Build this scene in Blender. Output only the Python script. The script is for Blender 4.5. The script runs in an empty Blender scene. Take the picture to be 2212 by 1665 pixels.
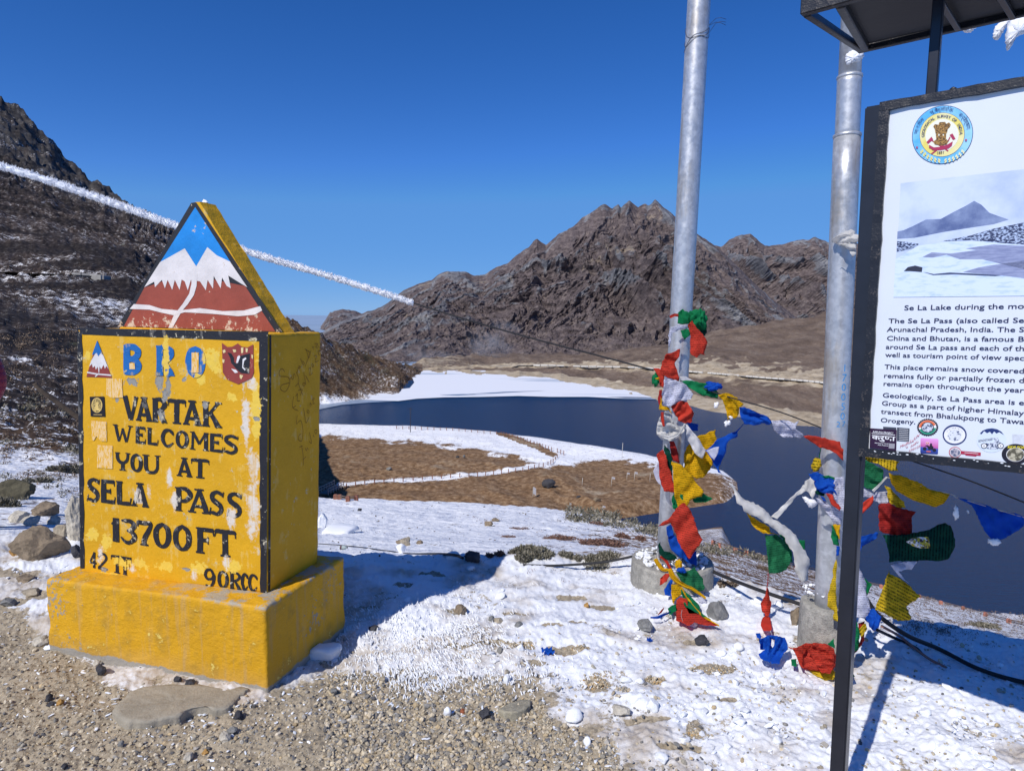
import bpy, bmesh, math, random
import numpy as np
from mathutils import Vector, Matrix
from mathutils.geometry import tessellate_polygon, delaunay_2d_cdt
from mathutils.bvhtree import BVHTree
R_ = math.radians
random.seed(7); rng = np.random.default_rng(11)
SC = bpy.context.scene
COL = SC.collection

# ------------------------------------------------------------------ camera
W, H, F = 2212.0, 1665.0, 1460.0          # reference picture units
PITCH = math.atan((832.5-680)/F); ROLL = 0.0147
CAM = np.array([0.0, 0.0, 1.6])
fw = np.array([0, math.cos(PITCH), -math.sin(PITCH)])
r0 = np.array([1.0, 0, 0]); u0 = np.array([0, math.sin(PITCH), math.cos(PITCH)])
rt = math.cos(ROLL)*r0 + math.sin(ROLL)*u0
up = -math.sin(ROLL)*r0 + math.cos(ROLL)*u0
cam_d = bpy.data.cameras.new('camera'); cam = bpy.data.objects.new('camera', cam_d); COL.objects.link(cam)
cam.matrix_world = Matrix([[rt[0], up[0], -fw[0], CAM[0]], [rt[1], up[1], -fw[1], CAM[1]], [rt[2], up[2], -fw[2], CAM[2]], [0, 0, 0, 1]])
cam_d.sensor_width = 36; cam_d.lens = F/W*36; cam_d.clip_start = 0.05; cam_d.clip_end = 20000
SC.camera = cam

# ------------------------------------------------------------------ sky and sun
SUN_EL = R_(44.5); LDIR = (0.60, 0.80)       # horizontal direction the light travels
nl = math.hypot(*LDIR); LDIR = (LDIR[0]/nl, LDIR[1]/nl)
wd = bpy.data.worlds.new('World'); SC.world = wd; wd.use_nodes = True
nt = wd.node_tree; nt.nodes.clear()
sky = nt.nodes.new('ShaderNodeTexSky'); sky.sky_type = 'NISHITA'; sky.sun_disc = False
sky.sun_elevation = SUN_EL; sky.sun_rotation = math.atan2(-LDIR[0], -LDIR[1])
sky.altitude = 4200; sky.air_density = 1.0; sky.dust_density = 0.3; sky.ozone_density = 3.0
hs = nt.nodes.new('ShaderNodeHueSaturation'); hs.inputs['Saturation'].default_value = 1.3; hs.inputs['Hue'].default_value = 0.512
bg = nt.nodes.new('ShaderNodeBackground'); bg.inputs['Strength'].default_value = 0.15
wo = nt.nodes.new('ShaderNodeOutputWorld')
dk = nt.nodes.new('ShaderNodeMix'); dk.data_type = 'RGBA'; dk.blend_type = 'DARKEN'; dk.inputs[0].default_value = 0.85; dk.inputs[7].default_value = (0.72, 2.05, 4.7, 1)
nt.links.new(sky.outputs[0], hs.inputs['Color']); nt.links.new(hs.outputs[0], dk.inputs[6]); nt.links.new(dk.outputs[2], bg.inputs[0]); nt.links.new(bg.outputs[0], wo.inputs[0])
sl = bpy.data.lights.new('sun', 'SUN'); sl.energy = 4.1; sl.angle = R_(0.5); sl.color = (1.0, 0.955, 0.89)
so = bpy.data.objects.new('sun', sl); COL.objects.link(so)
ld = Vector((LDIR[0]*math.cos(SUN_EL), LDIR[1]*math.cos(SUN_EL), -math.sin(SUN_EL)))
so.rotation_euler = ld.to_track_quat('-Z', 'Y').to_euler(); so.location = (0, 0, 40)
SC.view_settings.view_transform = 'Standard'; SC.view_settings.look = 'None'
SC.view_settings.exposure = 0.0; SC.view_settings.gamma = 1.0; SC.view_settings.use_curve_mapping = False
try:
    SC.cycles.max_bounces = 5; SC.cycles.transparent_max_bounces = 8; SC.cycles.volume_bounces = 0
    SC.cycles.volume_step_rate = 4; SC.cycles.volume_max_steps = 64
except Exception: pass

# ------------------------------------------------------------------ geometry of the place from the lens
def ray(px, py):
    px = np.asarray(px, float); py = np.asarray(py, float)
    d = fw + rt*((px-W/2)/F)[..., None] - up*((py-H/2)/F)[..., None]
    return d/d[..., 1:2]
def P(px, py, Y): return CAM + ray(px, py)*np.asarray(Y, float)[..., None]
def V(px, py, Y): return Vector(P(px, py, Y))
def Pz(px, py, z):                          # point at height z
    r = ray(px, py); return Vector(CAM + r*((z-CAM[2])/r[..., 2]))
def py_of(px, Y, z):                        # picture row of height z at depth Y in column px
    v = (z-CAM[2])/Y; py = 680-v*F
    for _ in range(4): py = py + (ray(px, py)[2]-v)*F
    return float(py)

# ------------------------------------------------------------------ noise
def _hash(ix, iy, s):
    n = (ix.astype(np.int64)*374761393 + iy.astype(np.int64)*668265263 + s*974634777) & 0xffffffff
    n = ((n ^ (n >> 13))*1274126177) & 0xffffffff
    return ((n ^ (n >> 16)) & 0xffff)/65535.0
def gnoise(x, y, s=0):
    x = np.asarray(x, float); y = np.asarray(y, float)
    ix = np.floor(x); iy = np.floor(y); fx = x-ix; fy = y-iy
    ux = fx*fx*fx*(fx*(fx*6-15)+10); uy = fy*fy*fy*(fy*(fy*6-15)+10)
    def g(a, b):
        t = _hash(ix+a, iy+b, s)*2*np.pi
        return np.cos(t)*(fx-a) + np.sin(t)*(fy-b)
    return 1.5*((g(0, 0)*(1-ux)+g(1, 0)*ux)*(1-uy) + (g(0, 1)*(1-ux)+g(1, 1)*ux)*uy)
def fbm(x, y, s=0, o=5, lac=2.03, g=0.5):
    t = 0; a = 1
    for i in range(o):
        t = t + a*gnoise(x, y, s+i*17); x = x*lac+3.1; y = y*lac+7.7; a *= g
    return t
def ridged(x, y, s=0, o=5, lac=2.07, g=0.52):
    t = 0; a = 1; w = 1
    for i in range(o):
        n = 1-np.abs(gnoise(x, y, s+i*31))*1.6; n = np.clip(n, 0, 1)**2
        t = t + a*n*w; w = np.clip(n*1.6, 0, 1); x = x*lac+1.7; y = y*lac+9.2; a *= g
    return t
def sstep(a, b, x):
    t = np.clip((x-a)/(b-a), 0, 1); return t*t*(3-2*t)

# ------------------------------------------------------------------ object helpers
def tag(o, label=None, cat=None, group=None, kind=None):
    if label: o['label'] = label
    if cat: o['category'] = cat
    if group: o['group'] = group
    if kind: o['kind'] = kind
    return o
def mesh_np(name, verts, faces, mat=None, parent=None, smooth=False, col=None, uv=None):
    me = bpy.data.meshes.new(name)
    verts = np.asarray(verts, np.float32); faces = np.asarray(faces, np.int32)
    me.vertices.add(len(verts)); me.vertices.foreach_set('co', verts.ravel())
    k = faces.shape[1]; me.loops.add(faces.size); me.loops.foreach_set('vertex_index', faces.ravel())
    me.polygons.add(len(faces))
    me.polygons.foreach_set('loop_start', np.arange(0, faces.size, k, dtype=np.int32))
    me.polygons.foreach_set('loop_total', np.full(len(faces), k, np.int32))
    me.polygons.foreach_set('use_smooth', np.full(len(faces), bool(smooth)))
    me.update(calc_edges=True)
    if col is not None:
        for nm, c in col.items():
            at = me.color_attributes.new(nm, 'FLOAT_COLOR', 'POINT')
            at.data.foreach_set('color', np.asarray(c, np.float32).ravel())
    if uv is not None:
        l = me.uv_layers.new(name='UVMap'); l.data.foreach_set('uv', np.asarray(uv, np.float32)[faces.ravel()].ravel())
    if mat: me.materials.append(mat)
    o = bpy.data.objects.new(name, me); COL.objects.link(o)
    if parent: o.parent = parent
    return o
def bm_obj(name, bm, mat=None, parent=None, smooth=False, mats=None):
    me = bpy.data.meshes.new(name); bm.to_mesh(me); bm.free()
    for m in (mats or ([mat] if mat else [])): me.materials.append(m)
    if smooth: me.polygons.foreach_set('use_smooth', [True]*len(me.polygons))
    o = bpy.data.objects.new(name, me); COL.objects.link(o)
    if parent: o.parent = parent
    return o
def empty(name, loc=(0, 0, 0), rz=0, label=None, cat=None, group=None):
    o = bpy.data.objects.new(name, None); o.empty_display_size = 0.1; COL.objects.link(o)
    o.location = loc; o.rotation_euler = (0, 0, rz); tag(o, label, cat, group); return o
def world_to_local(o, pts):
    m = Matrix.Translation(o.location) @ o.rotation_euler.to_matrix().to_4x4(); mi = np.array(m.inverted())
    pts = np.asarray(pts, float); return pts @ mi[:3, :3].T + mi[:3, 3]
def tube_mesh(path, rad, seg=10, cap=True):
    path = np.asarray(path, float); n = len(path)
    rad = np.full(n, rad, float) if np.isscalar(rad) else np.asarray(rad, float)
    tan = np.gradient(path, axis=0); tan /= np.linalg.norm(tan, axis=1)[:, None]+1e-9
    ref = np.array([0, 0, 1.0]) if abs(tan[:, 2]).mean() < 0.8 else np.array([0, 1.0, 0])
    a = np.cross(tan, ref); a /= np.linalg.norm(a, axis=1)[:, None]+1e-9; b = np.cross(tan, a)
    th = np.linspace(0, 2*np.pi, seg, endpoint=False)
    v = path[:, None, :] + rad[:, None, None]*(a[:, None, :]*np.cos(th)[None, :, None] + b[:, None, :]*np.sin(th)[None, :, None])
    v = v.reshape(-1, 3); f = []
    for i in range(n-1):
        for j in range(seg):
            k = (j+1) % seg; f.append((i*seg+j, i*seg+k, (i+1)*seg+k, (i+1)*seg+j))
    if cap:
        c0 = len(v); v = np.vstack([v, path[0], path[-1]])
        for j in range(seg):
            k = (j+1) % seg; f.append((c0, k, j, j)); f.append((c0+1, (n-1)*seg+j, (n-1)*seg+k, (n-1)*seg+k))
    return v, f
def pyobj(name, v, f, mat=None, parent=None, smooth=False):
    f = [tuple(dict.fromkeys(int(i) for i in q)) for q in f]
    me = bpy.data.meshes.new(name); me.from_pydata([tuple(map(float, q)) for q in v], [], f); me.update()
    if smooth: me.polygons.foreach_set('use_smooth', [True]*len(me.polygons))
    if mat: me.materials.append(mat)
    o = bpy.data.objects.new(name, me); COL.objects.link(o)
    if parent: o.parent = parent
    return o
def tube(name, path, rad, mat=None, parent=None, seg=10):
    v, f = tube_mesh(path, rad, seg); return pyobj(name, v, f, mat, parent, True)
def smooth_path(pts, n=40):
    pts = np.asarray(pts, float); m = len(pts)
    if m < 3:
        t = np.linspace(0, 1, n)[:, None]; return pts[0]*(1-t)+pts[-1]*t
    out = []; q = np.vstack([2*pts[0]-pts[1], pts, 2*pts[-1]-pts[-2]])
    for s in np.linspace(0, m-1, n):
        i = min(int(s), m-2); t = s-i; a, b, c, d = q[i], q[i+1], q[i+2], q[i+3]
        out.append(0.5*((2*b)+(-a+c)*t+(2*a-5*b+4*c-d)*t*t+(-a+3*b-3*c+d)*t**3))
    return np.array(out)
_ico = {}
def ico(sub):
    if sub not in _ico:
        bm = bmesh.new(); bmesh.ops.create_icosphere(bm, subdivisions=sub, radius=1)
        _ico[sub] = (np.array([v.co[:] for v in bm.verts]), np.array([[v.index for v in f.verts] for f in bm.faces])); bm.free()
    return _ico[sub]
def rock_np(sub, seed, rough=0.35, facets=5):
    v, f = ico(sub); rg = np.random.default_rng(seed); v = v.copy()
    for _ in range(facets*3):                # cut planes give angular faces
        d = rg.normal(size=3); d /= np.linalg.norm(d); h = rg.uniform(0.55, 0.9)
        s = v@d; v -= np.where(s > h, s-h, 0)[:, None]*d
    n = np.sin(v@rg.normal(size=3)*4+rg.uniform(0, 6))*0.5 + np.sin(v@rg.normal(size=3)*8)*0.3 + np.sin(v@rg.normal(size=3)*15)*0.2
    v *= (1+rough*0.22*n)[:, None]; return v, f

# ------------------------------------------------------------------ material helper
class M:
    def __init__(s, name, rough=0.9, spec=0.3):
        s.m = bpy.data.materials.new(name); s.m.use_nodes = True; s.t = s.m.node_tree; s.n = s.t.nodes
        s.b = s.n['Principled BSDF']; s.b.inputs['Roughness'].default_value = rough
        s.b.inputs['Specular IOR Level'].default_value = spec; s.out = s.n['Material Output']
    def L(s, a, b): s.t.links.new(a, b)
    def new(s, t, **kw):
        n = s.n.new(t)
        for k, v in kw.items(): setattr(n, k, v)
        return n
    def coord(s, kind='Object'):
        if kind == 'Position': return s.new('ShaderNodeNewGeometry').outputs['Position']
        return s.new('ShaderNodeTexCoord').outputs[kind]
    def mapping(s, vec, scale=(1, 1, 1), rot=(0, 0, 0), loc=(0, 0, 0)):
        n = s.new('ShaderNodeMapping'); n.inputs['Scale'].default_value = scale; n.inputs['Rotation'].default_value = rot
        n.inputs['Location'].default_value = loc; s.L(vec, n.inputs[0]); return n.outputs[0]
    def noise(s, vec, scale, detail=6, rough=0.55, dist=0.0, out='Fac'):
        n = s.new('ShaderNodeTexNoise'); n.inputs['Scale'].default_value = scale; n.inputs['Detail'].default_value = detail
        n.inputs['Roughness'].default_value = rough; n.inputs['Distortion'].default_value = dist; s.L(vec, n.inputs['Vector']); return n.outputs[out]
    def voro(s, vec, scale, out='Distance', feature='F1', rnd=1.0):
        n = s.new('ShaderNodeTexVoronoi', feature=feature); n.inputs['Scale'].default_value = scale
        n.inputs['Randomness'].default_value = rnd; s.L(vec, n.inputs['Vector']); return n.outputs[out]
    def rng(s, x, a, b, c=0.0, d=1.0, smooth=False):
        n = s.new('ShaderNodeMapRange'); n.inputs[1].default_value = a; n.inputs[2].default_value = b
        n.inputs[3].default_value = c; n.inputs[4].default_value = d
        if smooth: n.interpolation_type = 'SMOOTHSTEP'
        s.L(x, n.inputs[0]); return n.outputs[0]
    def math(s, op, a, b=None, clamp=False):
        n = s.new('ShaderNodeMath', operation=op); n.use_clamp = clamp
        for i, q in enumerate((a, b)):
            if q is None: continue
            if isinstance(q, (int, float)): n.inputs[i].default_value = q
            else: s.L(q, n.inputs[i])
        return n.outputs[0]
    def ramp(s, x, stops):
        n = s.new('ShaderNodeValToRGB'); e = n.color_ramp.elements
        while len(e) < len(stops): e.new(0.5)
        for i, (p, c) in enumerate(stops): e[i].position = p; e[i].color = (*c, 1)
        s.L(x, n.inputs[0]); return n.outputs[0]
    def mix(s, f, a, b, mode='MIX'):
        n = s.new('ShaderNodeMix', data_type='RGBA', blend_type=mode)
        for i, q in ((0, f), (6, a), (7, b)):
            if isinstance(q, (int, float)): n.inputs[i].default_value = q
            elif isinstance(q, tuple): n.inputs[i].default_value = (*q, 1)
            else: s.L(q, n.inputs[i])
        return n.outputs[2]
    def attr(s, name): return s.new('ShaderNodeAttribute', attribute_name=name)
    def sep(s, c):
        n = s.new('ShaderNodeSeparateColor'); s.L(c, n.inputs[0]); return n.outputs
    def xyz(s, c):
        n = s.new('ShaderNodeSeparateXYZ'); s.L(c, n.inputs[0]); return n.outputs
    def color(s, c):
        if isinstance(c, tuple): s.b.inputs['Base Color'].default_value = (*c, 1)
        else: s.L(c, s.b.inputs['Base Color'])
    def bump(s, h, strength=0.5, dist=0.01, prev=None):
        n = s.new('ShaderNodeBump'); n.inputs['Strength'].default_value = strength; n.inputs['Distance'].default_value = dist
        s.L(h, n.inputs['Height'])
        if prev is not None: s.L(prev, n.inputs['Normal'])
        s.L(n.outputs[0], s.b.inputs['Normal']); return n.outputs[0]
def simple(name, c, rough=0.8, vary=0.25, scale=8.0, bump=0.0, metal=0.0, spec=0.3, bdist=0.002, coord='Object'):
    m = M(name, rough, spec); v = m.coord(coord); n = m.noise(v, scale, 6)
    d = tuple(x*(1-vary) for x in c); l = tuple(min(1, x*(1+vary)) for x in c)
    m.color(m.ramp(n, [(0.3, d), (0.7, l)])); m.b.inputs['Metallic'].default_value = metal
    if bump: m.bump(m.noise(v, scale*4, 6), bump, bdist)
    return m.m
# ------------------------------------------------------------------ THE GROUND: one sheet out to the far side of the lake
# each column: list of (depth, 'p', picture row) or (depth, 'z', height); features A..P
GC = {
 -1600: [(.4,'z',0),(4.6,'z',0),(7,'z',-.2),(11,'z',.5),(20,'z',3),(40,'z',14),(75,'z',36),(105,'z',56),(107,'z',57),(128,'z',75),(168,'z',105),(200,'z',130),(240,'z',160),(400,'z',290),(600,'z',330),(3000,'z',300)],
 -400: [(.4,'z',0),(4.6,'z',0),(7,'z',-.4),(12,'z',-.6),(22,'p',850),(45,'p',700),(80,'p',590),(110,'p',530),(112,'p',522),(130,'p',470),(170,'p',360),(200,'p',300),(240,'p',190),(400,'p',-60),(600,'z',230),(3000,'z',150)],
 0: [(.4,'z',0),(4.6,'z',0),(7,'p',1095),(12,'p',1000),(22,'p',900),(45,'p',760),(80,'p',650),(110,'p',592),(112,'p',584),(130,'p',540),(170,'p',450),(200,'p',400),(240,'p',352),(400,'p',207),(560,'z',90),(3000,'z',0)],
 60: [(.4,'z',0),(4.6,'z',0),(7,'p',1097),(12,'p',1005),(22,'p',910),(45,'p',775),(80,'p',660),(110,'p',594),(112,'p',586),(130,'p',545),(170,'p',470),(200,'p',425),(240,'p',385),(400,'p',260),(560,'z',80),(3000,'z',0)],
 130: [(.4,'z',0),(4.6,'z',0),(7,'p',1100),(12,'p',1010),(22,'p',918),(45,'p',790),(80,'p',668),(110,'p',595),(112,'p',588),(130,'p',552),(170,'p',490),(200,'p',450),(240,'p',422),(400,'p',330),(560,'z',70),(3000,'z',0)],
 200: [(.4,'z',0),(4.6,'z',0),(7,'p',1110),(12,'p',1020),(22,'p',935),(45,'p',805),(80,'p',680),(110,'p',598),(112,'p',591),(130,'p',560),(170,'p',510),(200,'p',475),(240,'p',447),(400,'p',385),(560,'z',-50),(3000,'z',0)],
 280: [(.4,'z',0),(4.6,'z',0),(7,'p',1130),(12,'p',1050),(22,'p',960),(45,'p',830),(80,'p',700),(110,'p',606),(112,'p',600),(130,'p',580),(170,'p',535),(200,'p',500),(240,'p',470),(400,'p',446),(560,'z',-50),(3000,'z',0)],
 370: [(.4,'z',0),(4.6,'z',0),(7,'p',1150),(12,'p',1085),(22,'p',1010),(45,'p',890),(80,'p',760),(110,'p',640),(115,'p',632),(140,'p',605),(180,'p',565),(220,'p',530),(280,'p',497),(420,'p',500),(560,'z',-50),(3000,'z',0)],
 520: [(.4,'z',0),(4.5,'z',0),(6,'z',-.6),(12,'p',1150),(24,'p',1070),(46,'p',980),(90,'z',-24),(130,'z',-30),(200,'z',-34),(240,'z',-30),(280,'p',780),(310,'p',745),(340,'p',690),(440,'z',-10),(560,'z',-50),(3000,'z',-60)],
 620: [(.4,'z',0),(4.4,'z',0),(5.4,'z',-.8),(9,'p',1200),(24,'p',1110),(46,'p',1050),(110,'z',-40),(180,'z',-43),(250,'z',-44.4),(275,'z',-46),(300,'p',885),(340,'p',800),(370,'p',740),(400,'p',684),(580,'z',-40),(3000,'z',-60)],
 690: [(.4,'z',0),(4.35,'z',0),(5.2,'z',-.75),(8,'p',1212),(22,'p',1140),(45,'p',1076),(140,'z',-43.6),(190,'z',-43),(280,'p',918),(300,'z',-49),(335,'p',878),(370,'p',800),(400,'p',755),(420,'p',722),(600,'z',-60),(3000,'z',-60)],
 790: [(.4,'z',0),(4.35,'z',0),(5.2,'z',-.75),(8,'p',1212),(22,'p',1140),(45,'p',1078),(145,'z',-43.6),(195,'z',-43),(275,'p',921),(300,'z',-49),(364,'p',861),(420,'p',810),(450,'p',782),(470,'p',764),(640,'z',-60),(3000,'z',-60)],
 860: [(.4,'z',0),(4.35,'z',0),(5.2,'z',-.75),(8,'p',1212),(22,'p',1142),(45,'p',1082),(148,'z',-43.7),(200,'z',-43),(272,'p',924),(300,'z',-49),(395,'p',846),(450,'p',815),(490,'p',796),(510,'p',785),(700,'z',-60),(3000,'z',-60)],
 915: [(.4,'z',0),(4.35,'z',0),(5.2,'z',-.75),(8,'p',1212),(22,'p',1144),(45,'p',1084),(150,'z',-43.8),(200,'z',-43),(270,'p',926),(300,'z',-49),(544,'p',801),(556,'p',797),(566,'p',796),(580,'p',795),(760,'z',-48),(3000,'z',-60)],
 1050: [(.4,'z',0),(4.35,'z',0),(5.2,'z',-.75),(8,'p',1210),(22,'p',1150),(45,'p',1088),(152,'z',-43.8),(198,'z',-43),(262,'p',934),(290,'z',-50),(544,'p',801),(600,'p',792),(630,'p',789),(760,'p',786),(900,'z',-50),(3000,'z',-60)],
 1180: [(.4,'z',0),(4.4,'z',0),(5.2,'z',-.75),(8,'p',1206),(22,'p',1155),(43,'p',1098),(154,'z',-43.8),(190,'z',-43),(246,'p',952),(280,'z',-50),(520,'p',807),(590,'p',791),(630,'p',784),(800,'p',777),(1000,'z',-54),(3000,'z',-60)],
 1300: [(.4,'z',0),(4.4,'z',0),(5.2,'z',-.75),(8,'p',1204),(21,'p',1165),(40,'p',1114),(143,'z',-47.5),(154,'p',1102),(231,'p',972),(270,'z',-50),(470,'p',821),(540,'p',792),(580,'p',784),(820,'p',764),(1050,'z',-56),(3000,'z',-60)],
 1430: [(.4,'z',0),(4.35,'z',0),(5.2,'z',-.8),(8,'p',1216),(20,'p',1185),(36,'p',1145),(150,'z',-47.8),(163,'p',1080),(212,'p',998),(260,'z',-50),(400,'p',847),(470,'p',797),(500,'p',787),(800,'p',745),(1080,'z',-60),(3000,'z',-60)],
 1560: [(.4,'z',0),(3.96,'z',0),(5,'z',-.9),(8,'p',1258),(20,'p',1228),(42,'p',1186),(158,'z',-48),(172,'p',1062),(191,'p',1027),(250,'z',-50),(350,'p',871),(430,'p',808),(460,'p',788),(780,'p',708),(1080,'z',-60),(3000,'z',-60)],
 1604: [(.4,'z',0),(3.93,'z',0),(5,'z',-.9),(8,'p',1264),(21,'p',1236),(46,'p',1194),(130,'z',-48),(183,'z',-45.5),(188,'z',-45.6),(250,'z',-50),(340,'p',877),(417,'p',811),(446,'p',795),(775,'p',703),(1080,'z',-60),(3000,'z',-60)],
 1640: [(.4,'z',0),(3.9,'z',0),(5,'z',-.9),(8,'p',1272),(22,'p',1245),(50,'p',1203),(140,'z',-48),(180,'z',-48.5),(186,'z',-49),(250,'z',-50),(330,'p',883),(405,'p',815),(432,'p',802),(770,'p',698),(1080,'z',-60),(3000,'z',-60)],
 1700: [(.4,'z',0),(3.8,'z',0),(5,'z',-.95),(8,'p',1285),(24,'p',1258),(56,'p',1217),(130,'z',-49),(180,'z',-49),(200,'z',-50),(250,'z',-50),(314,'p',893),(390,'p',818),(415,'p',806),(760,'p',690),(1080,'z',-60),(3000,'z',-60)],
 1790: [(.4,'z',0),(3.65,'z',0),(5,'z',-1.0),(8.4,'p',1312),(26,'p',1276),(64,'p',1240),(120,'z',-49),(180,'z',-50),(200,'z',-50),(250,'z',-50),(300,'p',909),(370,'p',828),(395,'p',811),(740,'p',678),(1080,'z',-60),(3000,'z',-60)],
 1935: [(.4,'z',0),(3.47,'z',0),(5,'z',-1.1),(8.8,'p',1350),(26,'p',1318),(78,'p',1276),(105,'z',-48.5),(180,'z',-50),(200,'z',-50),(250,'z',-50),(280,'p',930),(340,'p',845),(360,'p',825),(700,'p',655),(1080,'z',-60),(3000,'z',-60)],
 2080: [(.4,'z',0),(3.36,'z',0),(5,'z',-1.2),(9.4,'p',1374),(28,'p',1348),(88,'p',1312),(110,'z',-48),(180,'z',-50),(200,'z',-50),(230,'z',-50),(262,'p',945),(320,'p',860),(340,'p',838),(680,'p',632),(1080,'z',-60),(3000,'z',-60)],
 2212: [(.4,'z',0),(3.3,'z',0),(5,'z',-1.2),(10,'p',1380),(30,'p',1365),(97,'p',1343),(112,'z',-47.5),(180,'z',-50),(200,'z',-50),(220,'z',-50),(248,'p',962),(300,'p',875),(320,'p',850),(660,'p',610),(1080,'z',-60),(3000,'z',-60)],
 2700: [(.4,'z',0),(3.2,'z',0),(5,'z',-1.3),(10,'z',-3.2),(30,'z',-12),(85,'z',-44.5),(95,'z',-48),(160,'z',-50),(170,'z',-50),(180,'z',-50),(190,'z',-45.2),(240,'z',-38),(260,'z',-36),(560,'z',60),(900,'z',0),(3000,'z',-20)],
 3900: [(.4,'z',0),(3,'z',0),(5,'z',-1.0),(10,'z',-3),(28,'z',-10),(60,'z',-30),(80,'z',-42),(100,'z',-46.5),(120,'z',-46.5),(130,'z',-46),(140,'z',-44.5),(180,'z',-36),(200,'z',-33),(400,'z',80),(700,'z',100),(3000,'z',60)],
}
for c in (-400, 0, 60, 130, 200, 280, 370):
    GC[c] = [(Y*1.65 if k >= 7 and k < 15 else Y*1.3 if k == 6 else Y, t, q) for k, (Y, t, q) in enumerate(GC[c])]
cx = np.array(sorted(GC)); NF = 16
tabY = np.zeros((len(cx), NF)); tabP = np.zeros((len(cx), NF))
for i, c in enumerate(cx):
    for k, (Y, t, q) in enumerate(GC[c]):
        tabY[i, k] = math.log(Y); tabP[i, k] = q if t == 'p' else py_of(float(c), Y, q)
colx = np.concatenate([np.linspace(-1600, -60, 60), np.arange(-50, 2262, 3.0), np.linspace(2270, 3900, 70)])
nrow = [200, 0, 10, 24, 66, 56, 16, 34, 30, 14, 14, 34, 14, 44, 10, 8]
# rows of the near ground: even steps in the picture, from under the camera to the crest
kk = [];
for k in range(NF-1):
    n = nrow[k+1] if k else 330
    kk.append(k+np.arange(n)/n)
kk = np.concatenate(kk+[np.array([NF-1.0])])
NR, NC = len(kk), len(colx)
k0 = np.minimum(kk.astype(int), NF-2); ft = kk-k0
colY = np.stack([np.interp(colx, cx, tabY[:, k]) for k in range(NF)]); colP = np.stack([np.interp(colx, cx, tabP[:, k]) for k in range(NF)])
Yv = np.exp(colY[k0]*(1-ft)[:, None]+colY[k0+1]*ft[:, None]); Pv = colP[k0]*(1-ft)[:, None]+colP[k0+1]*ft[:, None]
# near rows: lay them out on the flat z = 0 instead (row 0 is very low in the picture)
near = k0 == 0
for r in np.where(near)[0]:
    t = ft[r]; yb = np.exp(colY[1]); ya = 1.55
    inv = (1/ya)*(1-t)**1.0+(1/yb)*t if t > 0 else np.full(NC, 1/ya)
    Yv[r] = 1/inv; Pv[r] = [0]*NC
Yv[0] = 0.3
XX = np.broadcast_to(colx, (NR, NC)); PTS = P(XX, Pv, Yv)
for r in np.where(near)[0]:
    un = (colx-W/2)/F + 0.0; PTS[r, :, 0] = P(colx, np.full(NC, 1300.0), Yv[r])[:, 0]; PTS[r, :, 1] = Yv[r]; PTS[r, :, 2] = 0
# picture coordinates of every vertex, for laying out what grows or lies where
def proj(p):
    d = p-CAM; z = d@fw; z = np.where(np.abs(z) < 1e-3, 1e-3, z)
    return W/2+(d@rt)/z*F, H/2-(d@up)/z*F
PX, PY = proj(PTS); KF = np.broadcast_to(kk[:, None], (NR, NC))
X, Yw = PTS[..., 0], PTS[..., 1]
# ---- relief
def near_relief(x, y):
    return 0.020*fbm(x*1.1, y*1.1, 3, 3) + 0.010*fbm(x*7, y*7, 5, 4)
def snow_sd(px, py):                        # >0 inside snow, in picture rows, near ground only
    gx = [-400, -60, 0, 60, 110, 300, 560, 640, 700, 735, 781, 850, 926, 1035, 1100, 1162, 1216, 1270, 1325, 1343, 1420, 1600]
    gy = [1330, 1325, 1320, 1335, 1400, 1500, 1520, 1470, 1430, 1442, 1465, 1478, 1484, 1470, 1482, 1500, 1560, 1590, 1600, 1640, 1720, 1900]
    return np.interp(px, gx, gy)-py
sd = snow_sd(PX, PY)
snow_near = sstep(-60, 45, sd + 34*fbm(X*2.2, Yw*2.2, 9, 5))
patch = np.zeros_like(X)
for (a, b, w, h) in [(1130,1403,44,12),(1290,1478,36,20),(1215,1405,50,6),(1530,1450,52,12),(1235,1412,60,8),(1420,1475,30,9),(640,1222,10,4),(1385,1250,34,9),(1455,1246,26,8),(990,1322,22,10),(1230,1290,44,9),(1300,1310,40,8),(1490,1390,20,6),
                     (800,1310,30,5),(930,1240,40,6),(870,1265,26,6),(730,1290,22,6),(1120,1650,60,12),(1500,1580,30,20),(1060,1395,60,7),(1180,1360,40,5),(1110,1330,34,5),(1160,1440,50,6),(1000,1400,40,5),(1400,1560,60,9),(1460,1620,50,9),(1570,1520,30,7),(1250,1350,26,4),(30,1240,60,14),(90,1290,40,10),(20,1300,60,9)]:
    patch = np.maximum(patch, np.exp(-((PX-a)/w)**2-((PY-b)/h)**2))
patch = sstep(0.30, 0.75, patch+0.35*fbm(X*9, Yw*9, 21, 3))
snow_near *= 1-0.88*patch; snow_near *= 1-.42*sstep(.12, .55, fbm(X*3.3+7, Yw*4.2, 47, 4)+.28*sstep(190, 20, sd))
dusty = sstep(-0.10, 0.45, fbm(X*1.6+4, Yw*2.4, 33, 5)+0.40*sstep(220, 0, sd)-.22*sstep(1400, 1700, XX))
lx, ly = XX/130.0, np.log(Yw)*10.0          # scale-free coordinates
d0 = near_relief(X, Yw) + 0.022*snow_near*(0.5+fbm(X*3.1, Yw*3.1, 6, 4)) + 0.006*snow_near*np.abs(fbm(X*14, Yw*14, 61, 3)) + 0.006*fbm(X*40, Yw*40, 63, 3)
left = sstep(600, 330, XX+20*fbm(lx, ly, 4, 2)); rightside = 1-left
spur = sstep(9.6, 10.4, KF)*sstep(930, 880, XX)*sstep(14.2, 13.2, KF)
hillw = np.maximum(left*sstep(2.0, 4.5, KF), spur)
rn = ridged(lx*1.5, ly*1.5, 40, 6)-0.9; fb = fbm(lx*4, ly*4, 44, 5)
rn = ridged(lx*1.2, ly*2.6, 40, 6)-0.9; fb = fbm(lx*3, ly*8, 44, 5)
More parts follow.
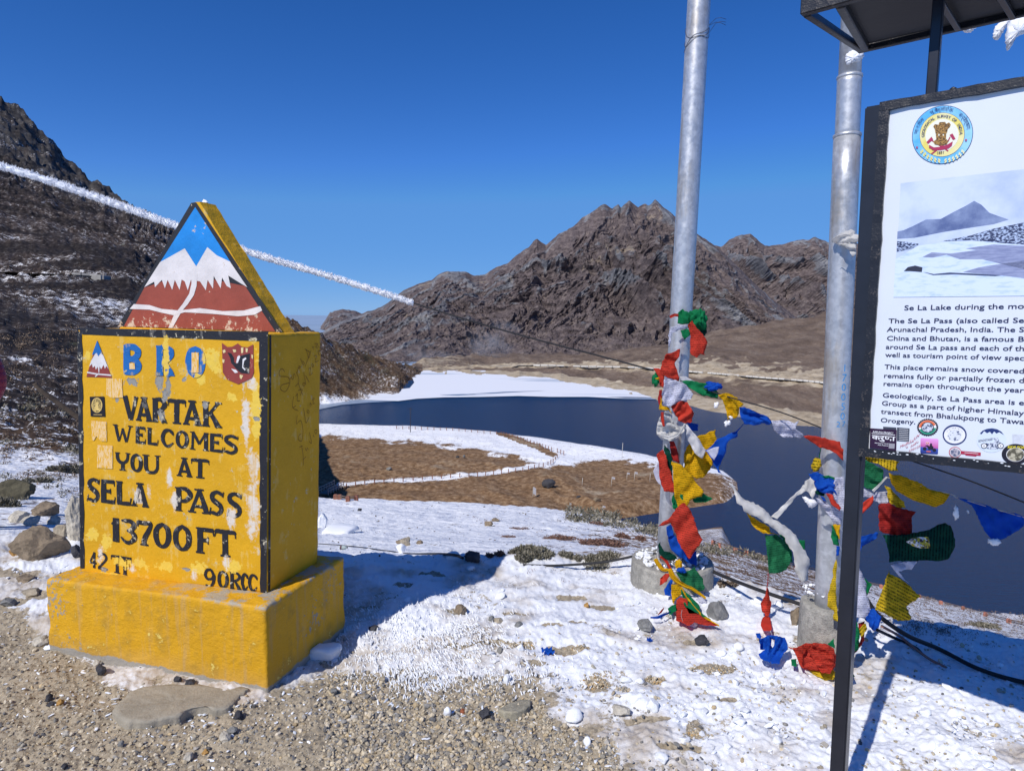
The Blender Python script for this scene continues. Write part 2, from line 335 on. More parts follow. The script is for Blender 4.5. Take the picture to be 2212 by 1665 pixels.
relief = hillw*Yw*(0.0050*rn+0.0045*fb)
relief += hillw*left*sstep(10.5, 12.5, KF)*Yw*0.007*rn
hump = rightside*sstep(2.5, 3.5, KF)*sstep(6.2, 5.6, KF); relief += hump*Yw*0.0022*fbm(lx*3, ly*6, 50, 6)
pen = rightside*sstep(5.8, 6.2, KF)*sstep(9.2, 8.4, KF)*(1-spur); relief += pen*sstep(1620, 1350, XX)*np.where(XX > 1290, sstep(6.75, 7.15, KF), 1)*(0.55+0.5*np.abs(fbm(X*.03, Yw*.05, 52, 6))+0.5*(ridged(X*.06, Yw*.08, 53, 4)-0.9)*sstep(8, 7.2, KF))
far = rightside*sstep(9.6, 9.9, KF)*(1-spur); relief += far*(Yw*.0025*(ridged(lx*2.2+ly*.6, ly*1.2, 57, 6)-0.8)+sstep(10.2, 11, KF)*sstep(13, 12, KF)*1.2*fbm(X*.03, Yw*.1, 58, 5))
far2 = rightside*sstep(12.3, 13, KF)*(1-spur)*sstep(900, 1150, XX); relief += far2*(5.0*fbm(X*.008, Yw*.01, 60, 5))*sstep(13.0, 12.4, np.abs(KF-13)+12)
wn = sstep(1.35, 0.95, KF); relief = relief*(1-wn)+d0*wn
PTS[..., 2] += relief; PTS = PTS[:-8]; NR -= 8; PX, PY, KF, X, Yw, XX = [q[:NR] for q in (PX, PY, KF, X, Yw, XX)]
lx, ly, wn, snow_near, rightside, left, pen, spur, far, hillw, dusty, hump = [q[:NR] for q in (lx, ly, wn, snow_near, rightside, left, pen, spur, far, hillw, dusty, hump)]
# slope for rock / vegetation choice
# ---- zones: R snow, G tan soil, B gravel, A green scrub
def poly_in(px, py, poly):
    c = np.zeros(px.shape, bool); n = len(poly)
    for i in range(n):
        x1, y1 = poly[i]; x2, y2 = poly[(i+1) % n]
        m = ((y1 > py) != (y2 > py)) & (px < (x2-x1)*(py-y1)/(y2-y1+1e-9)+x1); c ^= m
    return c
nz = fbm(lx*3, ly*3, 70, 5)
S = np.zeros_like(X); T = np.zeros_like(X); G = np.zeros_like(X); A = np.zeros_like(X)
k_ = KF
S += wn*snow_near
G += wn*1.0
S = np.where((k_ > 1) & (k_ < 2.9), np.maximum(S, .8), S)
hs_ = rightside*sstep(2.6, 3.0, k_)*sstep(6.0, 5.8, k_)
brown = sstep(1050, 1500, XX+ (PY-1150)*1.2)   # scrub shows more to the lower right
S = np.where(hs_ > .3, .95-0.40*brown+0.10*nz-.10*sstep(1120,1200,PY)*sstep(1000,1300,XX), S)
S = np.where((hs_ > .3) & (XX > 1820), .60+0.16*nz, S)
A = np.where(hs_ > .3, 0.25*sstep(1150, 1350, XX)*sstep(5.2, 5.9, k_), A)
pz = pen > .3
edge = np.interp(PX, [690, 907, 1051, 1110, 1141, 1177, 1230, 1267, 1422, 1600], [948, 959, 980, 990, 1000, 1012, 1010, 998, 1009, 1032])
ps = sstep(-7, 7, edge-PY+10*nz)
S = np.where(pz, -.12+.92*ps, S); 
S = np.where(pz & (PY > 1015), S+.5*sstep(1470, 1600, PX), S)
T = np.where(pz, .25*(1-ps)*sstep(1085, 1070, PY), T)
# snow lying on the lower path
def seg_d(px, py, pts):
    d = np.full(px.shape, 1e9)
    for (x1, y1), (x2, y2) in zip(pts[:-1], pts[1:]):
        t = np.clip(((px-x1)*(x2-x1)+(py-y1)*(y2-y1))/((x2-x1)**2+(y2-y1)**2), 0, 1)
        d = np.minimum(d, np.hypot(px-x1-t*(x2-x1), (py-y1-t*(y2-y1))*2))
    return d
lowpath = [(735, 1050), (840, 1043), (930, 1036), (1030, 1028), (1110, 1018), (1170, 1006), (1215, 992), (1240, 978)]
S = np.where(pz, np.maximum(S, .9*sstep(13, 5, seg_d(PX, PY, lowpath))), S)
pd2 = seg_d(PX, PY, [(1083, 939), (1123, 955), (1159, 969), (1195, 986)])
S = np.where(pz & (pd2 < 9), -.5, S); T = np.where(pz & (pd2 < 9), .42, T)
# far shore
fz = far > .3
shore_d = np.where(fz, (k_-10.0), 0)
T = np.where(fz, np.clip(.95*sstep(10.25, 10.02, k_)+ .55*sstep(10.5, 10.95, k_)*sstep(11.1, 11.0, k_)+sstep(10.9, 11.0, k_)*sstep(12.25, 11.9, k_+.25*nz), 0, 1)*sstep(900, 1150, XX)+.5*sstep(1200, 900, XX), T)
S = np.where(fz, -.45+.25*sstep(11.5, 11, k_), S)
# left hillside
lh = hillw > .3
frost = np.exp(-((PX-250)/170)**2-((PY-640)/60)**2)
Sl = .10+.36*sstep(700, 1050, PY)+.16*frost + .16*nz - .12*sstep(620, 420, PY)
Sl = np.where(PX > 600, .13+.48*sstep(838, 872, PY)+.16*nz, Sl)
S = np.where(lh, np.clip(Sl, 0, 1), S)
A = np.where(lh, np.clip(.06+.45*fbm(lx*1.2, ly*1.2, 77, 4)+.22*np.exp(-((PY-740)/90)**2), 0, 1), A)
T = np.where(lh, .30*frost+.0, T)
S = np.where(lh & (k_ < 3.4), np.maximum(S, .62), S)
zone = np.stack([S, T, G, A], -1).reshape(-1, 4)
rk = np.clip(hillw*sstep(11.6, 12.6, KF)*left, 0, 1)
aux = np.stack([rk, dusty*wn, np.where((spur > .5) & (XX > 560), .62, hillw), far], -1).reshape(-1, 4)
idx = np.arange(NR*NC).reshape(NR, NC)
faces = np.stack([idx[:-1, :-1], idx[:-1, 1:], idx[1:, 1:], idx[1:, :-1]], -1).reshape(-1, 4)

# ground material
m = M('ground_material', 0.95, 0.15); pos = m.coord('Position')
z4 = m.attr('zone'); zs = m.sep(z4.outputs['Color']); zA = z4.outputs['Alpha']; a4 = m.attr('aux'); ax = m.sep(a4.outputs['Color'])
n_big = m.noise(pos, 0.06, 10, 0.62); n_mid = m.noise(pos, 0.7, 10, 0.65); n_sm = m.noise(pos, 6.0, 8, 0.65); n_xs = m.noise(pos, 60, 5, 0.65)
# near pebbly grit
vc = m.voro(pos, 95, 'Color'); vcs = m.sep(vc)
grit = m.ramp(vcs[0], [(0.0, (.10, .095, .09)), (.25, (.30, .25, .18)), (.6, (.44, .37, .265)), (1.0, (.56, .49, .37))])
dirt = m.mix(m.rng(n_sm, .35, .65), (.24, .20, .145), (.42, .355, .26))
grit = m.mix(.55, grit, dirt)
# heather brown, grass brown
heath = m.ramp(n_mid, [(.36, (.012, .010, .011)), (.46, (.048, .037, .034)), (.55, (.095, .074, .066)), (.64, (.25, .235, .23))])
grass = m.ramp(n_mid, [(.30, (.070, .040, .022)), (.48, (.215, .128, .068)), (.66, (.36, .245, .145))])
band_n = m.noise(m.mapping(pos, (.5, .5, 2.6), (.25, 0, 0)), .045, 7, .6)
heath = m.mix(m.rng(band_n, .44, .56), m.mix(.72, heath, (.010, .009, .010)), heath)
base = m.mix(m.rng(ax[2], 0, 1), grass, heath)
farc = m.ramp(m.noise(m.mapping(pos, (1, .35, 1), (0, 0, .5)), .06, 12, .72), [(.33, (.115, .084, .064)), (.50, (.205, .150, .112)), (.66, (.30, .235, .18))])
fn = m.noise(m.mapping(pos, (1, .5, 1), (0, 0, .6)), .55, 8, .8); farc = m.mix(m.rng(fn, .50, .60), m.mix(.30, farc, (.035, .024, .02)), farc)
base = m.mix(a4.outputs['Alpha'], base, farc)
rockc = m.ramp(m.noise(m.mapping(pos, (1, 1, 2.2), (.5, .4, 0)), .09, 12, .7), [(.35, (.030, .029, .030)), (.55, (.085, .08, .078)), (.75, (.20, .19, .18))])
base = m.mix(m.math('MULTIPLY', ax[0], m.rng(m.noise(pos, .03, 8, .7), .35, .5), True), base, rockc)
green = m.ramp(n_sm, [(.3, (.020, .022, .013)), (.6, (.055, .056, .035)), (.8, (.12, .11, .08))])
gf = m.rng(m.math('ADD', zA, m.math('SUBTRACT', n_mid, .5)), .48, .62)
base = m.mix(gf, base, green)
tan = m.ramp(m.noise(m.mapping(pos, (.6, .6, .6)), .25, 10, .7), [(.3, (.22, .17, .115)), (.5, (.42, .345, .245)), (.7, (.56, .49, .38))])
tf = m.rng(m.math('ADD', zs[1], m.math('MULTIPLY', m.math('SUBTRACT', n_big, .5), 1.3)), .38, .58)
base = m.mix(tf, base, tan)
base = m.mix(zs[2], base, grit)
snow_n = m.math('ADD', m.math('MULTIPLY', m.math('SUBTRACT', n_mid, .5), 1.7), m.math('MULTIPLY', m.math('SUBTRACT', n_sm, .5), 1.9))
snow_n2 = m.math('MULTIPLY', m.math('SUBTRACT', m.noise(pos, 22, 8, .75), .5), 1.3)
snow_n = m.math('ADD', snow_n, m.math('MULTIPLY', m.math('MULTIPLY', m.math('SUBTRACT', band_n, .48), 1.7), ax[2]))
snN = m.mix(zs[2], snow_n, snow_n2)
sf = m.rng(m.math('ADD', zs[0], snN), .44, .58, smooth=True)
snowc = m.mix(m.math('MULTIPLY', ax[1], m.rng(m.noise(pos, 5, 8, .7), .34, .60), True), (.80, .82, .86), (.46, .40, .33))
snowc = m.mix(zs[2], (.92, .93, .95), snowc); col = m.mix(sf, base, snowc); m.color(col)  # snow past the near ground painted brighter to make up for grazing sun
m.L(m.rng(sf, 0, 1, .95, .55), m.b.inputs['Roughness'])
hh = m.math('ADD', m.math('MULTIPLY', n_xs, .25), n_sm)
b1 = m.bump(m.math('ADD', m.math('MULTIPLY', n_mid, .35), m.math('MULTIPLY', n_big, 3)), .8, .7)
# fine relief close to the viewer only (metres)
b2 = m.new('ShaderNodeBump'); b2.inputs['Distance'].default_value = .05; m.L(hh, b2.inputs['Height']); m.L(m.rng(zs[2], 0, 1, .38, .30), b2.inputs['Strength'])
mxn = m.new('ShaderNodeMix', data_type='VECTOR'); m.L(zs[2], mxn.inputs[0]); m.L(b1, mxn.inputs[4]); mxn.inputs[5].default_value = (0, 0, 0)
geo = m.new('ShaderNodeNewGeometry'); m.L(geo.outputs['Normal'], mxn.inputs[5]); m.L(mxn.outputs[1], b2.inputs['Normal']); m.L(b2.outputs[0], m.b.inputs['Normal'])
GROUND_MAT = m.m
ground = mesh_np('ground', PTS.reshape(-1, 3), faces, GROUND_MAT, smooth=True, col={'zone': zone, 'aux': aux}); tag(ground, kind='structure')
# ray lookup on the ground
sr, sc_ = np.arange(0, NR, 2), np.arange(0, NC, 2)
sub = PTS[np.ix_(sr, sc_)]; i2 = np.arange(len(sr)*len(sc_)).reshape(len(sr), len(sc_))
f2 = np.stack([i2[:-1, :-1], i2[:-1, 1:], i2[1:, 1:], i2[1:, :-1]], -1).reshape(-1, 4)
BVH = BVHTree.FromPolygons(sub.reshape(-1, 3).tolist(), f2.tolist())
CV = Vector(CAM)
def hit(px, py):
    h = BVH.ray_cast(CV, Vector(ray(px, py)).normalized(), 6000)[0]
    return h if h is not None else V(px, py, 50)
def gz(x, y):
    h = BVH.ray_cast(Vector((x, y, 400)), Vector((0, 0, -1)), 1000)[0]
    return h.z if h is not None else 0.0

# ------------------------------------------------------------------ lake water, ice, road, mountains
LZ = -45.0
m = M('lake_water', 0.08, 0.5); pos = m.coord('Position')
m.color((.013, .088, .27)); m.b.inputs['IOR'].default_value = 1.22; m.b.inputs['Specular IOR Level'].default_value = .40
wv = m.noise(m.mapping(pos, (.45, 1.5, 1), (0, 0, .18)), .42, 8, .72); wv2 = m.noise(m.mapping(pos, (.35, 2.2, 1), (0, 0, -.06)), 1.3, 6, .7)
m.bump(m.math('ADD', wv, m.math('MULTIPLY', wv2, 1.3)), 1.0, 3.2)
m.b.inputs['Roughness'].default_value = .16
fl = simple('distant_haze_blue_land', (.26, .36, .50), .95, .1, .002)  # haze painted into the far land's colour: blue to blend with the sky
tag(mesh_np('distant_land', [(-15000, -9000, -75), (15000, -9000, -75), (15000, 15000, -75), (-15000, 15000, -75)], [(0, 1, 2, 3)], fl), kind='structure')
water = mesh_np('lake_water', [(-300, 60, LZ), (700, 60, LZ), (700, 546, LZ), (-300, 546, LZ)], [(0, 1, 2, 3)], m.m); tag(water, kind='structure')
def sheet_px(name, poly, z, mat, jitter=0):
    pts = []
    n = len(poly)
    for i in range(n):
        a, b = poly[i], poly[(i+1) % n]
        for t in np.linspace(0, 1, 8, endpoint=False):
            pts.append((a[0]*(1-t)+b[0]*t, a[1]*(1-t)+b[1]*t))
    vs = [Pz(x, y, z) for x, y in pts]
    bm = bmesh.new(); bv = [bm.verts.new(v) for v in vs]; f = bm.faces.new(bv)
    if f.normal.z < 0: f.normal_flip()
    f.normal_update()
    if f.normal.z < 0: bmesh.ops.reverse_faces(bm, faces=[f])
    bmesh.ops.triangulate(bm, faces=bm.faces[:]); return bm_obj(name, bm, mat)
m = M('snowy_ice', .6, .3); pos = m.coord('Position')
cr = m.noise(m.mapping(pos, (.25, 2.2, 1), (0, 0, .12)), .035, 8, .6)
m.color(m.mix(m.rng(cr, .62, .66), (.84, .86, .90), (.45, .52, .62)))
ice = sheet_px('lake_ice', [(915, 800), (1050, 800), (1160, 803), (1300, 818), (1400, 838), (1445, 851), (1470, 857), (1400, 858), (1330, 860), (1270, 857), (1190, 857), (1120, 855), (1040, 857), (960, 858), (900, 861), (860, 866), (800, 864), (760, 862), (800, 848), (885, 838), (895, 826), (890, 815), (905, 806)], LZ+.25, m.m); tag(ice, kind='structure')
thin = simple('thin_grey_ice', (.30, .37, .47), .35, .2, .2, coord='Object')
i2_ = sheet_px('thin_ice', [(1405, 838), (1470, 852), (1500, 861), (1440, 863), (1330, 861), (1400, 858), (1470, 857), (1445, 851)], LZ+.12, thin); tag(i2_, kind='structure')
i3_ = sheet_px('thin_ice', [(690, 872), (720, 864), (800, 862), (860, 866), (800, 869), (740, 874), (690, 884)], LZ+.12, thin); tag(i3_, kind='structure')
dk = simple('dark_melt_water', (.16, .22, .32), .3, .2, .2)
for q in ([(1010, 851), (1090, 846), (1180, 843.6), (1130, 846), (1060, 850)], [(950, 853), (1000, 851), (1030, 851.5), (990, 854)], [(1310, 857), (1350, 856.6), (1400, 857.4), (1350, 858.6)]):
    tag(sheet_px('melt_streak', q, LZ+.33, dk), kind='structure')

def ridge_mesh(name, sil, x0, x1, Yr, Yb, zb, nx, ny, seed, amp, jag, mat):
    xs = np.linspace(x0, x1, nx); sx, sy = zip(*sil)
    ry = np.interp(xs, sx, sy)
    ry = ry + jag*np.abs(fbm(xs/26, xs*0+seed, seed, 5))*-1.0 + jag*.3
    t = np.linspace(0, 1, ny)[:, None]
    PR = P(xs, ry, np.full(nx, Yr)); PB = PR.copy(); PB[:, 0] *= Yb/Yr; PB[:, 1] = Yb; PB[:, 2] = zb
    prof = t**1.15
    pts = PB[None]*(1-t[..., None]) + PR[None]*t[..., None]
    pts[..., 2] = PB[None, :, 2]*(1-prof)+PR[None, :, 2]*prof
    x, y, z = pts[..., 0], pts[..., 1], pts[..., 2]
    h = (PR[:, 2]-zb)[None]
    wx = x+60*fbm(x*.003, y*.003, seed+5, 3); wy = y+60*fbm(x*.003+9, y*.003, seed+6, 3)
    # ribs run down the slope and lean across it
    r1 = ridged((wx+.42*wy)*.0040, wy*.0013, seed, 6, g=.5)-0.95; r2 = ridged((wx-.3*wy)*.013, wy*.0042, seed+3, 6, g=.6)-.9
    env = np.sin(np.pi*np.clip(t, 0, 1)**1.0)**.55*(1-sstep(.86, 1.0, t)*.75)
    d = (amp*r1+amp*.22*r2)*env*np.clip(h/350, .25, 1.3)
    r3 = ridged(wx*.040+.3*wy*.03, wy*.014, seed+8, 5, g=.65)-.9; d = d+amp*.11*r3*env
    pts[..., 1] -= d*1.0; pts[..., 2] += d*.45
    # back side
    back = pts[-1:].copy(); back[..., 1] += Yr*.25; back[..., 2] = zb
    pts = np.vstack([pts, back]); r = ny+1
    idx = np.arange(r*nx).reshape(r, nx)
    fc = np.stack([idx[:-1, :-1], idx[:-1, 1:], idx[1:, 1:], idx[1:, :-1]], -1).reshape(-1, 4)
    rock = np.clip(.34+.55*r1+.5*r2+.35*(t-.5)+.25*fbm(x*.004, y*.004, seed+9, 4), 0, 1)
    rock = np.vstack([rock, rock[-1:]])
    c = np.stack([rock, rock*0, rock*0, rock*0+1], -1).reshape(-1, 4)
    o = mesh_np(name, pts.reshape(-1, 3), fc, mat, smooth=False, col={'zone': c}); return tag(o, kind='structure')
m = M('mountain_rock', .95, .12); pos = m.coord('Position'); z4 = m.sep(m.attr('zone').outputs['Color'])
mp = m.mapping(pos, (1, .6, 1.6), (.3, .5, .4))
n1 = m.noise(mp, .012, 14, .72); n2 = m.noise(mp, .05, 12, .7); n3 = m.noise(pos, .006, 12, .65)
veg = m.ramp(n2, [(.34, (.085, .068, .070)), (.5, (.165, .132, .128)), (.64, (.27, .22, .20))])
rc = m.ramp(n1, [(.32, (.085, .087, .100)), (.46, (.185, .185, .20)), (.58, (.29, .29, .30)), (.70, (.42, .41, .40))])
c = m.mix(m.rng(m.math('ADD', z4[0], m.math('MULTIPLY', m.math('SUBTRACT', n2, .5), 1.4)), .42, .60), veg, rc)
tn = m.rng(m.math('MULTIPLY', m.noise(m.mapping(pos, (1, .3, .35), (0, 0, .35)), .009, 8, .6), m.rng(n3, .4, .7)), .40, .46)
c = m.mix(m.math('MULTIPLY', tn, .8), c, (.38, .31, .24))
n4 = m.noise(mp, .16, 10, .82); n5 = m.voro(m.mapping(mp, (1, 1, .6)), .045, 'Distance')
c = m.mix(m.rng(n4, .42, .56), m.mix(.30, c, (.022, .018, .026)), c); c = m.mix(m.math('MULTIPLY', m.rng(n4, .56, .68), .45), c, (.36, .31, .28)); m.color(c)
m.bump(m.math('ADD', m.math('ADD', n1, m.math('MULTIPLY', n2, .5)), m.math('MULTIPLY', n4, .3)), .9, 11.0)
MTN = m.m
farsil = [(300, 745), (600, 735), (640, 725), (690, 708), (700, 694), (713, 675), (726, 670), (740, 667), (760, 670), (781, 677), (800, 690), (900, 700), (1200, 640), (1430, 600), (1500, 520), (1559, 533), (1578, 516), (1604, 507), (1623, 505), (1639, 520), (1652, 532), (1672, 530), (1690, 528), (1716, 520), (1735, 517), (1748, 518), (1760, 511), (1789, 524), (1830, 515), (1880, 540), (1960, 525), (2080, 560), (2212, 580), (2400, 560), (2700, 600), (3200, 620)]
ridge_mesh('far_mountain', farsil, 300, 3200, 3600, 2300, -82, 640, 150, 91, 70, 3.0, MTN)
mainsil = [(300, 720), (500, 725), (640, 728), (690, 722), (713, 706), (740, 692), (781, 677), (800, 672), (822, 664), (845, 649), (862, 634), (882, 622), (905, 612), (932, 605), (945, 594), (960, 587), (985, 586), (1007, 587), (1025, 596), (1048, 592), (1070, 578), (1097, 568), (1116, 551), (1142, 534), (1152, 522), (1160, 517), (1170, 523), (1180, 529), (1190, 520), (1206, 506), (1225, 497), (1240, 488), (1258, 470), (1275, 460), (1288, 451), (1298, 443), (1306, 440), (1315, 446), (1323, 451), (1331, 444), (1336, 440), (1341, 449), (1350, 440), (1360, 433), (1368, 440), (1379, 448), (1387, 442), (1394, 440), (1401, 444), (1407, 440), (1415, 430), (1424, 438), (1434, 449), (1451, 461), (1480, 486), (1509, 507), (1535, 524), (1560, 543), (1590, 572), (1620, 602), (1660, 640), (1716, 682), (1760, 705), (1850, 740), (2000, 770), (2200, 780)]
ridge_mesh('mountain', mainsil, 300, 2200, 2200, 950, -82, 820, 360, 17, 62, 2.5, MTN)
# snow-dusted air: two drifting wisps low on the mountain
def wisp(c, s, dens):
    bm = bmesh.new(); bmesh.ops.create_icosphere(bm, subdivisions=3, radius=1)
    mm = bpy.data.materials.new('mist'); mm.use_nodes = True; t = mm.node_tree; t.nodes.clear()
    o = t.nodes.new('ShaderNodeOutputMaterial'); pv = t.nodes.new('ShaderNodeVolumePrincipled'); pv.inputs['Color'].default_value = (.9, .93, 1, 1)
    tc = t.nodes.new('ShaderNodeTexCoord'); ln = t.nodes.new('ShaderNodeVectorMath'); ln.operation = 'LENGTH'
    no = t.nodes.new('ShaderNodeTexNoise'); no.inputs['Scale'].default_value = 1.9; no.inputs['Detail'].default_value = 5
    t.links.new(tc.outputs['Object'], ln.inputs[0]); t.links.new(tc.outputs['Object'], no.inputs['Vector'])
    a = t.nodes.new('ShaderNodeMath'); a.operation = 'SUBTRACT'; a.inputs[0].default_value = 1; t.links.new(ln.outputs['Value'], a.inputs[1])
    b = t.nodes.new('ShaderNodeMath'); b.operation = 'SUBTRACT'; t.links.new(no.outputs['Fac'], b.inputs[0]); b.inputs[1].default_value = .42; b.use_clamp = True
    d = t.nodes.new('ShaderNodeMath'); d.operation = 'MULTIPLY'; t.links.new(a.outputs[0], d.inputs[0]); t.links.new(b.outputs[0], d.inputs[1]); d.use_clamp = True
    e = t.nodes.new('ShaderNodeMath'); e.operation = 'MULTIPLY'; t.links.new(d.outputs[0], e.inputs[0]); e.inputs[1].default_value = dens
    t.links.new(e.outputs[0], pv.inputs['Density']); t.links.new(pv.outputs[0], o.inputs['Volume'])
    ob = bm_obj('mist', bm, mm); ob.location = c; ob.scale = s; tag(ob, kind='stuff'); ob.rotation_euler = (0, .25, 0)
wisp(V(1055, 745, 860), (36, 20, 26), .22); wisp(V(960, 778, 850), (75, 20, 17), .17); wisp(V(1090, 705, 870), (26, 16, 12), .14)
# ------------------------------------------------------------------ shared small builders
def plane_hit(px, py, p0, n):
    r = ray(px, py); n = np.asarray(n, float); t = ((np.asarray(p0)-CAM)@n)/(r@n); return CAM+r*t
def hexa(name, c8, div, rad, wob, mat, parent=None, seed=1, nscale=9.0):
    """closed box from 8 corners (x right, y back, z up; order 000 100 010 110 001 101 011 111), rounded and uneven"""
    c8 = np.asarray(c8, float).reshape(2, 2, 2, 3)       # [z][y][x]
    nx, ny, nz_ = div; vid = {}; vs = []; fs = []
    def vert(i, j, k):
        if (i, j, k) not in vid:
            vid[(i, j, k)] = len(vs); vs.append((i/nx, j/ny, k/nz_))
        return vid[(i, j, k)]
    for k in (0, nz_):
        for i in range(nx):
            for j in range(ny):
                q = [vert(i, j, k), vert(i+1, j, k), vert(i+1, j+1, k), vert(i, j+1, k)]; fs.append(q if k else q[::-1])
    for j in (0, ny):
        for i in range(nx):
            for k in range(nz_):
                q = [vert(i, j, k), vert(i+1, j, k), vert(i+1, j, k+1), vert(i, j, k+1)]; fs.append(q if j == 0 else q[::-1])
    for i in (0, nx):
        for j in range(ny):
            for k in range(nz_):
                q = [vert(i, j, k), vert(i, j+1, k), vert(i, j+1, k+1), vert(i, j, k+1)]; fs.append(q if i else q[::-1])
    a = np.array(vs)
    ex = np.linalg.norm(c8[0, 0, 1]-c8[0, 0, 0]); ey = np.linalg.norm(c8[0, 1, 0]-c8[0, 0, 0]); ez = np.linalg.norm(c8[1, 0, 0]-c8[0, 0, 0])
    hsz = np.array([ex, ey, ez])/2; p = (a-.5)*2*hsz
    inner = np.clip(p, -(hsz-rad), hsz-rad); dlt = p-inner; ln = np.linalg.norm(dlt, axis=1)[:, None]
    q = inner+np.where(ln > 1e-9, dlt/np.maximum(ln, 1e-9)*rad, 0)
    nn = np.where(ln > 1e-9, dlt/np.maximum(ln, 1e-9), 0)
    w = fbm(q[:, 0]*nscale+q[:, 1]*nscale*.7+seed, q[:, 2]*nscale+q[:, 1]*nscale, seed, 4)[:, None]
    w2 = w*(1+2.0*(np.sum(np.abs(nn) > .2, axis=1) > 1)[:, None])
    q = q+nn*wob*w2
    a = q/(2*hsz)+.5
    x, y, z = a[:, 0:1], a[:, 1:2], a[:, 2:3]
    def L(A, B, t): return A*(1-t)+B*t
    pts = L(L(L(c8[0, 0, 0], c8[0, 0, 1], x), L(c8[0, 1, 0], c8[0, 1, 1], x), y), L(L(c8[1, 0, 0], c8[1, 0, 1], x), L(c8[1, 1, 0], c8[1, 1, 1], x), y), z)
    return mesh_np(name, pts, fs, mat, parent, smooth=True)
def poly3(bm, pts, nrm=None):
    vs = [bm.verts.new(p) for p in pts]
    try: f = bm.faces.new(vs)
    except Exception: return
    f.normal_update()
    if nrm is not None and f.normal.dot(Vector(nrm)) < 0: f.normal_flip()
def box_bm(bm, c, s, rot=None):
    m = Matrix.Translation(c) @ (rot.to_4x4() if rot is not None else Matrix.Identity(4)) @ Matrix.Diagonal((*s, 1))
    bmesh.ops.create_cube(bm, size=1, matrix=m)

# ------------------------------------------------------------------ THE WELCOME PILLAR
ex = np.array([.958, -.288, 0]); ex /= np.linalg.norm(ex); ey = np.array([-ex[1], ex[0], 0]); ey = np.array([.288, .958, 0]); ey /= np.linalg.norm(ey)
MO = np.array(Pz(578, 1500, 0.0))
mon = empty('welcome_pillar', MO, math.atan2(ex[1], ex[0]), 'yellow painted concrete welcome pillar with black lettering and a snow peak gable on top', 'monument')
RM = np.stack([ex, ey, [0, 0, 1]])
def loc(p): return (np.asarray(p)-MO)@RM.T
def wor(p): return MO+np.asarray(p)@RM
pw = -loc(plane_hit(107, 1405, MO, ey))[0]            # plinth width
pd = .62; ph = float((plane_hit(582, 1313, MO, ey))[2])
cf = .132                                             # column front inset
cp0 = wor((0, cf, 0))
br = loc(plane_hit(577, 1280, cp0, ey)); bl = loc(plane_hit(173.5, 1228, cp0, ey)); tr = loc(plane_hit(580, 718, cp0, ey)); tl = loc(plane_hit(167, 713, cp0, ey))
ch = (tr[2]+tl[2])/2; cdp = .395
# materials ---------------------------------------------------------------
wear_gray = [('1', 890, 470, 50, 85), ('1', 600, 480, 75, 40), ('1', 908, 800, 36, 55), ('1', 950, 620, 32, 80), ('1', 985, 520, 32, 90), ('1', 1362, 725, 30, 40), ('1', 450, 668, 20, 24), ('2', 320, 1230, 60, 28), ('2', 1150, 1225, 60, 16), ('1', 1145, 455, 26, 22), ('1', 1900, 860, 30, 20)]
wear_white = [('2', 1000, 300, 36, 130), ('2', 1045, 520, 36, 150), ('2', 1860, 620, 75, 330), ('2', 1870, 200, 60, 200), ('1', 1860, 460, 60, 90), ('2', 1640, 700, 60, 110), ('2', 785, 440, 28, 90), ('2', 1255, 1290, 40, 60), ('2', 280, 1060, 50, 110), ('1', 1790, 900, 45, 260), ('2', 680, 480, 50, 100), ('2', 1590, 1160, 60, 80), ('2', 610, 1230, 50, 40)]
wear_light = [('2', 200, 870, 90, 60), ('2', 330, 960, 70, 80), ('2', 500, 1160, 130, 60), ('2', 700, 1180, 80, 50), ('2', 950, 1200, 130, 45), ('1', 1440, 250, 90, 110), ('1', 960, 230, 40, 190), ('1', 150, 190, 40, 50), ('1', 1640, 640, 60, 40), ('1', 1890, 700, 50, 420), ('2', 1650, 1200, 110, 60), ('1', 1320, 460, 60, 60), ('2', 400, 1290, 160, 25), ('2', 1280, 1220, 90, 60)]
def crop_px(k, x, y):
    return {'1': (159.3+x*.208, 725.5+y*.208), '2': (159.3+x*.208, 973.3+y*.208), 'a': (1362.6+x*.2551, 637+y*.2551), 'b': (1362.6+x*.2869, 1008.7+y*.2869), 'c': (1716.5+x*.3188, 955.6+y*.3188), 'm': (70.8+x*.3295, 407+y*.3295), 'p': (70.8+x*.3719, 920.2+y*.3719), 'r': (1415.7+x*.36, y*.36), 's': (1805+x*.2444, 159.3+y*.2444), 't': (1805+x*.287, 566.3+y*.287), 'e': (654.8+x*.36, 778.6+y*.36), 'u': (1867+x*.156, 902.5+y*.156), 'n': (575.1+x*.1806, 725.5+y*.1806), 'g': (619.3+x*.4, 389.3+y*.4), 'q': (672.4+x*.3625, 1061.8+y*.3625)}[k]
def face_uv(k, x, y):
    a, b = crop_px(k, x, y); return loc(plane_hit(a, b, cp0, ey))
def wear_nodes(m, v, patches, seed):
    tot = None
    for (k, x, y, w, h) in patches:
        c = face_uv(k, x, y); sx = w*.208*.00205; sz = h*.208*.00205
        n = m.new('ShaderNodeVectorMath', operation='DISTANCE')
        mp = m.mapping(v, (1/sx, 0, 1/sz), (0, 0, 0), (-c[0]/sx, 0, -c[2]/sz)); m.L(mp, n.inputs[0]); n.inputs[1].default_value = (0, 0, 0)
        e = m.rng(n.outputs['Value'], 0.0, 1.9, 1.0, 0.0)
        tot = e if tot is None else m.math('MAXIMUM', tot, e)
    return tot
